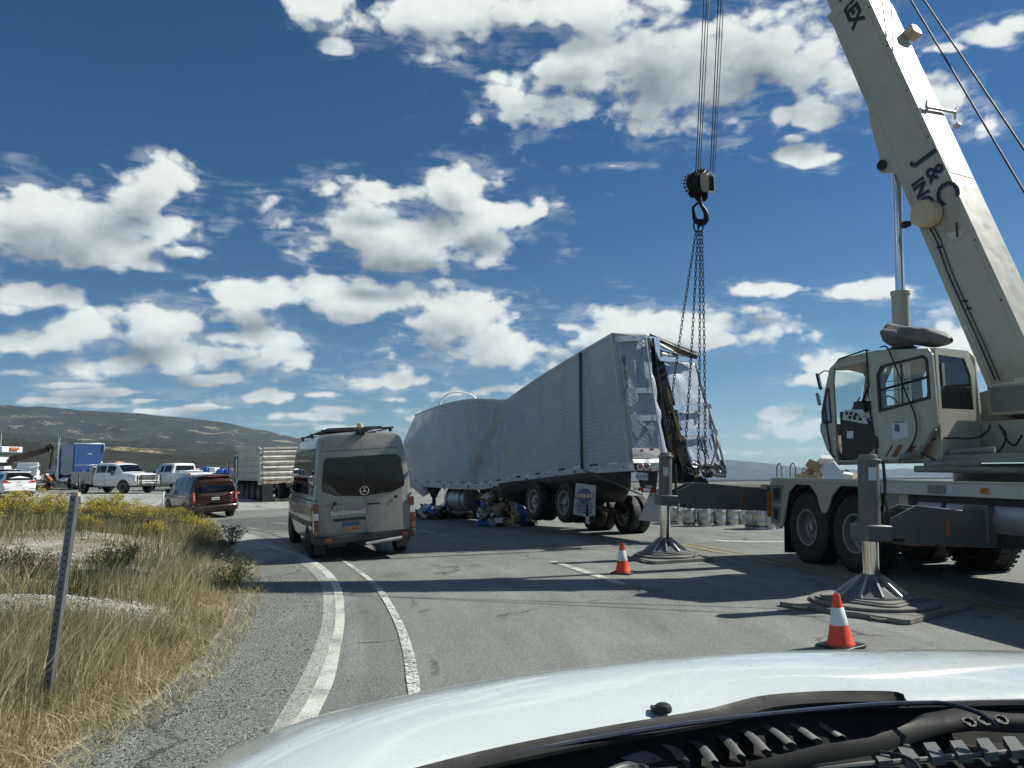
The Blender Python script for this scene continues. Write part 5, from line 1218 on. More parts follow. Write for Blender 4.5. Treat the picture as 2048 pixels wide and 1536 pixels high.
    for x in (1281.5, 1294.5):
        a = q(x, 933, 16.93); mb = MB(); mb.lathe([(.05, 0), (.078, 0), (.078, .03), (.062, .035), (.05, .03)], a, (-.35, -.9, 0), 18, caps=False); mb.build('lamp_rim', ALU, lb)
        mb = MB(); mb.lathe([(.05, .01), (.045, .03), (.01, .036)], a, (-.35, -.9, 0), 16); mb.build('tail_lamp', REDL, lb)
    quad('corner_lamp', REDL, [q(1309, 941, 17.0), q(1319, 942, 17.0), q(1319, 945, 17.0), q(1309, 944, 17.0)], .03)
    # underrun guard and number plate
    pl = quad('number_plate', STICK, [q(1272, 944, 16.95), q(1296, 946, 17.0), q(1296, 961, 17.0), q(1272, 959, 16.95)], .01)
    text('plate_lettering', '4XE-221', .085, axes(q(1284, 953, 16.9), V((1, .2, 0)), V((0, 0, 1))), BLUI, T, .001, bold=.002)
    quad('underrun_guard', DARKF, [q(1270, 926, 17.3), q(1318, 926, 17.4), q(1312, 985, 17.4), q(1286, 985, 17.3)], .08)
    for k, (x0, x1, m) in enumerate(((1266, 1276, WREF), (1276, 1287, REDL), (1287, 1301, WREF), (1301, 1310, REDL))):
        quad('reflective_strip', m, [q(x0, 974+(x0-1266)*.09, 16.98), q(x1, 974+(x1-1266)*.09, 16.98), q(x1, 980.5+(x1-1266)*.09, 16.98), q(x0, 980.5+(x0-1266)*.09, 16.98)], .05)
    quad('guard_mount', ALUD, [q(1290, 970, 17.0), q(1303, 971, 17.0), q(1306, 976, 17.0), q(1293, 975, 17.0)], .03)
    quad('aero_plate', RAILW, [q(1300, 984, 17.5), q(1320, 976, 17.5), q(1320, 1046, 17.5), q(1277, 1040, 17.5)], .012)
    # ---------------- dark load space, torn floor and ceiling, boards
    hull = [q(1300, 680, 18.3), q(1330, 715, 18.5), q(1385, 935, 18.9), q(1330, 950, 18.0)]
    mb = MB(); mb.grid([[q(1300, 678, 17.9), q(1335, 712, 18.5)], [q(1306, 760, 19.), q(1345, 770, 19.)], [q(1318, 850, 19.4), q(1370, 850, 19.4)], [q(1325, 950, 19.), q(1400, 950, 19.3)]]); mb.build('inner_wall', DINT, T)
    quad('load_bar', ALUD, [q(1320, 790, 18.0), q(1325, 790, 18.0), q(1343, 900, 18.1), q(1338, 900, 18.1)], .05)
    quad('plywood_lining', WOOD, [q(1341, 855, 18.3), q(1357, 852, 18.4), q(1377, 908, 18.4), q(1347, 919, 18.2)], .03)
    for k in range(12):
        x = 1318+k*3.1; y0 = 700+k*9; L = rnd.uniform(40, 150); mb = MB()
        a = q(x+rnd.uniform(-6, 6), y0+rnd.uniform(0, 60), 18.1+rnd.uniform(-.2, .3)); b = q(x+rnd.uniform(0, 22), y0+L, 18.1+rnd.uniform(-.1, .3))
        mb.cyl(a, b, rnd.uniform(.008, .03), n=5); mb.build('torn_strip', rnd.choice((GRS, DARKF, BLK, ALUD)), T)
    quad('torn_edge', GRS, [q(1309, 745, 17.9), q(1326, 715, 18.), q(1384, 945, 18.1), q(1366, 945, 18.0)], .06)
    quad('edge_board', WOOD, [q(1332, 775, 17.95), q(1336, 775, 17.95), q(1366, 880, 18.), q(1361, 884, 18.)], .02)
    # roof edge beam sloping to the right door
    mb = MB(); a = [q(1300, 671, 17.9), q(1345, 690, 18.3), q(1393, 706, 18.7)]
    for dz, m_, nm in ((0, DARKF, 'roof_edge'),):
        mb = MB(); mb.grid([[p+V((0, 0, .05)) for p in a], [p+V((0, -.05, .02)) for p in a], [p+V((0, -.06, -.08-.04*k)) for k, p in enumerate(a)], [p+V((.1, .5, -.1)) for p in a]]); mb.build(nm, m_, T, solid=.03)
    for (x0, y0, x1, y1, r, m_) in ((1308, 684, 1366, 712, .035, ALU), (1312, 700, 1352, 710, .03, DARKF), (1316, 678, 1388, 712, .03, GRS), (1322, 708, 1350, 712, .05, RAILW), (1350, 694, 1395, 712, .03, DARKF), (1311, 690, 1322, 716, .03, DARKF)):
        mb = MB(); mb.cyl(q(x0, y0, 17.9), q(x1, y1, 18.5), r, n=6); mb.build('roof_bow', m_, T)
    # right door
    Ya, Yb = 18.05, 18.7
    rdr = sheetq('right_door', QLT, q(1318, 713, Ya), q(1392, 722, Yb), q(1380, 932, Ya+.1), q(1444, 938, Yb), wob=.07, seed=9)
    WM[rdr] = WM[T]
    quad('door_head_strip', ALU, [q(1319, 712, Ya-.15), q(1391, 718, Yb-.15), q(1392, 726, Yb-.15), q(1321, 722, Ya-.15)], .02, rdr)
    for y0, y1 in ((810, 819), (860, 870)):
        f = lambda y: (y-720)/215
        xl = lambda y: 1318+62*f(y); xr = lambda y: 1392+52*f(y)
        quad('door_band', ALU, [q(xl(y0)+2, y0+1, Ya-.15), q(xr(y0), y0-2, Yb-.15), q(xr(y1), y1-2, Yb-.15), q(xl(y1)+2, y1+1, Ya-.15)], .02, rdr)
        quad('hinge', STICK, [q(xr(y0)-9, y0-2, Yb-.2), q(xr(y0)+8, y0-2, Yb-.2), q(xr(y1)+8, y1-2, Yb-.2), q(xr(y1)-9, y1-2, Yb-.2)], .03, rdr)
    mb = MB(); mb.tube([q(1389, 722, Yb), q(1408, 790, Yb), q(1432, 865, Yb), q(1450, 935, Yb)], .035, 8); mb.build('corner_post', RAILW, T, smooth=60)
    for (x0, y0, x1, y1) in ((1400, 880, 1412, 920), (1406, 880, 1418, 918), (1418, 878, 1424, 900), (1403, 900, 1416, 902)):
        mb = MB(); mb.cyl(q(x0, y0, 18.2), q(x1, y1, 18.2), .014, n=6); mb.build('lock_rod', GRS, rdr)
    mb = MB(); pth = [q(1432, 872, 18.3), q(1434, 890, 18.25), q(1428, 915, 18.2), q(1418, 940, 18.1), q(1410, 955, 18.1)]
    mb.grid([[p+V((-.02, 0, 0)) for p in pth], [p+V((.03+.03*math.sin(k*2), -.03, 0)) for k, p in enumerate(pth)]]); mb.build('torn_flap', TAN, T, solid=.01)
    # mangled sill at the right
    for k in range(60):
        x = rnd.uniform(1376, 1444); y = rnd.uniform(925, 952); a = q(x, y, 18.0+rnd.uniform(-.1, .4)); s = rnd.uniform(.03, .13)
        mb = MB(Matrix.Translation(a) @ Matrix.Rotation(rnd.uniform(0, 3), 4, V((rnd.random(), rnd.random(), rnd.random())).normalized()))
        mb.grid([[(-s, -s*.4, rnd.uniform(-.02, .02)), (0, -s*.5, rnd.uniform(-.03, .03)), (s, -s*.4, 0)], [(-s, s*.4, 0), (0, s*.5, rnd.uniform(-.04, .04)), (s, s*.3, 0)]]); mb.build('torn_scrap', rnd.choice((ALU, ALUD, GRS, BLK, TAN, ALU, GRS, WINK)), T, solid=.008)
    rb = quad('lamp_box', BLK, [q(1422, 932, 18.0), q(1452, 930, 18.2), q(1452, 957, 18.2), q(1424, 954, 18.0)], .2); WM[rb] = WM[T]
    quad('lamp_box_trim', ALU, [q(1423, 953, 17.95), q(1452, 956, 18.1), q(1452, 959, 18.1), q(1423, 956, 17.95)], .03, rb)
    for x in (1438, 1448): mb = MB(); a = q(x, 944, 17.9); mb.lathe([(.045, 0), (.065, 0), (.065, .03), (.05, .03)], a, (-.2, -.9, 0), 16, caps=False); mb.build('lamp_rim', ALUD, rb)
    quad('chassis_crossmember', DARKF, [q(1340, 915, 18.2), q(1376, 920, 18.3), q(1392, 965, 18.3), q(1330, 965, 18.1)], .3)
    mb = MB(); mb.cyl(q(1383, 958, 18.2), q(1408, 975, 18.2), .18, n=14); mb.build('suspension_can', BLK, T)
    # ---------------- running gear
    ax = V((-.905, -.425, .06)).normalized()
    gear = MB()
    for px, py, Y in ((1069, 1003, 21.0), (1130, 1006, 19.9)):
        c1 = P(px+6, py, Y); wheel(c1, ax, .50, .29, T, rr_=.60, deep=.10, tread=0); wheel(c1-ax*.32, -ax, .50, .29, T, rr_=.60, deep=.10, tread=0)
        c2 = c1-ax*2.1; c2.z -= .24; wheel(c2, -ax, .50, .29, T, rr_=.60, tread=0); wheel(c2+ax*.32, ax, .50, .29, T, rr_=.60, tread=0)
        mb = MB(); mb.cyl(c1, c2, .075, n=12); mb.build('axle', DARKF, T)
    mb = MB(); mb.grid([[q(1000, 966, 22.8), q(1262, 934, 17.9)], [q(1010, 985, 22.6), q(1262, 975, 18.3)], [q(1050, 1005, 21.9), q(1250, 1000, 19.)]]); mb.build('side_frame', DARKF, T, solid=.08)
    mb = MB(); mb.grid([[q(960, 972, 24.2), q(1060, 1010, 22.4)], [q(1000, 966, 24.9), q(1100, 1000, 23.2)]]); mb.build('sagging_floor_beam', DARKF, T, solid=.1)
    mb = MB(); a, b = q(985, 972, 23.2), q(1062, 1002, 21.6)
    mb.grid([[a, b], [a+V((2.2, 1, 0)), b+V((2.2, 1, 0))]]); mb.build('underfloor', DARKF, T, solid=.12)
    fl = [q(1152, 966, 18.9), q(1192, 971, 18.9), q(1190, 1031, 18.9), q(1170, 1033, 18.9), q(1146, 1028, 18.9)]
    MF = mat('white_mudflap', (.48, .5, .5), .6, var=.08, dirt=.25)
    mb = MB(); mb.prism([(0, 0), (0, 0)], (0, 0, 0), (1, 0, 0), (0, 1, 0), (0, 0, 0)) if 0 else None
    i = mb.pts(fl); j = mb.pts([p+V((0, .012, 0)) for p in fl]); mb.face(i); mb.face(j[::-1])
    for k in range(5): mb.face((i[k], j[k], j[(k+1) % 5], i[(k+1) % 5]))
    mf = mb.build('mudflap', MF, T); WM[mf] = WM[T]
    mM = lambda x, y: axes(q(x, y, 18.86), V((1, 0, -.04)), V((.03, 0, 1)))
    mb = MB(mM(1169, 992)); mb.lathe([(.17, 0), (.172, .003), (.16, .004)], (0, 0, 0), (0, 0, 1), 24); mb.build('flap_emblem', BLUI, mf)
    for k in (-1, 0, 1): mb = MB(mM(1169, 992)); mb.bx(-.15+.03*abs(k), .15-.03*abs(k), k*.09-.004, k*.09+.004, .005, .006); mb.build('emblem_line', MF, mf)
    mb = MB(mM(1169, 992)); mb.prism([(-.24, -.055), (.2, -.055), (.24, .055), (-.2, .055)], (0, 0, .006), (1, 0, 0), (0, 1, 0), (0, 0, .004)); mb.build('emblem_banner', ORI, mf)
    text('flap_lettering', 'UTILITY', .115, mM(1169, 992) @ Matrix.Translation((0, 0, .012)), WINK, mf, .001, bold=.004, shear=.2)
    for s_, y in (('BOISTER IT PAUL', 1008), ('A MERICAN AND', 1013), ('1-800-TRAILER', 1019), ('LIFE TIME SERVICE', 1025)):
        text('flap_lettering', s_[:13], .062, mM(1168, y) @ Matrix.Translation((0, 0, .004)), BLUI, mf, .001, bold=.002)
    mb = MB(); mb.prism([(0, 0), (.1, 0), (.07, .5), (.03, .5)], q(1171, 1048, 18.9), (1, 0, 0), (0, 0, 1), (0, .02, 0)); mb.build('flap_stay', ALUD, T)
    # landing gear and tank, under the front half
    for x in (868, 972):
        Y = 28.0 if x < 900 else 25.2
        t0 = q(x, 968, Y); g0 = V((t0.x, t0.y, .02))
        mb = MB(); mb.box(((t0.x+g0.x)/2, Y, (t0.z+g0.z)/2), (.13, .13, t0.z-g0.z)); mb.build('landing_leg', DARKF, T, bevel=.01)
        mb = MB(); mb.box((t0.x, Y, .05), (.34, .3, .06)); mb.build('landing_foot', DARKF, T, bevel=.01)
        mb = MB(); mb.prism([(-.32, 0), (.32, 0), (.08, -.5), (-.08, -.5)], t0+V((0, .02, 0)), (1, 0, 0), (0, 0, 1), (0, .04, 0)); mb.build('landing_bracket', DARKF, T)
    a, b = q(905, 997, 26.4), q(945, 998, 25.6)
    mb = MB(); mb.lathe([(.02, 0), (.34, 0), (.38, .03), (.38, (b-a).length-.03), (.34, (b-a).length), (.02, (b-a).length)], a, b-a, 26); mb.build('reefer_fuel_tank', ALUD, T, smooth=40)
    for t in (.15, .75): mb = MB(); p = a.lerp(b, t); mb.lathe([(.383, 0), (.39, 0), (.39, .05), (.383, .05)], p, b-a, 26, caps=False); mb.build('tank_strap', BLK, T)
    mb = MB(); mb.box(q(905, 980, 26.8), (.06, .06, 1.0)); mb.box(q(955, 975, 25.4), (.8, .05, .1)); mb.build('tank_hanger', DARKF, T)
    for x in range(880, 960, 9):
        mb = MB(); mb.cyl(q(x, 977, 26.3), q(x, 981, 26.3), .03, n=6); mb.build('hose_fitting', ALU if x % 2 else BLK, T)
    # hanging cargo strap round the body
    p = [q(1160, 705, 19.42), q(1161, 780, 19.42), q(1162, 860, 19.40), q(1164, 938, 19.38)]
    mb = MB(); mb.grid([[v+V((-.04, -.03, 0)) for v in p], [v+V((.04, -.03, 0)) for v in p]]); mb.build('cargo_strap', STRAPM, T, solid=.006)
    p = lerp_path([tuple(q(1166, 940, 19.3)), tuple(q(1190, 951, 18.8)), tuple(q(1230, 967, 18.)), tuple(q(1262, 981, 17.2)), tuple(q(1285, 990, 17.))], 20)
    mb = MB(); mb.tube(p, .018, 6); mb.build('cargo_strap', STRAPM, T)
    # small marks on the skin
    mb = MB(); mb.cyl(q(1119.5, 908, 20.5), q(1120.5, 930, 20.5), .02, n=6); mb.build('skin_slit', INK, T)
    return T
TRAILER = trailer()

def hoop():
    T = thing('bent_tube', 'thin white tube arching up behind the buckled trailer', 'tube', frame(P(915, 800, 30)))
    mb = MB(); mb.tube(lerp_path([tuple(P(x, y, 30)) for x, y in ((878, 828), (881, 806), (886, 796), (895, 789), (908, 785), (925, 785), (940, 789), (950, 795), (958, 812))], 30), .035, 6); mb.build('tube', WINK, T, smooth=60)
hoop()

# ================================================================ HOOK BLOCK AND CHAINS
def hook():
    Y = 17.0; q = lambda x, y, d=0.: P(x, y, Y+d)
    T = thing('hook_block', 'greasy black crane hook block hanging from the hoist ropes above the trailer', 'hook block', frame(q(1402, 400)))
    s = Y/F
    axn = Vector((.42, -.9, 0)).normalized()
    c = q(1397, 365)
    for k, r in ((-.17, .24), (-.06, .26), (.06, .26)):
        mb = MB(); mb.lathe([(.02, 0), (r-.03, 0), (r, .02), (r-.03, .05), (r-.03, .06), (r, .09), (r-.03, .11), (.02, .11)], c+axn*k, axn, 32); mb.build('sheave', GRS, T)
    mb = MB()
    for k in (-.19, .17):
        for a in range(18):
            t = 2*math.pi*a/18; d = Vector((0, 0, 1))*math.sin(t)+axn.cross(Vector((0, 0, 1)))*math.cos(t)
            mb.box(c+axn*k+d*.255, (.042, .04, .042), rnd.random()*3)
    mb.build('sheave_lugs', GRS, T)['kind'] = 'stuff'
    lat = axn.cross(Vector((0, 0, 1)))
    for k in (-.22, .17):
        mb = MB(); mb.prism([(-.12, .10), (-.05, .16), (.06, .16), (.13, .09), (.14, -.10), (.10, -.30), (-.09, -.30), (-.13, -.08)], c+axn*k, lat, (0, 0, 1), axn*.05); mb.build('cheek_plate', GRS, T, bevel=.01)
    mb = MB(); c2 = q(1422, 365, -.1); 
    mb.ring([(-.12, .16), (0, .27), (.12, .16), (.12, -.2), (.02, -.26), (-.12, -.2)], [(-.08, .13), (0, .21), (.08, .13), (.08, -.17), (.02, -.21), (-.08, -.17)], c2, (.9, .3, 0), (0, 0, 1), (0, .04, 0)); mb.build('side_frame', ALUD, T)
    mb = MB(); mb.box(c2+Vector((0, .05, -.02)), (.2, .04, .38)); mb.build('cheek_weight', GRS, T, bevel=.02)
    a = q(1399, 388); b = q(1406, 388)
    for x0, dx in ((1397, 0), (1409, .05)):
        mb = MB(); mb.prism([(-.09, .16), (.09, .16), (.08, -.08), (.03, -.16), (-.03, -.16), (-.08, -.08)], q(x0, 388, dx), (1, 0, 0), (0, 0, 1), (0, .07, 0)); mb.build('hanger_plate', GRS, T, bevel=.012)
    mb = MB(); mb.cyl(q(1399, 396), q(1401, 408), .05, n=12); mb.build('swivel_shank', GRS, T)
    # hook: a swelling curve, with its latch
    hp = [(1400, 404, .03), (1404, 413, .045), (1410, 422, .055), (1413, 432, .065), (1411, 441, .07), (1404, 447, .07), (1395, 444, .062), (1389, 436, .05), (1387, 425, .038), (1386, 415, .028), (1389, 411, .018)]
    pts = lerp_path([tuple(q(x, y))+(r,) for x, y, r in hp], 44)
    mb = MB(); mb.tube([p[:3] for p in pts], [p[3] for p in pts], 12); mb.build('hook', GRS, T, smooth=70)
    mb = MB(); mb.tube([q(1387, 414), q(1394, 407), q(1400, 405)], [.03, .025, .035], 8); mb.build('hook_latch', GRS, T, smooth=60)
    # two master links and four chains
    M = []
    for x0, w in ((1393, 5.5), (1401, 5.5)):
        mb = MB(); cx = x0; pts = []
        for k in range(20):
            t = 2*math.pi*k/20; pts.append(q(cx+w*math.cos(t), 451+(12 if math.sin(t) < 0 else 12)*math.sin(t), .06*math.cos(t)*(1 if x0 < 1397 else -1)))
        L = thing('master_link', ('left' if x0 < 1397 else 'right')+' one of the two long steel rings hanging in the crane hook', 'ring', frame(q(cx, 451)), 'rings in the crane hook')
        mb.tube(pts, .018, 8, closed=True); mb.build('ring', GRS, L, smooth=60)
    ends = [((1392, 462), (1335, 893), 17.1, 'leftmost of the four lifting chains, slanting down to the left trailer door'), ((1396, 462), (1366, 962), 17.2, 'second chain from the left under the crane hook, ending below the torn floor'), ((1400, 462), (1396, 958), 17.3, 'third chain from the left under the crane hook, hanging straight before the right door'), ((1404, 462), (1411, 968), 17.35, 'rightmost of the four lifting chains, crossing the hinges of the right door')]
    for (x0, y0), (x1, y1), Yb, lab in ends:
        A = q(x0, y0); Bp = P(x1, y1, Yb)
        if x1 == 1335: mids = [tuple(A), tuple(P(1365, 640, 17.05)), tuple(P(1343, 800, 17.08)), tuple(Bp)]
        else: mids = [tuple(A), tuple(A.lerp(Bp, .5)+Vector((.015, 0, 0))), tuple(Bp)]
        pth = lerp_path(mids, 160); Lk = .095
        seg = np.cumsum([0]+[float(np.linalg.norm(pth[i+1]-pth[i])) for i in range(159)])
        n = int(seg[-1]/Lk); C = thing('lifting_chain', lab, 'chain', frame(A), 'chains lifting the trailer'); mb = MB()
        for i in range(n):
            s0 = i*Lk; p = Vector([np.interp(s0, seg, pth[:, j]) for j in range(3)]); p2 = Vector([np.interp(s0+Lk, seg, pth[:, j]) for j in range(3)])
            d = (p2-p).normalized(); x = d.cross(Vector((0, 1, 0))).normalized(); y = d.cross(x)
            side_ = x*.8+y*.6 if i % 2 else y*.8-x*.6
            c0 = (p+p2)/2; ring_ = []
            for k in range(10):
                t = 2*math.pi*k/10; ring_.append(c0+d*(math.cos(t)*Lk*.66)+side_*(math.sin(t)*.027))
            mb.tube(ring_, .0088, 5, closed=True)
        o = mb.build('chain_links', CABLE, C, smooth=60); o['kind'] = 'stuff'
hook()
# ================================================================ CONES, KEGS, DEBRIS
def make_cone(M, label):
    T = thing('traffic_cone', label, 'traffic cone', M, 'orange traffic cones')
    mb = MB(M); mb.prism(rr(-.17, .17, -.17, .17, .03, 3), (0, 0, 0), (1, 0, 0), (0, 1, 0), (0, 0, .03)); mb.build('base', BLK, T, bevel=.006)
    mb = MB(M); mb.lathe([(.13, .03), (.128, .045), (.118, .06), (.082, .22), (.054, .375), (.053, .378), (.036, .46), (.036, .485), (.03, .50), (.024, .50), (.02, .46)], (0, 0, 0), (0, 0, 1), 28, caps=False); mb.build('body', ORG, T, smooth=40)
    mb = MB(M); mb.lathe([(.0835, .215), (.0845, .222), (.0565, .375), (.053, .378)], (0, 0, 0), (0, 0, 1), 28, caps=False); mb.build('reflective_collar', WREF, T, smooth=40)
    return T
g = G(1682, 1294); K1 = make_cone(frame(g, .5, R(-3)), 'nearer orange and white cone, just beyond the edge of the bonnet')
g = G(1246, 1147); K2 = copy_tree(K1, frame(g, 1.1, R(-2)), 'farther orange and white cone, beside the far outrigger pads')

STL = mat('keg_steel', (.52, .54, .54), .34, .85, var=.14, vs_=7, dirt=.35, dcol=(.2, .19, .17), bump=.15, bs=25)
def make_keg(M):
    T = thing('beer_keg', 'steel keg', 'keg', M, 'steel kegs lined up on the road')
    mb = MB(M); mb.lathe([(.165, 0), (.185, .0), (.19, .02), (.172, .05), (.172, .06), (.198, .09), (.205, .12), (.205, .17), (.212, .185), (.212, .20), (.205, .215), (.205, .37), (.212, .385), (.212, .40), (.205, .415), (.205, .46), (.198, .5), (.172, .53), (.172, .54), (.19, .56), (.185, .59), (.165, .59), (.163, .54), (.03, .53)], (0, 0, 0), (0, 0, 1), 26); mb.build('shell', STL, T, smooth=45)
    mb = MB(M); mb.cyl((0, 0, .52), (0, 0, .56), .035, n=12); mb.build('valve', GRS, T)
    return T
KL = [(1378, 1052, 'keg standing third from the left in the keg row, below the grey outrigger beam'), (1409, 1052, 'bright keg in the middle of the row, fourth from the left'),
      (1439, 1051, 'fifth keg from the left in the keg row'), (1341, 1046, 'leftmost keg, half hidden by the far jack'), (1356, 1048, 'second keg from the left, set a little back'),
      (1463, 1050, 'sixth keg from the left in the keg row, set a little back'), (1486, 1048, 'seventh keg from the left in the keg row'),
      (1503, 1057, 'leftmost of the low front group of kegs by the crane tail'), (1521, 1058, 'second keg of the front group by the crane tail'), (1538, 1058, 'third keg of the front group by the crane tail'), (1552, 1057, 'keg nearest the crane mudflap'),
      (1424, 1046, 'keg of the back row peeping between the fourth and fifth'), (1470, 1044, 'keg of the back row behind the sixth'), (1512, 1046, 'keg of the back row behind the front group'), (1394, 1046, 'keg of the back row between the third and fourth')]
K0 = None
for x, y, lab in KL:
    g = G(x, y); M = frame(g, rnd.uniform(0, 6), R(rnd.uniform(-1, 1)))
    if K0 is None: K0 = make_keg(M); K0['label'] = lab
    else: copy_tree(K0, M, lab)

CARD = mat('cardboard', (.38, .28, .17), .85, var=.2, bump=.2); BLUC = mat('blue_carton', (.03, .11, .38), .5, var=.2, vs_=9); WHC = mat('white_carton', (.62, .63, .62), .6, var=.12, vs_=9)
def debris(name, label, cat, region, n, sizes, cols, hmax, seed, pile=True):
    """heap of burst cartons, sheets and cans inside a px polygon strip on the ground"""
    r = random.Random(seed); (x0, x1, Y0, Y1) = region
    mb = MB(); mats = cols
    for k in range(n):
        px = r.uniform(x0, x1); Y = r.uniform(Y0, Y1); X = (px-1024)/F*Y; u = (px-x0)/(x1-x0)
        hh = hmax(u)*r.random()**1.3
        s = r.choice(sizes); rot = Matrix.Rotation(r.uniform(0, 3.1), 4, 'Z') @ Matrix.Rotation(r.gauss(0, .5), 4, 'X') @ Matrix.Rotation(r.gauss(0, .4), 4, 'Y')
        mb.M = Matrix.Translation((X, Y, float(zg(X, Y))+hh+s[2]*.35)) @ rot; mb.m = r.randrange(len(mats))
        if s[2] < .02: 
            a = r.uniform(-.1, .1); mb.grid([[(-s[0]/2, -s[1]/2, a), (0, -s[1]/2, -a), (s[0]/2, -s[1]/2, a*.5)], [(-s[0]/2, s[1]/2, -a), (0, s[1]/2, a), (s[0]/2, s[1]/2, 0)]])
        else: mb.box((0, 0, 0), (s[0]*r.uniform(.7, 1.2), s[1]*r.uniform(.7, 1.2), s[2]), taper=r.uniform(.8, 1.05))
    o = mb.build(name, mats, None, smooth=0); tag(o, label, cat, kind='stuff'); return o
SZ = [(.4, .3, .25), (.3, .25, .2), (.5, .35, .01), (.25, .12, .12), (.6, .4, .01), (.35, .3, .15), (.14, .1, .1), (.8, .12, .06)]
CL = [WHC, BLUC, CARD, WHC, ALU, BLK, WHC, TAN, BLUC, DINT]
debris('spilled_cargo', 'heap of burst blue, white and brown cartons spilled on the road under the trailer', 'debris', (962, 1062, 23.6, 26.5), 330, SZ, CL, lambda u: 1.0*max(0, 1-abs(u-.2)/.85), 3)
debris('spilled_cargo', 'low litter of white packaging and cartons under the front half of the trailer', 'debris', (842, 965, 27.5, 31), 230, SZ, [WHC, WHC, CARD, BLK, DINT, ALU, BLUC], lambda u: .35, 5)
debris('spilled_cargo', 'tall heap of scrap, paper and cartons showing above the crane deck', 'debris', (1560, 1735, 23.0, 25.5), 420, SZ, [WHC, CARD, TAN, WHC, ALU, DINT], lambda u: 1.9*max(.3, 1-abs(u-.5)*1.3), 8)
def slab(name, label, cat, pts, th, m, group=None):
    a = [Vector(p) for p in pts]; c = sum(a, Vector())/4; nrm = (a[1]-a[0]).cross(a[3]-a[0]).normalized()
    if nrm.y > 0: nrm = -nrm
    T = thing(name, label, cat, frame(c), group); mb = MB(); i = mb.pts(a); j = mb.pts([p-nrm*th for p in a]); mb.face(i); mb.face(j[::-1])
    for k in range(4): mb.face((i[k], j[k], j[(k+1) % 4], i[(k+1) % 4]))
    mb.build('sheet', m, T, bevel=.003); return T
slab('loose_panel', 'large white panel tilted on the scrap heap behind the crane deck', 'panel', [P(1634, 935, 23), P(1668, 924, 22.8), P(1692, 955, 22.3), P(1656, 962, 22.5)], .08, WINK)
slab('loose_panel', 'pale insulated panel leaning under the front end of the trailer', 'panel', [P(824, 969, 28), P(864, 968, 28.5), P(868, 980, 28.3), P(848, 991, 28)], .1, WINK)
slab('fallen_board', 'thin grey board lying low under the fuel tank of the trailer', 'board', [P(905, 1023, 26), P(958, 1014, 26.3), P(962, 1018, 25.8), P(912, 1025, 25.7)], .03, ALUD)
slab('fallen_board', 'dark sloping scrap panel on the debris in front of the trailer wheels', 'board', [P(982, 1014, 23.4), P(1004, 1003, 23.6), P(1012, 1010, 23.5), P(994, 1024, 23.3)], .03, CARD)
# white scrap of litter by the verge
g = G(480, 1224); T = thing('litter_strip', 'small white strip of litter on the gravel at the verge edge', 'litter', frame(g, -.4)); mb = MB(frame(g+Vector((0, 0, .012)), -.4)); mb.bx(-.09, .09, -.018, .018, 0, .008); mb.build('strip', WINK, T)
# ================================================================ ROAD VEHICLES
def half(hw, zb, zm, hwt, zt, crown=.03, tuck=.06):
    """half cross-section from the underside centre to the roof centre"""
    return [(0, zb), (hw-tuck-.06, zb), (hw-tuck, zb+.04), (hw-.015, zb+.22), (hw, zb+(zm-zb)*.55), (hw-.01, zm-.06), (hw-.035, zm), (hwt+.015, zt-.10), (hwt-.02, zt-.035), (hwt-.09, zt), (0, zt+crown)]
class Body:
    """lofted vehicle body in a frame: y 0 = tail, y increasing to the nose. st: list of (y, half-section, flags)"""
    def __init__(s, M, T, paint, st, glass=GLD):
        s.M, s.T, s.st = M, T, st; nrow = len(st[0][1])
        pts = [[(x, y, z) for x, z in h]+[(-x, y, z) for x, z in h[-2:0:-1]] for y, h, *_ in st]
        s.pts = pts; m = len(pts[0]); s.n = nrow
        mb = MB(M); ids = [mb.pts(r) for r in pts]
        for a, b in zip(ids, ids[1:]):
            for k in range(m): mb.face((a[k], a[(k+1) % m], b[(k+1) % m], b[k]))
        for e in (0, -1):
            r = ids[e]
            for k in range(1, nrow-1): mb.face((r[k], r[k+1], r[m-k-1], r[m-k])) if k+1 < nrow-1 else mb.face((r[k], r[k+1], r[m-k]))
            mb.face((r[0], r[1], r[m-1]))
        s.ob = mb.build('body', paint, T, smooth=32)
        s.glass = glass
    def pt(s, i, f, j, g, off=0.):
        """point on the surface: station i + fraction f, row j + fraction g, pushed outward"""
        a, b = s.pts[i], s.pts[min(i+1, len(s.pts)-1)]
        V = Vector; p00, p01, p10, p11 = V(a[j]), V(a[(j+1) % len(a)]), V(b[j]), V(b[(j+1) % len(a)])
        p = (p00*(1-g)+p01*g)*(1-f)+(p10*(1-g)+p11*g)*f
        n = (p01-p00+p11-p10).cross(p10-p00+p11-p01)
        if n.length > 1e-9: n.normalize()
        c = V((0, p.y, .9))
        if n.dot(p-c) < 0: n = -n
        return p+n*off
    def patch(s, name, m, i0, f0, i1, f1, j0, g0, j1, g1, off=.006, both=True, nx=4):
        """curved pane lying on the body between two stations and two rows"""
        for side in ((0, 1) if both else (0,)):
            mb = MB(s.M); rows = []
            for a in range(nx+1):
                t = a/nx; u = (i0+f0)+((i1+f1)-(i0+f0))*t; i = min(int(u), len(s.pts)-2); f = u-i; row = []
                for b_ in range(4):
                    w = (j0+g0)+((j1+g1)-(j0+g0))*b_/3; j = min(int(w), s.n-2); g = w-j
                    p = s.pt(i, f, j, g, off)
                    if side: p.x = -p.x
                    row.append(p)
                rows.append(row)
            mb.grid(rows); o = mb.build(name, m, s.T, smooth=60)
        return o
def box(name, M, T, m, x0, x1, y0, y1, z0, z1, bevel=.01):
    mb = MB(M); mb.bx(x0, x1, y0, y1, z0, z1); return mb.build(name, m, T, bevel=bevel)
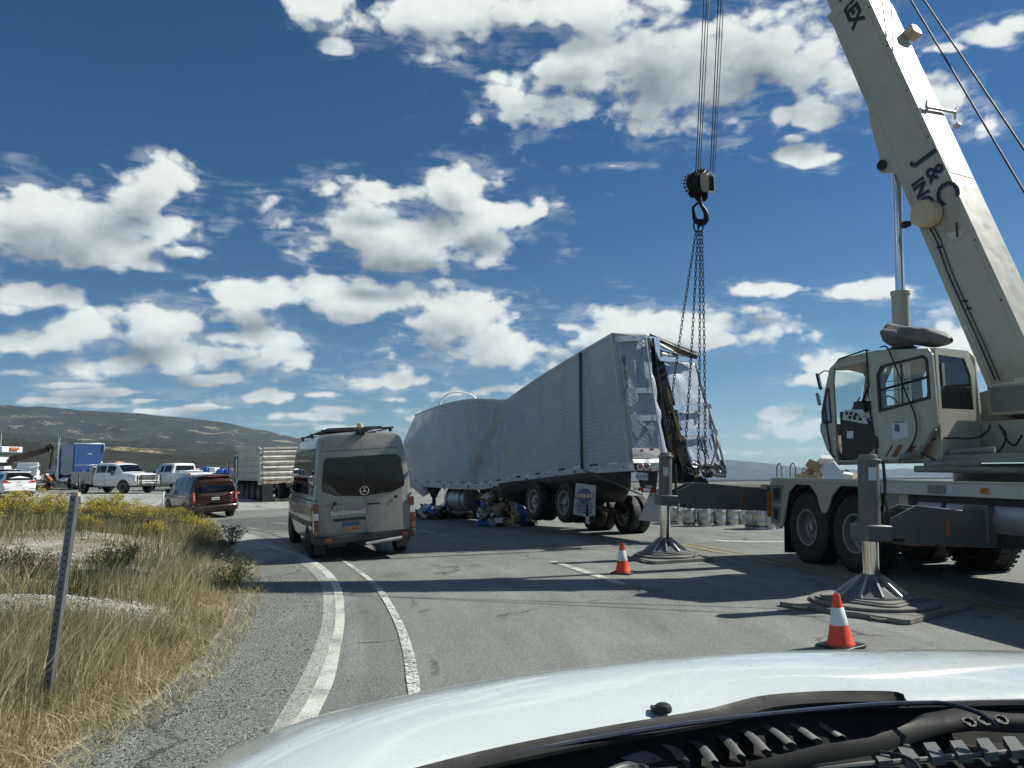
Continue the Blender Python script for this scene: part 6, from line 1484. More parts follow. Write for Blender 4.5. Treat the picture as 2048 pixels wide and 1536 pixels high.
def axle_wheels(M, T, ys, hw, r, w, rim='alloy', rimmat=None, sides=(-1, 1), rr_=.66):
    for y in ys:
        for s_ in sides:
            wheel(M @ Vector((s_*(hw-w/2+.02), y, r)), M.to_3x3() @ Vector((s_, 0, 0)), r, w, T, rim=rim, rr_=rr_, tread=0, rimmat=rimmat, n=28)
            mb = MB(M); n = 14; x = s_*(hw+.004)
            mb.ring([(y+r*1.24*math.cos(R(-6+192*k/n)), r*1.0+r*1.2*math.sin(R(-6+192*k/n))) for k in range(n+1)]+[(y-r*1.2, r*.55), (y+r*1.2, r*.55)], [(y+r*1.13*math.cos(R(-6+192*k/n)), r*1.0+r*1.10*math.sin(R(-6+192*k/n))) for k in range(n+1)]+[(y-r*1.13, r*.6), (y+r*1.13, r*.6)], (x, 0, 0), (0, 1, 0), (0, 0, 1), (s_*.006, 0, 0))
            mb.build('arch_lip', BLK, T)
            mb = MB(M); mb.prism([(y+r*1.13*math.cos(R(180*k/n)), r+r*1.1*math.sin(R(180*k/n))) for k in range(n+1)]+[(y-r*1.13, r*.7), (y+r*1.13, r*.7)], (x-s_*.010, 0, 0), (0, 1, 0), (0, 0, 1), (s_*.008, 0, 0)); mb.build('arch_shadow_liner', RUB, T)

# ---------------------------------------------------------------- grey camper van, seen from behind
def camper_van():
    g = G(716, 1109); rz = R(21.5)
    fwd = Vector((-math.sin(rz), math.cos(rz), 0)); M = frame(g-fwd*1.0, rz, R(-3.2)) @ Matrix.Diagonal((1, 1, .93, 1))
    T = thing('camper_van', 'grey high-roof camper van with dark rear window and roof rack, on the road ahead', 'van', M)
    VG = mat('van_grey_paint', (.25, .25, .225), .3, .15, var=.02, coat=.6, dirt=0, dcol=(.3, .28, .23))
    VD = mat('van_dark_cladding', (.028, .03, .03), .5, var=.1, dirt=.15)
    def h(hw, zb, zm, hwt, zt, mid=None):
        hm = mid if mid else hw-.02
        return [(0, zb), (hw-.1, zb), (hw-.03, zb+.06), (hw, zb+.28), (hw+.005, zb+.55), (hw-.005, zm-.03), (hw-.02, zm), (hm-.035, zm+(zt-zm)*.35), (hwt+.09, zt-.42), (hwt+.045, zt-.22), (hwt-.0, zt-.09), (hwt-.10, zt-.02), (0, zt+.02)]
    st = [(0.0, h(.90, .46, 1.28, .70, 2.58)), (.03, h(.955, .42, 1.28, .76, 2.64)), (.12, h(.985, .40, 1.28, .79, 2.68)), (.5, h(.99, .36, 1.28, .80, 2.70)), (1.6, h(.99, .34, 1.28, .80, 2.70)), (2.9, h(.99, .34, 1.28, .80, 2.70)), (3.9, h(.985, .34, 1.28, .79, 2.68)), (4.3, h(.98, .34, 1.28, .77, 2.60)),
          (4.75, h(.97, .34, 1.27, .73, 2.28)), (5.15, h(.96, .34, 1.25, .70, 1.75)), (5.4, h(.93, .34, 1.16, .68, 1.42)), (5.75, h(.86, .36, 1.0, .62, 1.18)), (5.9, h(.74, .40, .9, .55, .98))]
    B = Body(M, T, VG, st)
    # cladding, side windows
    B.patch('side_window', GLK and GLD, 2, .15, 4, .9, 6, .25, 8, .55, .008)
    B.patch('side_window', GLD, 4, .95, 6, .0, 6, .25, 8, .55, .008); B.patch('front_window', GLD, 6, .1, 7, .9, 6, .3, 8, .3, .008)
    B.patch('windscreen', GLD, 7, .4, 9, .6, 9, .6, 12, 0, .01)
    B.patch('side_cladding', VD, 2, .2, 9, .5, 3, .35, 3, .75, .012)
    B.patch('roof_seam', INK, 0, .5, 7, .5, 8, .45, 8, .50, .004)
    B.patch('roof_seam', INK, 2, .0, 7, .5, 6, .0, 6, .06, .004)
    # rear doors: two leaves, proud of the body end
    def rearpt(x, z): return (x, -.012-.03*0+.03*(abs(x)/.95)**4+.05*max(0, (z-2.1)/.6)**2, z)
    edge = lambda z: .985-.03-.155*max(0, (z-1.3)/1.4)**1.1 if z > 1.3 else .955
    for s_ in (-1, 1):
        rows = []
        for k in range(15):
            z = .52+(2.56-.52)*k/14; e = edge(z)-.06-(.1*max(0, (z-2.42)/.14)**2)
            if z < .6: e -= (.6-z)*.6
            rows.append([rearpt(s_*(.012+(e-.012)*q/8), z) for q in range(9)])
        mb = MB(M); mb.grid(rows); d = mb.build('rear_door', VG, T, smooth=60); WM[d] = WM[T]
        # pressed waist line and ribs
        mb = MB(M); zr = 2.30; e = edge(zr)-.08
        mb.grid([[rearpt(s_*(.02+(e-.02)*q/6), zr+dz) for q in range(7)] for dz in (0, .012)]); o = mb.build('pressed_line', INK, d)
        for v in o.data.vertices: v.co.y -= .004
        # window
        out = []
        zt, zb = 2.17, 1.40
        rows = []
        for k in range(11):
            z = zb+(zt-zb)*k/10; e = edge(z)-.115
            rc = .09
            if k == 0: e -= .28
            if k == 1: e -= .03
            if k == 10: e -= .06
            dz = -.0 if k else 0
            row = []
            for q in range(9):
                x = .006+(e-.006)*q/8; zz = z-(.075*(1-x/.85)**1 if k == 0 else .045*(1-x/.85) if k == 1 else .02*(1-x/.85) if k == 2 else 0)
                p = list(rearpt(s_*x, zz)); p[1] -= .010; row.append(p)
            rows.append(row)
        mb = MB(M); mb.grid(rows); mb.build('rear_window', GLD, d, smooth=60)
    # lamps
    for s_ in (-1, 1):
        for (z0, z1, m, nm) in ((1.24, 1.05, REDL, 'tail_lamp'), (1.045, .90, WHL, 'reversing_lamp'), (.895, .70, REDL, 'brake_lamp'), (.695, .58, mat('brown_lens', (.2, .07, .025), .15, coat=1.), 'indicator')):
            mb = MB(M); mb.prism([(0, 0), (.09, 0), (.10, .10), (.09, .16), (.02, .18)], (s_*.895, -.02, z1), (s_, 0, 0), (0, 1, 0), (0, 0, z0-z1)); mb.build(nm, mat('dark_red_lens', (.12, .012, .01), .12, coat=1.) if m == REDL else m, T, bevel=.006)
        box('pillar_trim', M, T, BLK, s_*.93-.015, s_*.93+.015, -.012, .02, 1.28, 1.32, .003)
        mb = MB(M); mb.box((s_*.955, -.0, 1.78), (.06, .05, .07)); mb.build('door_hinge', GREYP, T, bevel=.01)
        mb = MB(M); mb.box((s_*.955, -.0, .76), (.05, .04, .05)); mb.build('door_hinge', GREYP, T, bevel=.01)
        box('bumper_reflector', M, T, mat('dull_red_reflector', (.28, .05, .02), .3), s_*.80-.12*(s_ > 0)-(.0 if s_ > 0 else .0), s_*.80+.12*(s_ < 0)+.0, -.145, -.125, .455, .52, .004)
    # rear bumper step
    mb = MB(M); mb.prism([(-.99, .24), (-.98, -.05), (-.90, -.13), (.90, -.13), (.98, -.05), (.99, .24)], (0, 0, .40), (1, 0, 0), (0, 1, 0), (0, 0, .16)); mb.build('rear_bumper', VD, T, bevel=.03)
    for s_ in (-1, 1):
        mb = MB(M); mb.prism([(s_*.99, .0), (s_*.99, .55), (s_*.96, .55), (s_*.93, .0)], (0, 0, .40), (1, 0, 0), (0, 1, 0), (0, 0, .30)); mb.build('corner_cladding', VD, T, bevel=.01)
    box('number_plate', M, T, mat('plate_blue', (.05, .09, .18), .4), -.44, -.12, -.040, -.028, .73, .81, .003)
    box('number_plate', M, T, mat('plate_yellow', (.38, .29, .15), .4), -.44, -.12, -.040, -.028, .62, .73, .003)
    text('plate_lettering', 'SL1 8US', .078, axes(M @ Vector((-.28, -.046, .68)), M.to_3x3() @ Vector((1, 0, 0)), M.to_3x3() @ Vector((0, 0, 1))), REDL, T, .001, bold=.003)
    box('plate_recess', M, T, VD, -.62, .0, -.028, -.016, .84, .90, .004)
    TX = lambda x, z: axes(M @ Vector((x, -.032, z)), M.to_3x3() @ Vector((1, 0, 0)), M.to_3x3() @ Vector((0, 0, 1)))
    text('van_lettering', 'tumbleweed', .135, TX(-.33, 1.02), WINK, T, .002, bold=.003)
    text('van_lettering', 'WINNEBAGO', .055, TX(-.62, 1.13), mat('silver_script', (.4, .4, .38), .3, .8), T, .002)
    mb = MB(M); mb.tube([(-.88, -.022, 1.16), (-.7, -.022, 1.19), (-.45, -.02, 1.19), (-.35, -.02, 1.175)], .008, 5); mb.build('swoosh', mat('silver_script'   , (.4, .4, .38)), T)
    # star badge
    mb = MB(M); c = Vector((0, -.03, 1.44)); mb.tube([c+Vector((.085*math.cos(a), 0, .085*math.sin(a))) for a in [2*math.pi*k/24 for k in range(24)]], .008, 6, closed=True)
    for k in range(3):
        a = R(90+120*k); d = Vector((math.cos(a), 0, math.sin(a))); n_ = Vector((-d.z, 0, d.x))
        mb.prism([(0, -.012), (.083, 0), (0, .012)], c+Vector((0, -.006, 0)), d, n_, (0, .012, 0))
    mb.build('star_badge', CHROME, T)
    box('door_handle', M, T, BLK, .05, .30, -.055, -.03, 1.135, 1.165, .008)
    mb = MB(M); mb.lathe([(.035, 0), (.04, .01), (.03, .025), (.001, .027)], (-.58, -.02, 1.22), (0, -1, 0), 12); mb.build('washer_cap', BLK, T)
    mb = MB(M); mb.tube([(-.58, -.05, 1.22), (-.66, -.05, 1.10)], [.012, .008], 6); mb.build('wiper_stub', BLK, T)
    mb = MB(M); mb.lathe([(.035, 0), (.035, .012), (.001, .014)], (.62, -.02, 1.26), (0, -1, 0), 12); mb.build('door_cap', BLK, T)
    mb = MB(M); mb.lathe([(.035, 0), (.035, .006), (.001, .007)], (-.992, .12, 1.13), (-1, 0, 0), 12); mb.build('filler_cap', BLK, T)
    # silver side steps, hitch step tube, exhaust
    mb = MB(M); mb.cyl((-.05, -.2, .35), (.66, -.2, .41), .034, n=14); mb.build('step_tube', ALUD, T)
    mb = MB(M); mb.tube([(-.35, .1, .36), (-.2, -.1, .34), (-.05, -.2, .35)], .03, 8); mb.cyl((.1, .3, .35), (.1, -.2, .33), .035, n=10); mb.build('hitch', GRS, T)
    box('underbody', M, T, BLK, -.75, .75, .2, 5.2, .28, .42, .03)
    mb = MB(M); mb.cyl((-.8, 1.0, .36), (.8, 1.0, .36), .06, n=10); mb.lathe([(.02, -.15), (.14, -.1), (.17, 0), (.14, .1), (.02, .15)], (0, 1.0, .36), (1, 0, 0), 12); mb.build('axle', DARKF, T)
    for s_ in (-1, 1): box('mudflap', M, T, BLK, s_*.95, s_*.70, .52, .54, .14, .44, .004)
    axle_wheels(M, T, (1.0, 4.66), .985, .37, .24, 'alloy', DARKF)
    # side graphics
    SILV = mat('silver_decal', (.5, .48, .4), .4, .3)
    B.patch('side_stripe', SILV, 2, .4, 4, .5, 4, .75, 4, .83, .007)
    B.patch('side_stripe', mat('cream_decal', (.36, .33, .24), .45), 2, .3, 3, .9, 4, .2, 4, .6, .006)
    # roof: rack, vent, solar panel, lamp and camera
    for y in (.45, 2.2, 4.0):
        mb = MB(M); mb.cyl((-.72, y, 2.76), (.72, y, 2.76), .022, n=8); mb.build('roof_bar', BLK, T)
    for s_ in (-1, 1):
        mb = MB(M); mb.cyl((s_*.68, .2, 2.75), (s_*.68, 4.1, 2.75), .02, n=8); mb.build('roof_rail', BLK, T)
        for y in (.45, 2.2, 4.0): mb = MB(M); mb.box((s_*.68, y, 2.71), (.05, .08, .09)); mb.build('rack_foot', BLK, T)
    box('solar_panel', M, T, GLD, -.58, .52, .5, 2.6, 2.775, 2.81, .006)
    mb = MB(M); mb.box((-.02, .02, 2.645), (.16, .12, .06)); mb.tube([(-.02, .02, 2.68), (-.02, .0, 2.74)], .03, 8); mb.box((.0, -.03, 2.70), (.22, .08, .06), .2); mb.build('rear_camera', BLK, T)
    mb = MB(M); mb.lathe([(.06, 0), (.065, .02), (.055, .09), (.03, .10), (.001, .10)], (.0, .12, 2.775), (0, 0, 1), 14); mb.build('beacon', mat('pale_amber_dome', (.62, .5, .3), .3, coat=1), T)
    mb = MB(M); mb.cyl((.1, .05, 2.66), (.3, .05, 2.67), .015, n=6); mb.build('camera_stay', BLK, T)
    # mirror on the near side
    mb = MB(M); mb.box((-1.16, 4.45, 1.42), (.2, .12, .42), R(10)); mb.build('mirror', BLK, T, bevel=.04)
    mb = MB(M); mb.cyl((-.95, 4.5, 1.36), (-1.1, 4.47, 1.36), .03, n=8); mb.build('mirror_arm', BLK, T)
    mb = MB(M); mb.box((1.16, 4.45, 1.42), (.2, .12, .42), R(-10)); mb.build('mirror', BLK, T, bevel=.04)
camper_van()

# ---------------------------------------------------------------- dark red SUV
def suv():
    g = G(418, 1034); rz = R(37); fwd = Vector((-math.sin(rz), math.cos(rz), 0)); M = frame(g-fwd*.95, rz, R(-2.0))
    M[2][3] = float(zg(M[0][3], M[1][3]))-.04
    T = thing('sport_utility_vehicle', 'dark red full-size SUV with tinted windows passing behind the yellow shrubs', 'suv', M)
    DR = mat('dark_red_metallic', (.045, .020, .014), .3, .3, var=.05, coat=.6, dirt=.1, dcol=(.16, .12, .09))
    st = [(.0, half(.93, .46, 1.14, .74, 1.62)), (.10, half(.99, .40, 1.15, .76, 1.78)), (.28, half(1.02, .36, 1.16, .77, 1.86)), (.95, half(1.02, .34, 1.16, .78, 1.88)), (1.9, half(1.02, .32, 1.15, .78, 1.89)), (2.9, half(1.02, .32, 1.14, .77, 1.87)), (3.45, half(1.01, .32, 1.12, .74, 1.78)),
          (4.05, half(1.0, .34, 1.10, .82, 1.24)), (4.7, half(.98, .36, 1.06, .84, 1.16)), (5.05, half(.93, .40, 1.0, .80, 1.06)), (5.18, half(.84, .46, .9, .74, .95))]
    B = Body(M, T, DR, st)
    B.patch('side_window', GLD, 1, .6, 3, .0, 6, .12, 7, .0-.0+0, .008) if 0 else None
    for a in ((1, .7, 2, .9), (3, .05, 3, .93), (4, .1, 4, .92), (5, .1, 5, .9)): B.patch('side_window', GLD, *a, 6, .15, 6, .92, .008)
    B.patch('windscreen', GLD, 6, .05, 6, .95, 8, .3, 10, 0, .01)
    rp = lambda x, z, o=0.: (x, -.02-o+.03*(abs(x)/.95)**4+.09*max(0, (z-1.2)/.6), z)
    # tailgate, rear glass, lamps
    def rg(name, m, pts, o=.01, th=.01):
        mb = MB(M); i = mb.pts([rp(x, z, o) for x, z in pts]); mb.face(i); return mb.build(name, m, T, solid=th)
    rows = [[rp(-.80+1.6*q/8, z, .012) for q in range(9)] for z in (.62, .8, 1.0, 1.13)]
    mb = MB(M); mb.grid(rows); mb.build('tailgate', DR, T, smooth=60, solid=.012)
    rows = [[rp((-1+2*q/8)*w, z, .018) for q in range(9)] for z, w in ((1.16, .83), (1.3, .82), (1.5, .76), (1.66, .70), (1.70, .64))]
    mb = MB(M); mb.grid(rows); mb.build('rear_window', GLD, T, smooth=60)
    box('roof_spoiler', M, T, DR, -.70, .70, .0, .30, 1.80, 1.86, .02); box('high_brake_lamp', M, T, mat('dull_red_reflector', (.28, .05, .02)), -.3, .3, -.012, .0, 1.81, 1.845, .003)
    mb = MB(M); mb.prism([(.70, .02), (.80, .1), (.82, .2)], (0, 0, 1.5), (1, 0, 0), (0, 1, 0), (0, 0, .3)); mb.build('pillar_trim', BLK, T)
    for s_ in (-1, 1):
        mb = MB(M); mb.prism([(s_*.80, .74), (s_*.93, .72), (s_*.955, 1.12), (s_*.90, 1.20), (s_*.83, 1.14)], (0, -.03, 0), (1, 0, 0), (0, 0, 1), (0, .09, 0)); o = mb.build('tail_lamp', REDL, T, bevel=.012)
        mb = MB(M); mb.prism([(s_*.86, .82), (s_*.90, .82), (s_*.90, 1.08), (s_*.86, 1.08)], (0, -.036, 0), (1, 0, 0), (0, 0, 1), (0, .01, 0)); mb.build('reversing_lamp', WHL, T)
        for y in (.95, 1.9, 2.9): box('door_handle', M, T, DR, s_*1.03, s_*1.0, y+.1, y+.28, 1.02, 1.05, .008) if y > 1 else None
        mb = MB(M); mb.box((s_*1.14, 3.35, 1.22), (.16, .12, .2)); mb.build('mirror', BLK, T, bevel=.03)
        mb = MB(M); mb.cyl((s_*.74, .6, 1.91), (s_*.74, 3.0, 1.92), .02, n=8); mb.build('roof_rail', BLK, T)
        box('running_board', M, T, BLK, s_*1.02, s_*.86, 1.4, 3.6, .36, .41, .01)
    box('chrome_handle', M, T, CHROME, -.42, .42, -.055, -.03, .995, 1.04, .008)
    box('plate_recess', M, T, DR, -.36, .36, -.04, -.03, .74, .98, .01); box('number_plate', M, T, STICK, -.16, .16, -.055, -.042, .82, .94, .003)
    text('plate_lettering', '7H3 K29', .075, axes(M @ Vector((0, -.06, .88)), M.to_3x3() @ Vector((1, 0, 0)), M.to_3x3() @ Vector((0, 0, 1))), BLUI, T, .001, bold=.002)
    box('badge', M, T, CHROME, -.86, -.60, -.05, -.04, .66, .69, .003)
    mb = MB(M); mb.prism([(-1.0, .2), (-.97, -.03), (-.86, -.12), (.86, -.12), (.97, -.03), (1.0, .2)], (0, 0, .38), (1, 0, 0), (0, 1, 0), (0, 0, .24)); mb.build('rear_bumper', DR, T, bevel=.03)
    box('bumper_chrome', M, T, CHROME, -.84, .84, -.135, -.118, .53, .575, .006); box('bumper_valance', M, T, BLK, -.85, .85, -.09, .1, .32, .40, .02)
    box('underbody', M, T, BLK, -.8, .8, .2, 4.8, .28, .40, .02)
    axle_wheels(M, T, (.95, 3.9), 1.01, .40, .27, 'alloy')
suv()

# ---------------------------------------------------------------- pickups
def pickup(name, label, M, service=False, seed=0):
    T = thing(name, label, 'pickup truck', M)
    st = [(2.15, half(1.0, .50, 1.24, .80, 1.78)), (2.25, half(1.01, .46, 1.25, .80, 1.93)), (2.9, half(1.01, .44, 1.25, .80, 1.96)), (3.7, half(1.01, .44, 1.24, .79, 1.95)), (4.15, half(1.01, .44, 1.23, .76, 1.86)), (4.75, half(1.0, .46, 1.22, .84, 1.34)),
          (5.4, half(.99, .48, 1.20, .86, 1.30)), (5.85, half(.96, .52, 1.16, .84, 1.24)), (5.98, half(.90, .56, 1.08, .80, 1.14))]
    B = Body(M, T, WPT, st)
    for a in ((1, .2, 2, .45), (2, .6, 3, .9)): B.patch('side_window', GLD, *a, 6, .15, 6, .9, .008)
    B.patch('windscreen', GLD, 4, .08, 4, .95, 8, .35, 10, 0, .01)
    mb = MB(M); mb.grid([[(-.72, 2.12, 1.3), (.72, 2.12, 1.3)], [(-.68, 2.135, 1.80), (.68, 2.135, 1.80)]]); mb.build('rear_window', GLD, T)
    for s_ in (-1, 1):
        box('door_handle', M, T, BLK, s_*1.02, s_*1.0, 3.0, 3.15, 1.1, 1.13, .006); box('door_gap', M, T, INK, s_*1.014, s_*1.004, 3.28, 3.29, .5, 1.24, 0)
        mb = MB(M); mb.box((s_*1.16, 4.2, 1.30), (.18, .1, .28)); mb.build('mirror', BLK, T, bevel=.03)
        # headlamps
        mb = MB(M); mb.prism([(s_*.62, .93), (s_*.93, .93), (s_*.92, 1.16), (s_*.64, 1.14)], (0, 5.90, 0), (1, 0, 0), (0, 0, 1), (0, .10, 0)); mb.build('headlamp', WHL, T, bevel=.01)
        mb = MB(M); mb.cyl((s_*.68, 6.02, .62), (s_*.68, 6.06, .62), .07, n=14); mb.build('fog_lamp', WHL, T)
    box('grille', M, T, BLK, -.60, .60, 5.93, 6.0, .86, 1.16, .01)
    for z in (.90, .97, 1.04, 1.11): box('grille_bar', M, T, CHROME, -.59, .59, 5.99, 6.02, z, z+.022, .003)
    box('front_bumper', M, T, WPT if service else CHROME, -.97, .97, 5.85, 6.08, .50, .80, .03); box('number_plate', M, T, STICK, -.16, .16, 6.08, 6.09, .58, .68, .002)
    box('chassis', M, T, DARKF, -.5, .5, .2, 5.6, .42, .56, .01)
    if service:
        for s_ in (-1, 1):
            box('service_body_side', M, T, GWP, s_*1.02, s_*.62, .0, 2.08, .62, 1.42, .02)
            for y0, y1, z0, z1 in ((.06, .50, .66, 1.38), (.54, 1.42, 1.04, 1.38), (1.46, 2.02, .66, 1.38), (.54, .60, .7, 1.0)):
                if y1-y0 > .1: box('locker_door', M, T, GWP, s_*1.032, s_*1.02, y0, y1, z0, z1, .006); box('locker_latch', M, T, BLK, s_*1.04, s_*1.03, (y0+y1)/2-.03, (y0+y1)/2+.03, (z0+z1)/2-.02, (z0+z1)/2+.02, .002)
        box('service_bed', M, T, DARKF, -.62, .62, .0, 2.08, .62, .80, .01); box('tool_rack', M, T, ALUD, -.95, .95, 1.7, 2.05, 1.42, 1.75, .02)
        for k in range(4): mb = MB(M); mb.cyl((-.7+.3*k, .6+.2*k, 1.5), (-.7+.3*k, .75+.2*k, 1.5), .20, n=16); mb.build('hose_reel', BLUI if k % 2 else BLK, T)
        for z in (.72, .86, 1.0): box('guard_bar', M, T, BLK, -.60, .60, 6.16, 6.20, z-.02, z+.02, .006)
        for x in (-.62, .58, -.9, .86): box('guard_post', M, T, BLK, x, x+.05, 6.12, 6.20, .50, 1.18, .008)
        box('guard_bar', M, T, BLK, -.62, .62, 6.16, 6.20, 1.12, 1.18, .006); box('guard_bar', M, T, BLK, -.9, .9, 6.14, 6.2, .52, .58, .006)
        box('light_bar', M, T, AMB, -.32, .32, 3.2, 3.4, 1.97, 2.06, .02)
        for x in (-.62, .62): mb = MB(M); mb.lathe([(.07, 0), (.075, .04), (.05, .09), (.001, .1)], (x, 2.4, 1.97), (0, 0, 1), 12); mb.build('work_lamp', WHL, T)
    else:
        for s_ in (-1, 1):
            mb = MB(M); mb.prism([(.0, .62), (2.1, .58), (2.1, 1.26), (.0, 1.28)], (s_*.93, 0, 0), (0, 1, 0), (0, 0, 1), (s_*.08, 0, 0)); mb.build('bed_side', WPT, T, bevel=.02)
        box('bed_floor', M, T, DARKF, -.93, .93, .0, 2.1, .7, .76, .01); box('tailgate', M, T, WPT, -.93, .93, -.03, .02, .66, 1.27, .02)
        box('toolbox', M, T, ALU, -.92, .92, 1.3, 1.9, 1.22, 1.44, .02); box('rear_bumper', M, T, CHROME, -.95, .95, -.22, -.04, .48, .64, .02)
        for s_ in (-1, 1): box('tail_lamp', M, T, REDL, s_*1.0, s_*.88, -.045, -.03, .95, 1.25, .006)
    axle_wheels(M, T, (1.15, 5.0), 1.01, .41, .27, 'alloy', RIMG)
    return T
GWP = mat('grey_white_paint', (.42, .43, .40), .4, var=.06, dirt=.25)
g = G(232, 991); pickup('utility_pickup', 'white pickup with grey tool-locker body, amber light bar and black bull bar', frame(Vector((-29.0, 52.5, float(zg(-29., 52.5)))), R(-115)), True)
g = G(345, 981); pickup('pickup_truck', 'plain white crew-cab pickup parked behind the one with the bull bar', frame(P(378, 981, 53)*1., R(68)) if 0 else frame(Vector((-22.1, 55.0, float(zg(-22.1, 55)))), R(54)))

# ---------------------------------------------------------------- white hatchback
def hatch(label, M, name='hatchback_car', paint=None):
    T = thing(name, label, 'car', M); W_ = paint or WPT
    st = [(.0, half(.80, .36, .92, .62, 1.12)), (.10, half(.88, .30, .95, .62, 1.22)), (.35, half(.91, .26, .96, .63, 1.40)), (.75, half(.91, .24, .96, .62, 1.47)), (1.7, half(.91, .22, .95, .61, 1.50)), (2.5, half(.91, .22, .93, .60, 1.46)), (3.2, half(.90, .24, .91, .70, 1.02)), (3.9, half(.86, .28, .84, .70, .90)), (4.2, half(.74, .32, .70, .6, .76))]
    B = Body(M, T, W_, st)
    for a in ((2, .3, 3, .5), (3, .6, 4, .6), (4, .7, 5, .4)): B.patch('side_window', GLD, *a, 6, .12, 6, .9, .007)
    B.patch('windscreen', GLD, 5, .08, 5, .95, 8, .3, 10, 0, .01)
    rows = [[((-1+2*q/8)*w, y, z) for q in range(9)] for z, w, y in ((1.0, .70, -.005), (1.12, .68, .00), (1.28, .62, .12), (1.38, .56, .23))]
    mb = MB(M); mb.grid(rows); mb.build('rear_window', GLD, T, smooth=60)
    box('roof_spoiler', M, T, W_, -.60, .60, .10, .5, 1.42, 1.47, .02)
    for s_ in (-1, 1):
        mb = MB(M); mb.prism([(s_*.42, .86), (s_*.84, .88), (s_*.86, .98), (s_*.6, .97)], (0, -.03, 0), (1, 0, 0), (0, 0, 1), (0, .1, 0)); mb.build('tail_lamp', REDL, T, bevel=.01)
        mb = MB(M); mb.box((s_*.99, 2.6, .98), (.14, .1, .13)); mb.build('mirror', W_, T, bevel=.03)
        box('bumper_slot', M, T, INK, s_*.80, s_*.50, -.085, -.075, .50, .53, 0)
    mb = MB(M); mb.prism([(-.86, .2), (-.84, .0), (-.74, -.08), (.74, -.08), (.84, .0), (.86, .2)], (0, 0, .38), (1, 0, 0), (0, 1, 0), (0, 0, .34)); mb.build('rear_bumper', W_, T, bevel=.04)
    box('bumper_valance', M, T, BLK, -.72, .72, -.05, .2, .24, .36, .02); box('number_plate', M, T, STICK, -.16, .16, -.095, -.085, .70, .80, .002); box('tailgate_badge', M, T, CHROME, -.06, .06, -.04, -.03, .90, .93, .004)
    axle_wheels(M, T, (.80, 3.35), .90, .32, .21, 'alloy')
    return T
g = G(38, 992); g = Vector((-28.2, 44.3, 0)); g.z = float(zg(g.x, g.y)); hatch('white compact hatchback with red tail lamps at the left edge, driving away', frame(g, R(48)))
g = Vector((-31.3, 48.5, 0)); g.z = float(zg(g.x, g.y))+.15; hatch('dark grey car half hidden beyond the white hatchback', frame(g, R(60)), 'parked_car', mat('dark_grey_car_paint', (.10, .11, .12), .3, coat=.8))

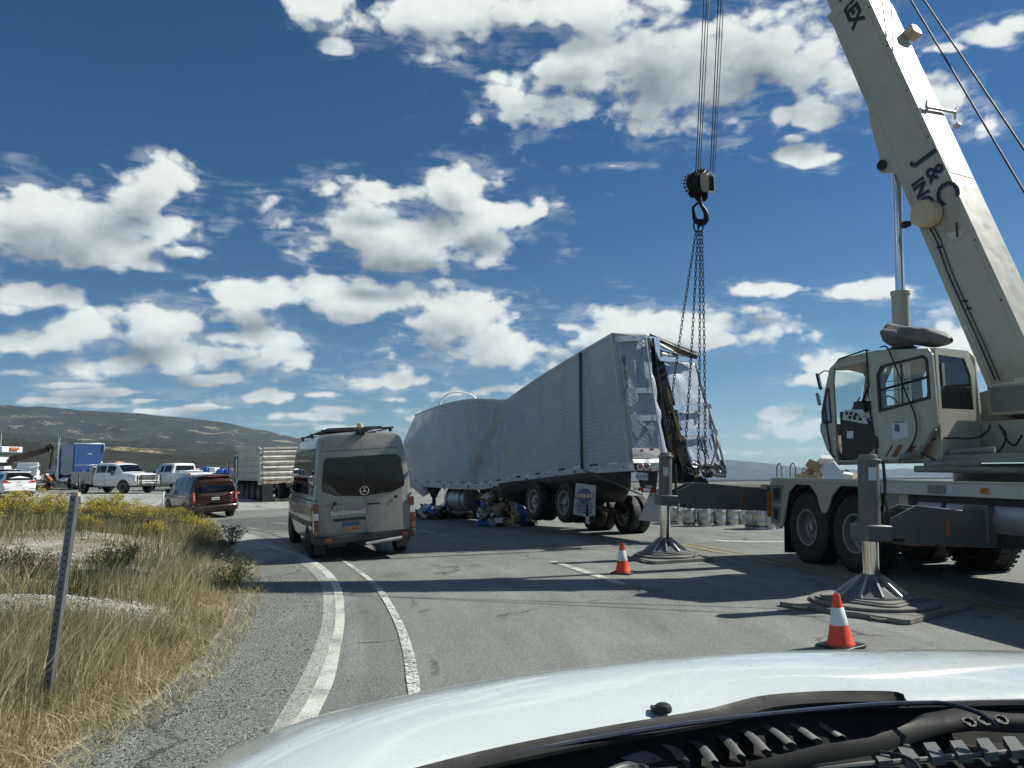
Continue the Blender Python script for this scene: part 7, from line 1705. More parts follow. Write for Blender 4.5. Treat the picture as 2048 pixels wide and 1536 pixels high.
# ---------------------------------------------------------------- dump truck
def dump_truck():
    g = Vector((-12.7, 43.0, 0)); g.z = float(zg(g.x, g.y))-.02; M = frame(g, R(33), R(-1))
    T = thing('dump_truck', 'dump truck with ribbed grey-white steel body and blue cab, seen from behind', 'truck', M)
    DW = mat('dump_body_white', (.52, .51, .45), .5, var=.14, vs_=3, dirt=.5, dcol=(.24, .17, .10), scr=.3, bump=.2, bs=12); CB = mat('navy_cab_paint', (.02, .035, .08), .3, var=.1, coat=.6)
    box('chassis', M, T, DARKF, -.45, .45, .3, 8.4, .75, 1.05, .02)
    for s_ in (-1, 1):
        box('body_side', M, T, DW, s_*1.22, s_*1.14, .1, 5.2, 1.25, 2.95, .02)
        for z in (1.62, 1.98, 2.34): mb = MB(M); mb.prism([(0, 0), (.07, .06), (.07, .14), (0, .20)], (s_*1.22, .4, z), (s_, 0, 0), (0, 0, 1), (0, 4.4, 0)); mb.build('side_rib', DW, T)
        box('corner_post', M, T, DW, s_*1.30, s_*1.12, .0, .42, 1.0, 3.0, .015)
        box('bottom_rail', M, T, DW, s_*1.27, s_*1.18, .3, 5.2, 1.22, 1.40, .012)
        for y in (.9, 1.6, 2.3, 3.0, 3.7): mb = MB(M); mb.cyl((s_*1.272, y, 1.31), (s_*1.276, y, 1.31), .05, n=10); mb.build('rail_lamp', BLK, T)
        for z in (1.5, 1.95, 2.1, 2.6): mb = MB(M); mb.cyl((s_*1.21, -.002, z), (s_*1.21, -.012, z), .045, n=10); mb.build('post_hole', INK, T)
        mb = MB(M); mb.prism([(.3, 2.95), (5.2, 2.95), (5.9, 3.28), (.3, 3.08)], (s_*1.30, 0, 0), (0, 1, 0), (0, 0, 1), (-s_*.10, 0, 0)); mb.build('top_board', DW, T, bevel=.01)
        box('mudflap', M, T, BLK, s_*1.2, s_*.62, -.1, -.08, .12, 1.05, .01)
    # ribbed tailgate
    for k in range(6):
        z = 1.22+.29*k; mb = MB(M); mb.prism([(0, 0), (-.07, .05), (-.09, .13), (-.02, .20), (-.02, .285), (0, .285)], (-1.12, .02, z), (0, 1, 0), (0, 0, 1), (2.24, 0, 0)); mb.build('tailgate_rib', DW, T)
    box('tailgate_top', M, T, DW, -1.12, 1.12, -.06, .04, 2.96, 3.04, .01); box('tail_frame', M, T, mat('rusty_white', (.42, .36, .26), .6, var=.2, dirt=.6, dcol=(.2, .12, .06)), -1.12, 1.12, -.05, .10, 1.04, 1.20, .01)
    box('tail_slot', M, T, INK, -1.05, -.45, -.105, -.095, 1.83, 1.87, 0)
    box('body_floor', M, T, DARKF, -1.14, 1.14, .1, 5.2, 1.2, 1.28, .01); box('front_board', M, T, DW, -1.2, 1.2, 5.15, 5.25, 1.25, 3.1, .02); box('canopy', M, T, DW, -1.25, 1.25, 5.2, 6.2, 3.05, 3.12, .02)
    box('light_bar', M, T, BLK, -.5, .5, -.07, .0, .85, .98, .01)
    # cab and bonnet
    box('cab', M, T, CB, -1.05, 1.05, 5.55, 7.0, 1.1, 2.75, .08); box('cab_side_window', M, T, GLD, -1.06, -1.045, 5.9, 6.8, 1.9, 2.55, .004); box('cab_rear_window', M, T, GLD, -.6, .6, 5.53, 5.55, 2.0, 2.5, .004)
    mb = MB(M); mb.prism([(7.0, .9), (8.6, .9), (8.7, 1.6), (7.0, 1.95)], (-.95, 0, 0), (0, 1, 0), (0, 0, 1), (1.9, 0, 0)); mb.build('bonnet', CB, T, bevel=.06)
    for s_ in (-1, 1):
        mb = MB(M); mb.lathe([(.56, 0), (.62, .0), (.62, .30), (.56, .30)], (s_*.85, 7.9, .56), (s_, 0, 0), 24, caps=False); mb.build('front_wing', CB, T)
        mb = MB(M); mb.cyl((s_*1.22, 5.5, .9), (s_*1.22, 5.5, 2.5), .05, n=10); mb.build('exhaust_stack', CHROME, T)
        box('mirror', M, T, CHROME, s_*1.42, s_*1.30, 7.0, 7.06, 1.9, 2.35, .02); mb = MB(M); mb.cyl((s_*1.05, 7.0, 2.3), (s_*1.36, 7.03, 2.3), .015, n=6); mb.build('mirror_arm', BLK, T)
        box('step_tank', M, T, ALUD, s_*1.15, s_*.6, 5.7, 6.9, .5, 1.0, .06)
    mb = MB(M); mb.lathe([(.08, 0), (.08, .1), (.001, .12)], (-.9, 8.3, 1.75), (0, 0, 1), 10); mb.build('marker_lamp', AMB, T)
    axle_wheels2(M, T, (.85, 2.05, 3.25, 4.4, 7.9), 1.20)
def axle_wheels2(M, T, ys, hw, r=.52):
    for y in ys:
        for s_ in (-1, 1): wheel(M @ Vector((s_*(hw-.16), y, r)), M.to_3x3() @ Vector((s_, 0, 0)), r, .30, T, rr_=.56, deep=.1, tread=0, n=26)
        mb = MB(M); mb.cyl((-hw+.2, y, r), (hw-.2, y, r), .08, n=8); mb.build('axle', DARKF, T)
dump_truck()

# ---------------------------------------------------------------- blue tractor unit with sleeper
def tractor():
    g = Vector((-34.3, 63.4, float(zg(-34.3, 63.4)))); M = frame(g, R(54), 0)
    T = thing('tractor_unit', 'blue long-nose tractor unit with tall sleeper, parked at the left', 'truck', M)
    BL = mat('blue_truck_paint', (.013, .055, .19), .25, .1, var=.08, coat=.9, dirt=.12); NV = BL
    box('chassis', M, T, DARKF, -.45, .45, -1.2, 7.2, .75, 1.0, .02)
    mb = MB(M); mb.prism([(1.0, 1.15), (3.5, 1.15), (3.5, 3.3), (3.0, 3.75), (1.15, 3.80), (1.0, 3.7)], (-1.2, 0, 0), (0, 1, 0), (0, 0, 1), (2.4, 0, 0)); mb.build('sleeper', BL, T, bevel=.08)
    box('sleeper_trim', M, T, ALU, -1.22, 1.22, .97, 1.02, 3.68, 3.78, .01); box('sleeper_vent', M, T, ALU, -.12, .22, .97, 1.0, 2.85, 2.93, .004); box('sleeper_seam', M, T, ALU, -1.1, 1.1, .97, 1.0, 1.95, 2.0, .004); box('corner_fairing', M, T, ALU, 1.12, 1.2, .85, 1.1, 3.1, 3.7, .02)
    box('cab', M, T, NV, -1.1, 1.1, 3.5, 4.7, 1.1, 2.85, .08); box('cab_side_window', M, T, GLD, -1.112, -1.1, 3.8, 4.5, 2.0, 2.6, .004)
    mb = MB(M); mb.prism([(4.7, 1.0), (6.7, .9), (6.8, 1.5), (6.5, 1.9), (4.7, 2.15)], (-.75, 0, 0), (0, 1, 0), (0, 0, 1), (1.5, 0, 0)); mb.build('bonnet', NV, T, bevel=.06)
    mb = MB(M); mb.box((0, 6.85, 1.35), (1.0, .06, .95)); mb.build('grille', CHROME, T, bevel=.02)
    for s_ in (-1, 1):
        mb = MB(M); mb.cyl((s_*1.28, 3.45, .95), (s_*1.28, 3.45, 3.9), .075, n=12); mb.build('exhaust_stack', CHROME, T)
        mb = MB(M); mb.cyl((s_*1.28, 3.45, 3.9), (s_*1.26, 3.2, 4.3), .07, n=12); mb.build('stack_tip', CHROME, T)
        mb = MB(M); mb.lathe([(.02, 0), (.33, 0), (.35, .03), (.35, 1.4), (.33, 1.43), (.02, 1.43)], (s_*1.0, 1.6, .72), (0, 1, 0), 20); mb.build('fuel_tank', ALU, T, smooth=40)
        mb = MB(M); mb.lathe([(.60, 0), (.64, .0), (.64, .34), (.60, .34)], (s_*.80, 5.9, .60), (s_, 0, 0), 24, caps=False); mb.build('front_wing', NV, T)
        mb = MB(M); mb.lathe([(.40, 0), (.14, .0), (.14, .6)], (s_*.7, 4.9, 1.9), (0, 0, 1), 14); mb.build('air_cleaner', CHROME, T)
        box('mirror', M, T, CHROME, s_*1.45, s_*1.35, 4.6, 4.7, 1.9, 2.5, .02); box('step_box', M, T, ALUD, s_*1.15, s_*.6, 3.6, 4.6, .5, .95, .03)
        mb = MB(M); mb.lathe([(.55, 0), (.60, .0), (.60, .6), (.55, .6)], (s_*.62, -.2, .55), (s_, 0, 0), 22, caps=False); mb.build('rear_mudguard', ALUD, T)
        mb = MB(M); mb.cyl((s_*1.0, 4.3, 2.8), (s_*1.0, 4.3, 4.6), .012, n=5); mb.build('aerial', ALU, T)
    mb = MB(M); mb.tube([(0, .9, 1.6), (.2, .5, 1.2), (-.1, .2, 1.4), (.0, .0, 1.1)], .05, 6); mb.tube([(-.5, .9, 1.6), (-.3, .5, 1.1), (-.4, .2, 1.3)], .05, 6); mb.build('air_hoses', BLUI, T, smooth=60)
    box('deck_plate', M, T, BL, -.6, .6, .3, 1.0, 1.0, 1.3, .03)
    axle_wheels2(M, T, (-.3, .9, 5.9), 1.2)
tractor()

# ---------------------------------------------------------------- recovery truck with raised boom at the left edge
def wrecker():
    g = Vector((-38.6, 60.5, float(zg(-38.6, 60.5)))); M = frame(g, R(80), 0)
    T = thing('recovery_truck', 'white recovery truck with rust-brown boom raised, behind the white hatchback', 'tow truck', M)
    box('chassis', M, T, DARKF, -.5, .5, -2.5, 6.4, .7, 1.0, .02); box('cab', M, T, WPT, -1.15, 1.15, 4.6, 6.4, 1.1, 2.9, .08); box('side_window', M, T, GLD, -1.17, -1.15, 5.0, 6.1, 2.0, 2.7, .004)
    box('body_lockers', M, T, WPT, -1.2, 1.2, -.8, 4.3, 1.0, 1.6, .03); box('turret_cover', M, T, WPT, -1.1, .9, .6, 3.6, 3.0, 3.45, .05); box('turret_body', M, T, STICK, -.9, .8, 1.0, 2.9, 2.2, 2.75, .05); box('turret_post', M, T, DARKF, -.5, .5, 1.2, 2.6, 1.6, 2.3, .02)
    box('beacon_bar', M, T, AMB, -.4, .4, .45, .6, 3.2, 3.4, .01)
    mb = MB(M); a, b = Vector((.1, 1.6, 2.25)), Vector((.0, -2.6, 3.2)); mb.cyl(a, b, .30, .2, n=4); mb.build('boom', mat('rust_brown_boom', (.04, .024, .018), .6, var=.3), T)
    mb = MB(M); mb.cyl(b+Vector((0, .2, .1)), b+Vector((0, -.35, .35)), .2, n=8); mb.cyl(b+Vector((0, -.35, .4)), b+Vector((0, -.1, -1.6)), .09, n=8); mb.build('boom_head', BLK, T)
    for y, z in ((1.2, 3.45), (3.1, 3.45)): mb = MB(M); mb.cyl((-.6, y, z), (-.6, y, z+(1.0 if y < 2 else .5)), .02 if y < 2 else .05, n=6); mb.build('aerial', STICK, T)
    pass
    axle_wheels2(M, T, (-1.6, -.4, 5.3), 1.2)
wrecker()

# wrecked white car on the ground behind, by the blue tractor
def wreck():
    g = Vector((-33.0, 53.0, .5))
    T = thing('wreckage', 'crumpled white and dark wreckage between the white hatchback and the blue tractor', 'wreckage', frame(g))
    r = random.Random(5); mb = MB()
    for k in range(26):
        s = (r.uniform(.2, .9), r.uniform(.1, .7), r.uniform(.02, .3)); rot = Matrix.Rotation(r.uniform(0, 3), 4, 'Z') @ Matrix.Rotation(r.gauss(0, .6), 4, 'X'); mb.M = Matrix.Translation(g+Vector((r.uniform(-1.9, 1.9), r.uniform(-.8, .8), .2+r.random()*1.5))) @ rot
        mb.m = r.choice((0, 1, 1, 2, 3)); mb.box((0, 0, 0), s, taper=r.uniform(.5, 1))
    mb.build('crushed_panels', [WPT, BLK, DARKF, RUST], T)['kind'] = 'stuff'
    box('white_panel', frame(g+Vector((.2, -1.0, 0)), .1, 0, R(-12)), T, WPT, -.7, .7, -.05, .05, 1.1, 2.0, .05)
wreck()

# blue and white wrapped load on a low trailer beyond the red SUV
def flatbed():
    a = Vector((-27.5, 62., 0)); M = frame(Vector((a.x, a.y, float(zg(a.x, a.y)))), R(-78))
    T = thing('flatbed_load', 'long row of blue and white wrapped goods on a low flatbed beyond the red SUV', 'flatbed', M)
    box('flatbed', M, T, DARKF, -1.2, 1.2, 0, 11.5, .9, 1.1, .02)
    for k in range(19):
        h_ = .42+.25*rnd.random(); mb = MB(M); mb.box((0, .4+.6*k, 1.1+h_/2), (2.2, .54, h_), taper=.9); mb.build('bale', (WHC if (k*7) % 5 < 2 else BLUC), T, bevel=.06)
    axle_wheels2(M, T, (1.2, 2.4, 9.5), 1.15, .45)
flatbed()
# ================================================================ GRASS, SHRUBS, POSTS
rng = np.random.default_rng(5)
BARE = [(70, 1128, 3.0, 2.8), (10, 1168, 2.6, 1.7), (80, 1246, 1.9, .9), (185, 1122, 1.5, 1.5)]
def bare_mask(x, y):
    m = np.zeros_like(x)
    for px, py, a, b in BARE:
        g = G(px, py+14); d = ((x-g.x)/a)**2+((y-g.y)/b)**2; m = np.maximum(m, np.exp(-d*1.2))
    return np.clip(m*1.15+(fbm(x*1.1, y*1.1, 4, 21)-.5)*.9*(m > .1), 0, 1)
def leafmat(name, cols, tr=.25, rough=.6):
    m, n, b = newmat(name); nt = m.node_tree
    at = n.add('ShaderNodeAttribute', attribute_name='tone').outputs[2]
    cr = nt.nodes.new('ShaderNodeValToRGB'); n.put(cr.inputs[0], at)
    while len(cr.color_ramp.elements) < len(cols): cr.color_ramp.elements.new(.5)
    for k, c in enumerate(cols): cr.color_ramp.elements[k].position = k/(len(cols)-1); cr.color_ramp.elements[k].color = c+(1,)
    n.put(b.inputs['Base Color'], cr.outputs[0]); b.inputs['Roughness'].default_value = rough; b.inputs['Specular IOR Level'].default_value = .25
    tl = n.add('ShaderNodeBsdfTranslucent'); n.put(tl.inputs[0], cr.outputs[0])
    mx = n.add('ShaderNodeMixShader', i_0=tr); n.put(mx.inputs[1], b); n.put(mx.inputs[2], tl); nt.links.new(mx.outputs[0], nt.nodes['Material Output'].inputs[0])
    return m
GM = leafmat('dry_grass_blades', [(.095, .105, .05), (.20, .19, .095), (.38, .335, .185), (.58, .53, .34)], .35)
def blades(name, x, y, z, h, w, lean, bend, tone, m, label=None, nseg=4, cat='grass'):
    """numpy blade mesh: every blade tapers and bows over"""
    n = len(x); a = rng.uniform(0, 2*np.pi, n); cx, sx = np.cos(a)*w/2, np.sin(a)*w/2
    V = np.zeros((n, 2*nseg+1, 3)); la = lean
    for k in range(nseg+1):
        t = k/nseg; px = x+np.cos(la)*bend*h*t**1.8; py = y+np.sin(la)*bend*h*t**1.8; pz = z+h*(t-.28*np.abs(bend)*t**2.5)
        if k == nseg: V[:, 2*nseg] = np.column_stack([px, py, pz])
        else:
            ww = (1-t**2*.8); V[:, 2*k] = np.column_stack([px-cx*ww, py-sx*ww, pz]); V[:, 2*k+1] = np.column_stack([px+cx*ww, py+sx*ww, pz])
    nv = 2*nseg+1; base = (np.arange(n)*nv)[:, None]
    quads = np.concatenate([base+np.array([2*k, 2*k+1, 2*k+3, 2*k+2])[None] for k in range(nseg-1)], 0)
    tris = base+np.array([2*nseg-2, 2*nseg-1, 2*nseg])[None]
    me = bpy.data.meshes.new(name); me.vertices.add(n*nv); me.vertices.foreach_set('co', V.reshape(-1).astype(np.float32))
    li = np.concatenate([quads.reshape(-1), tris.reshape(-1)]); me.loops.add(len(li)); me.loops.foreach_set('vertex_index', li.astype(np.int32))
    st = np.concatenate([np.arange(len(quads))*4, len(quads)*4+np.arange(len(tris))*3]); me.polygons.add(len(st)); me.polygons.foreach_set('loop_start', st.astype(np.int32))
    me.update(calc_edges=True); me.validate()
    at = me.attributes.new('tone', 'FLOAT', 'POINT'); at.data.foreach_set('value', np.repeat(tone, nv).astype(np.float32))
    me.polygons.foreach_set('use_smooth', np.ones(len(me.polygons), bool)); me.materials.append(m)
    o = bpy.data.objects.new(name, me); COL.objects.link(o); o['kind'] = 'stuff'
    if label: tag(o, label, cat)
    return o
def sample(n, ymin, ymax, power, pad=.0):
    """points on the verge in view, denser near us"""
    out = []
    while sum(len(a) for a in out) < n:
        u = rng.random(n*2); y = (ymin**power+u*(ymax**power-ymin**power))**(1/power)
        x = -rng.random(n*2)*(y*.80+1.5)
        d = poly_dist(np.column_stack([x, y]), verge_outline)
        out.append(np.column_stack([x, y, d])[d > pad])
    return np.concatenate(out)[:n]
def grass(n, ymin, ymax, power, h0, w0, nseg):
    p = sample(n, ymin, ymax, power, .03); x, y, d = p.T
    bm = bare_mask(x, y); cl = fbm(x*1.3, y*1.3, 4, 2); c2 = fbm(x*.5+9, y*.5, 3, 7)
    keep = (rng.random(len(x)) > bm*1.22) & (rng.random(len(x)) < .25+1.3*cl)
    x, y, d, cl, c2, bm = [a[keep] for a in (x, y, d, cl, c2, bm)]
    edge = ss(0, .9, d); h = h0*(.35+.65*edge)*(1-.45*np.exp(-((x+3.9)/1.2)**2-((y-5.6)/1.1)**2))*(.55+.9*cl)*rng.uniform(.5, 1.35, len(x))*(1-.5*bm)
    tone = np.clip(.02+.85*fbm(x*.9, y*.9, 4, 5)+rng.normal(0, .2, len(x))+.25*(1-edge)-.25*ss(10, 16, y)*(c2), 0, 1)
    lean = rng.normal(.15, 1.25, len(x)); bend = np.abs(rng.normal(.28, .3, len(x)))
    flat = rng.random(len(x)) < (.55*(1-edge)); bend = np.where(flat, bend+.8, bend); h = np.where(flat, h*.6, h)
    lean = np.where(flat, rng.uniform(-1.2, 1.0, len(x)), lean)
    z = verge_h(x, y)-.02
    return x, y, z, h, np.full(len(x), w0)*rng.uniform(.6, 1.4, len(x)), lean, bend, tone
A = grass(62000, 3.2, 9.5, 1.3, .38, .0058, 4); blades('dry_grass', *A, GM, 'tall dry golden grass filling the near part of the verge', 4)
A = grass(52000, 9.5, 19, 1.2, .42, .010, 3); blades('dry_grass', *A, GM, 'olive and straw coloured grass in the middle of the verge', 3)
A = grass(26000, 19, 36, 1.2, .38, .02, 3); blades('dry_grass', *A, GM, 'short dry grass at the far end of the verge', 3)
# low litter of dead stalks along the gravel edge
p = sample(26000, 3.2, 16, 1.2, -.30); x, y, d = p.T; k = d < .55; x, y, d = x[k], y[k], d[k]
blades('dead_stalks', x, y, verge_h(x, y), rng.uniform(.08, .26, len(x)), np.full(len(x), .006), rng.uniform(0, 6.3, len(x)), rng.uniform(.8, 2.2, len(x)), np.clip(rng.normal(.72, .2, len(x)), 0, 1), GM, 'flattened pale straw along the edge of the gravel', 4)
# seed heads: fewer, longer, pale arching stems
p = sample(2600, 4, 13, 1.2, .4); x, y, d = p.T; k = bare_mask(x, y) < .4; x, y = x[k], y[k]
blades('seed_stems', x, y, verge_h(x, y), rng.uniform(.5, .82, len(x)), np.full(len(x), .006), rng.normal(.1, .5, len(x)), rng.uniform(.3, .8, len(x)), np.clip(rng.normal(.92, .1, len(x)), 0, 1), GM, 'long pale seed stems arching above the dry grass', 6)

YEL = leafmat('yellow_flower_heads', [(.22, .20, .03), (.42, .36, .05), (.62, .50, .08)], .3)
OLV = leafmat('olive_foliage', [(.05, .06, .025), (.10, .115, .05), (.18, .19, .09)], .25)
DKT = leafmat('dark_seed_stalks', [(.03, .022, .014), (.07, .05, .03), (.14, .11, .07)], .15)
def leaves(name, cen, size, tone, m, par, up=.5, asp=.4):
    """many small leaf quads"""
    n = len(cen); a = rng.uniform(0, 2*np.pi, n); el = rng.normal(up, .5, n)
    d = np.column_stack([np.cos(a)*np.cos(el), np.sin(a)*np.cos(el), np.sin(el)]); r = rng.normal(size=(n, 3)); s = np.cross(d, r); s /= np.linalg.norm(s, axis=1)[:, None]+1e-9
    L = size[:, None]; V = np.stack([cen-s*L*asp*.5, cen+d*L*.5-s*L*asp*.1+0, cen+d*L, cen+s*L*asp*.5+d*L*.3], 1)
    me = bpy.data.meshes.new(name); me.vertices.add(n*4); me.vertices.foreach_set('co', V.reshape(-1).astype(np.float32))
    me.loops.add(n*4); me.loops.foreach_set('vertex_index', np.arange(n*4, dtype=np.int32)); me.polygons.add(n); me.polygons.foreach_set('loop_start', (np.arange(n)*4).astype(np.int32))
    me.update(calc_edges=True); at = me.attributes.new('tone', 'FLOAT', 'POINT'); at.data.foreach_set('value', np.repeat(tone, 4).astype(np.float32)); me.materials.append(m)
    o = bpy.data.objects.new(name, me); COL.objects.link(o); o.parent = par; o['kind'] = 'stuff'; return o
def shrub(px, py, wpx, hm, label, flowers=1., kind='rabbitbrush_shrub', fm=None, group='yellow flowering shrubs on the verge', cat='shrub', topm=None, nst=None):
    g = G(px, py); r = wpx/F*g.y/2; z0 = float(verge_h(np.array([g.x]), np.array([g.y]))[0])
    T = thing(kind, label, cat, frame((g.x, g.y, z0)), group)
    ns = nst or int(46*max(.6, r/.5)); tips = []; mb = MB()
    for k in range(ns):
        a = rng.uniform(0, 6.28); q = math.sqrt(rng.random()); ex = r*q; hh = hm*(1-.42*q*q)*rng.uniform(.8, 1.1); e = np.array([math.cos(a)*ex, math.sin(a)*ex, hh]); tips.append(e)
        mb.tube([(e[0]*.12, e[1]*.12, -.02), (e[0]*.45, e[1]*.45, hh*.5), tuple(e*.97)], [.007, .005, .003], 3)
    o = mb.build('stems', DKSTEM, T, smooth=0)
    tips = np.array(tips); n1 = 34
    c = tips[rng.integers(0, ns, ns*n1)]; t = rng.uniform(.35, 1.0, (ns*n1, 1)); P1 = c*np.column_stack([.12+.88*t, .12+.88*t, t])+rng.normal(0, r*.10, (ns*n1, 3))*[1, 1, .6]
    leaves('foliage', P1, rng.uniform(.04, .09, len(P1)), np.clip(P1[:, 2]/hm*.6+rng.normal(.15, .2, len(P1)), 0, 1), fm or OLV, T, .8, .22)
    if flowers > 0:
        m2 = int(ns*26*flowers); c = tips[rng.integers(0, ns, m2)]; P2 = c+rng.normal(0, .055, (m2, 3))*[1, 1, .7]+[0, 0, .01]
        leaves('flower_heads', P2, rng.uniform(.025, .055, m2), np.clip(rng.normal(.55, .28, m2), 0, 1), topm or YEL, T, .6, .7)
    return T
DKSTEM = mat('brown_stems', (.09, .07, .045), .85, var=.2)
SH = [(27, 1110, 118, .80, 'rounded yellow-topped shrub at the left edge of the picture, beside the pale bare patch', 1.), (93, 1105, 70, .95, 'tall narrow yellow-topped shrub just left of the leaning steel post', 1.1), (75, 1036, 120, .62, 'low yellow-green shrub at the back, left of the leaning post', .7),
      (185, 1072, 80, .85, 'dense yellow shrub just right of the leaning post', 1.2), (226, 1070, 80, .90, 'bright yellow shrub in the middle of the flowering clump', 1.2), (262, 1082, 70, .85, 'rightmost yellow shrub of the dense clump before the red SUV', 1.1), (200, 1046, 90, .6, 'yellow shrub at the back of the clump, below the white pickup', 1.),
      (168, 1104, 60, .35, 'small yellow tuft low to the right of the leaning post', 1.), (305, 1106, 44, .30, 'small low yellow tuft in the grass below the white marker post', 1.2), (340, 1052, 90, .55, 'thin yellowish shrub behind the white marker post', .7), (385, 1075, 80, .45, 'yellow-green shrub near the far tip of the verge', .7), (412, 1082, 60, .42, 'outermost yellow-green shrub beside the road at the verge tip', .6),
      (232, 1176, 110, .42, 'sparse yellow-flecked shrub in the grass in the centre of the verge', .3), (10, 1030, 80, .5, 'low yellow shrub below the white hatchback', .8), (130, 1062, 60, .6, 'olive shrub with few flowers behind the leaning post', .3), (300, 1042, 70, .4, 'faint yellow shrub below the red SUV front wheel', .5)]
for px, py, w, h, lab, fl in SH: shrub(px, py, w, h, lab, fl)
SAGE = leafmat('grey_sage_foliage', [(.05, .05, .038), (.10, .10, .075), (.2, .19, .14)], .2)
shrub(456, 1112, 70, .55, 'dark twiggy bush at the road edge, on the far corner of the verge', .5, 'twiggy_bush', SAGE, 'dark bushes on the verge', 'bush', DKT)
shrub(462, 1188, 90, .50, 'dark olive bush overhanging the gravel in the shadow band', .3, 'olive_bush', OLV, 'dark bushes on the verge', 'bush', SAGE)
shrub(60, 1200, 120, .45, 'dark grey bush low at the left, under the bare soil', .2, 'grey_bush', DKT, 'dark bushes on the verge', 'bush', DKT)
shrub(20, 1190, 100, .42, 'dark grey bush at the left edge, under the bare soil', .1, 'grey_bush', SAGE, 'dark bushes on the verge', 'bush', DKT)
shrub(90, 1105, 50, .3, 'grey bush in front of the narrow yellow shrub', .0, 'grey_bush', SAGE, 'dark bushes on the verge', 'bush', DKT)
shrub(228, 1030, 36, .8, 'tuft of tall straw-coloured plumes in front of the utility pickup', 1., 'plume_grass', GM, None, 'grass tuft', GM, 20)
for px, py, h, lab in ((126, 1036, 1.05, 'dark seed stalk standing left of the leaning post top'), (402, 1060, .85, 'dark dock stalks in front of the red SUV rear wheel'), (382, 1052, .7, 'smaller dark dock stalks under the red SUV rear bumper'), (302, 1084, .42, 'spiky dark plant in the grass, left one of two'), (352, 1084, .48, 'spiky dark plant in the grass, right one of two')):
    shrub(px, py, 26, h, lab, 1.2, 'seed_stalk', DKT, 'dark seed stalks', 'plant', DKT, 9)

# ---- gravel on the shoulder
def gravel():
    n = 26000; x = rng.uniform(-4.2, -.4, n); y = rng.uniform(3.6, 13, n); xb = rng.uniform(-17, -4, 60000); yb = rng.uniform(7.5, 19, 60000); kb = rng.random(60000) < bare_mask(xb, yb)*.8-.2; xb, yb = xb[kb], yb[kb]
    d = poly_dist(np.column_stack([x, y]), verge_outline); k = (d < .15) & (d > -1.5) & (rng.random(n) < np.clip(1.15+d*.75, .04, 1)); x, y = x[k], y[k]; n1_ = len(x); zb = np.concatenate([np.zeros(n1_), verge_h(xb, yb)]); x, y = np.concatenate([x, xb]), np.concatenate([y, yb]); n = len(x)
    oct_ = np.array([(1, 0, 0), (-1, 0, 0), (0, 1, 0), (0, -1, 0), (0, 0, 1), (0, 0, -.4)]); f = np.array([(0, 2, 4), (2, 1, 4), (1, 3, 4), (3, 0, 4), (2, 0, 5), (1, 2, 5), (3, 1, 5), (0, 3, 5)])
    s = (rng.uniform(.003, .009, n)*np.where(np.arange(n) < n1_, 1, 3.2))[:, None, None]*rng.uniform(.6, 1.3, (n, 6, 1)); V = oct_[None]*s*[1, 1, .7]; V[:, :, 0] += x[:, None]; V[:, :, 1] += y[:, None]; V[:, :, 2] += .008+zb[:, None]
    F_ = (np.arange(n)*6)[:, None, None]+f[None]
    me = bpy.data.meshes.new('loose_gravel'); me.vertices.add(n*6); me.vertices.foreach_set('co', V.reshape(-1).astype(np.float32)); me.loops.add(n*24); me.loops.foreach_set('vertex_index', F_.reshape(-1).astype(np.int32)); me.polygons.add(n*8); me.polygons.foreach_set('loop_start', (np.arange(n*8)*3).astype(np.int32)); me.update(calc_edges=True)
    at = me.attributes.new('tone', 'FLOAT', 'POINT'); at.data.foreach_set('value', np.repeat(np.where(np.arange(n) < n1_, rng.random(n)**1.3, .75+.25*rng.random(n)), 6).astype(np.float32))
    me.materials.append(leafmat('stone_chips', [(.025, .026, .027), (.10, .105, .105), (.24, .25, .24), (.50, .50, .46)], 0., .8)); o = bpy.data.objects.new('loose_gravel', me); COL.objects.link(o); tag(o, 'loose dark and pale stone chips on the road shoulder', 'gravel', kind='stuff')
gravel()

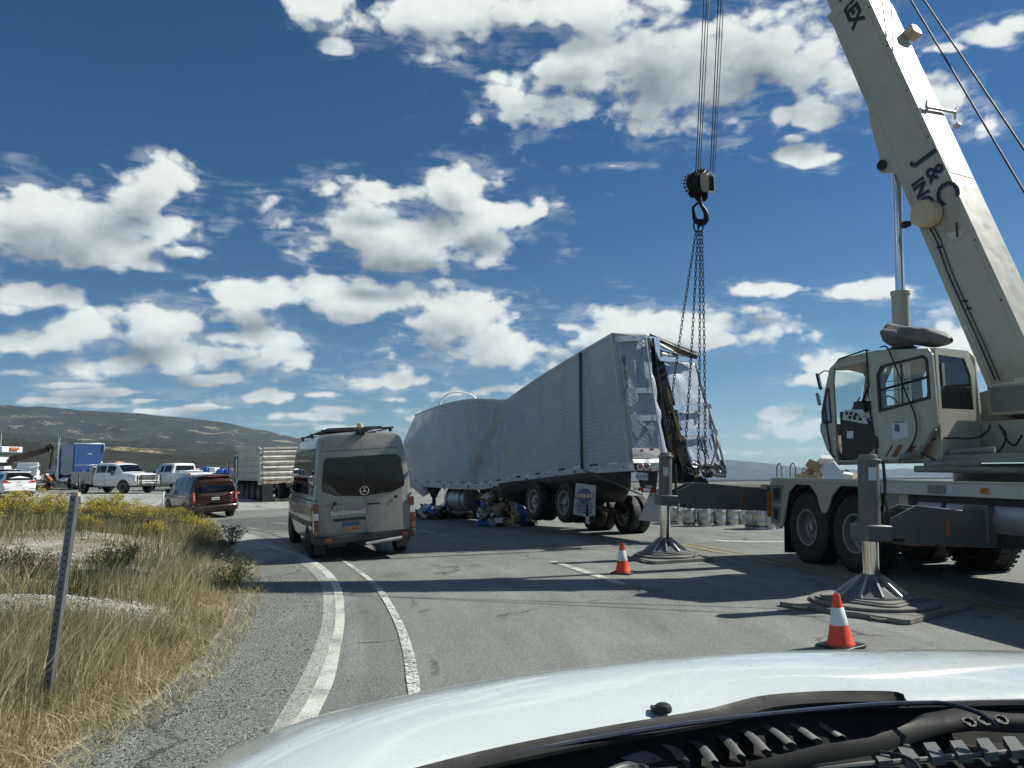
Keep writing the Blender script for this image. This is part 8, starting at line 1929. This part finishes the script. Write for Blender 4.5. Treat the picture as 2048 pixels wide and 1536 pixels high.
# ---- posts
def posts():
    b = G(90, 1425); b.z = 0; top = P(150, 992, b.y+.05)
    ax = (top-b); L = ax.length; z = ax.normalized(); x = Vector((1, .0, 0)); x = (x-z*x.dot(z)).normalized(); y = z.cross(x)
    M = Matrix.Identity(4)
    for i in range(3): M[i][0], M[i][1], M[i][2], M[i][3] = x[i], y[i], z[i], b[i]
    M = M @ Matrix.Rotation(R(2), 4, 'Z')
    T = thing('steel_sign_post', 'leaning galvanised steel post with punched holes, standing in the tall grass', 'post', M)
    GAL = mat('galvanised_steel', (.17, .185, .20), .38, .55, var=.15, vs_=12, dirt=.2, dcol=(.2, .19, .17)); w = .026
    mb = MB(M)
    out = [(-w, -w), (w, -w), (w, w), (-w, w)]; inn = [(-w+.005, -w+.005), (w-.005, -w+.005), (w-.005, w-.005), (-w+.005, w-.005)]
    mb.ring(out, inn, (0, 0, -.2), (1, 0, 0), (0, 1, 0), (0, 0, L+.2)); mb.build('square_tube', GAL, T, bevel=.004)
    n = int(L/.0508)
    me = None
    for k in range(n):
        zz = L-.03-k*.0508
        for s_, nm in ((1, 'y'),):
            mb = MB(M)
            if nm == 'x': mb.cyl((-w-.0006, 0, zz), (-w+.001, 0, zz), .009, n=10)
            else: mb.cyl((0, -w-.0006, zz), (0, -w+.001, zz), .009, n=10)
            mb.build('punched_hole', INK, T)
    # rust-coloured cap fitting
    mb = MB(M); mb.bx(-.02, .03, -.02, .02, L, L+.03); mb.build('top_fitting', TAN, T)
    for px, py, ty, wd, m, lab in ((324, 1022, 985, .09, WINK, 'slim white marker post in front of the red SUV'), (160, 1016, 948, .07, BLK, 'thin black marker post behind the leaning steel post')):
        g = G(px, py); t = P(px+(3 if px > 200 else -2), ty, g.y)
        T = thing('marker_post', lab, 'post', frame(g)); mb = MB(); h = t-g
        mb.grid([[g+Vector((-wd/2, 0, 0)), t+Vector((-wd/2, 0, 0))], [g+Vector((0, -.02, 0)), t+Vector((0, -.02, 0))], [g+Vector((wd/2, 0, 0)), t+Vector((wd/2, 0, 0))]]); mb.build('blade', m, T, solid=.008)
posts()
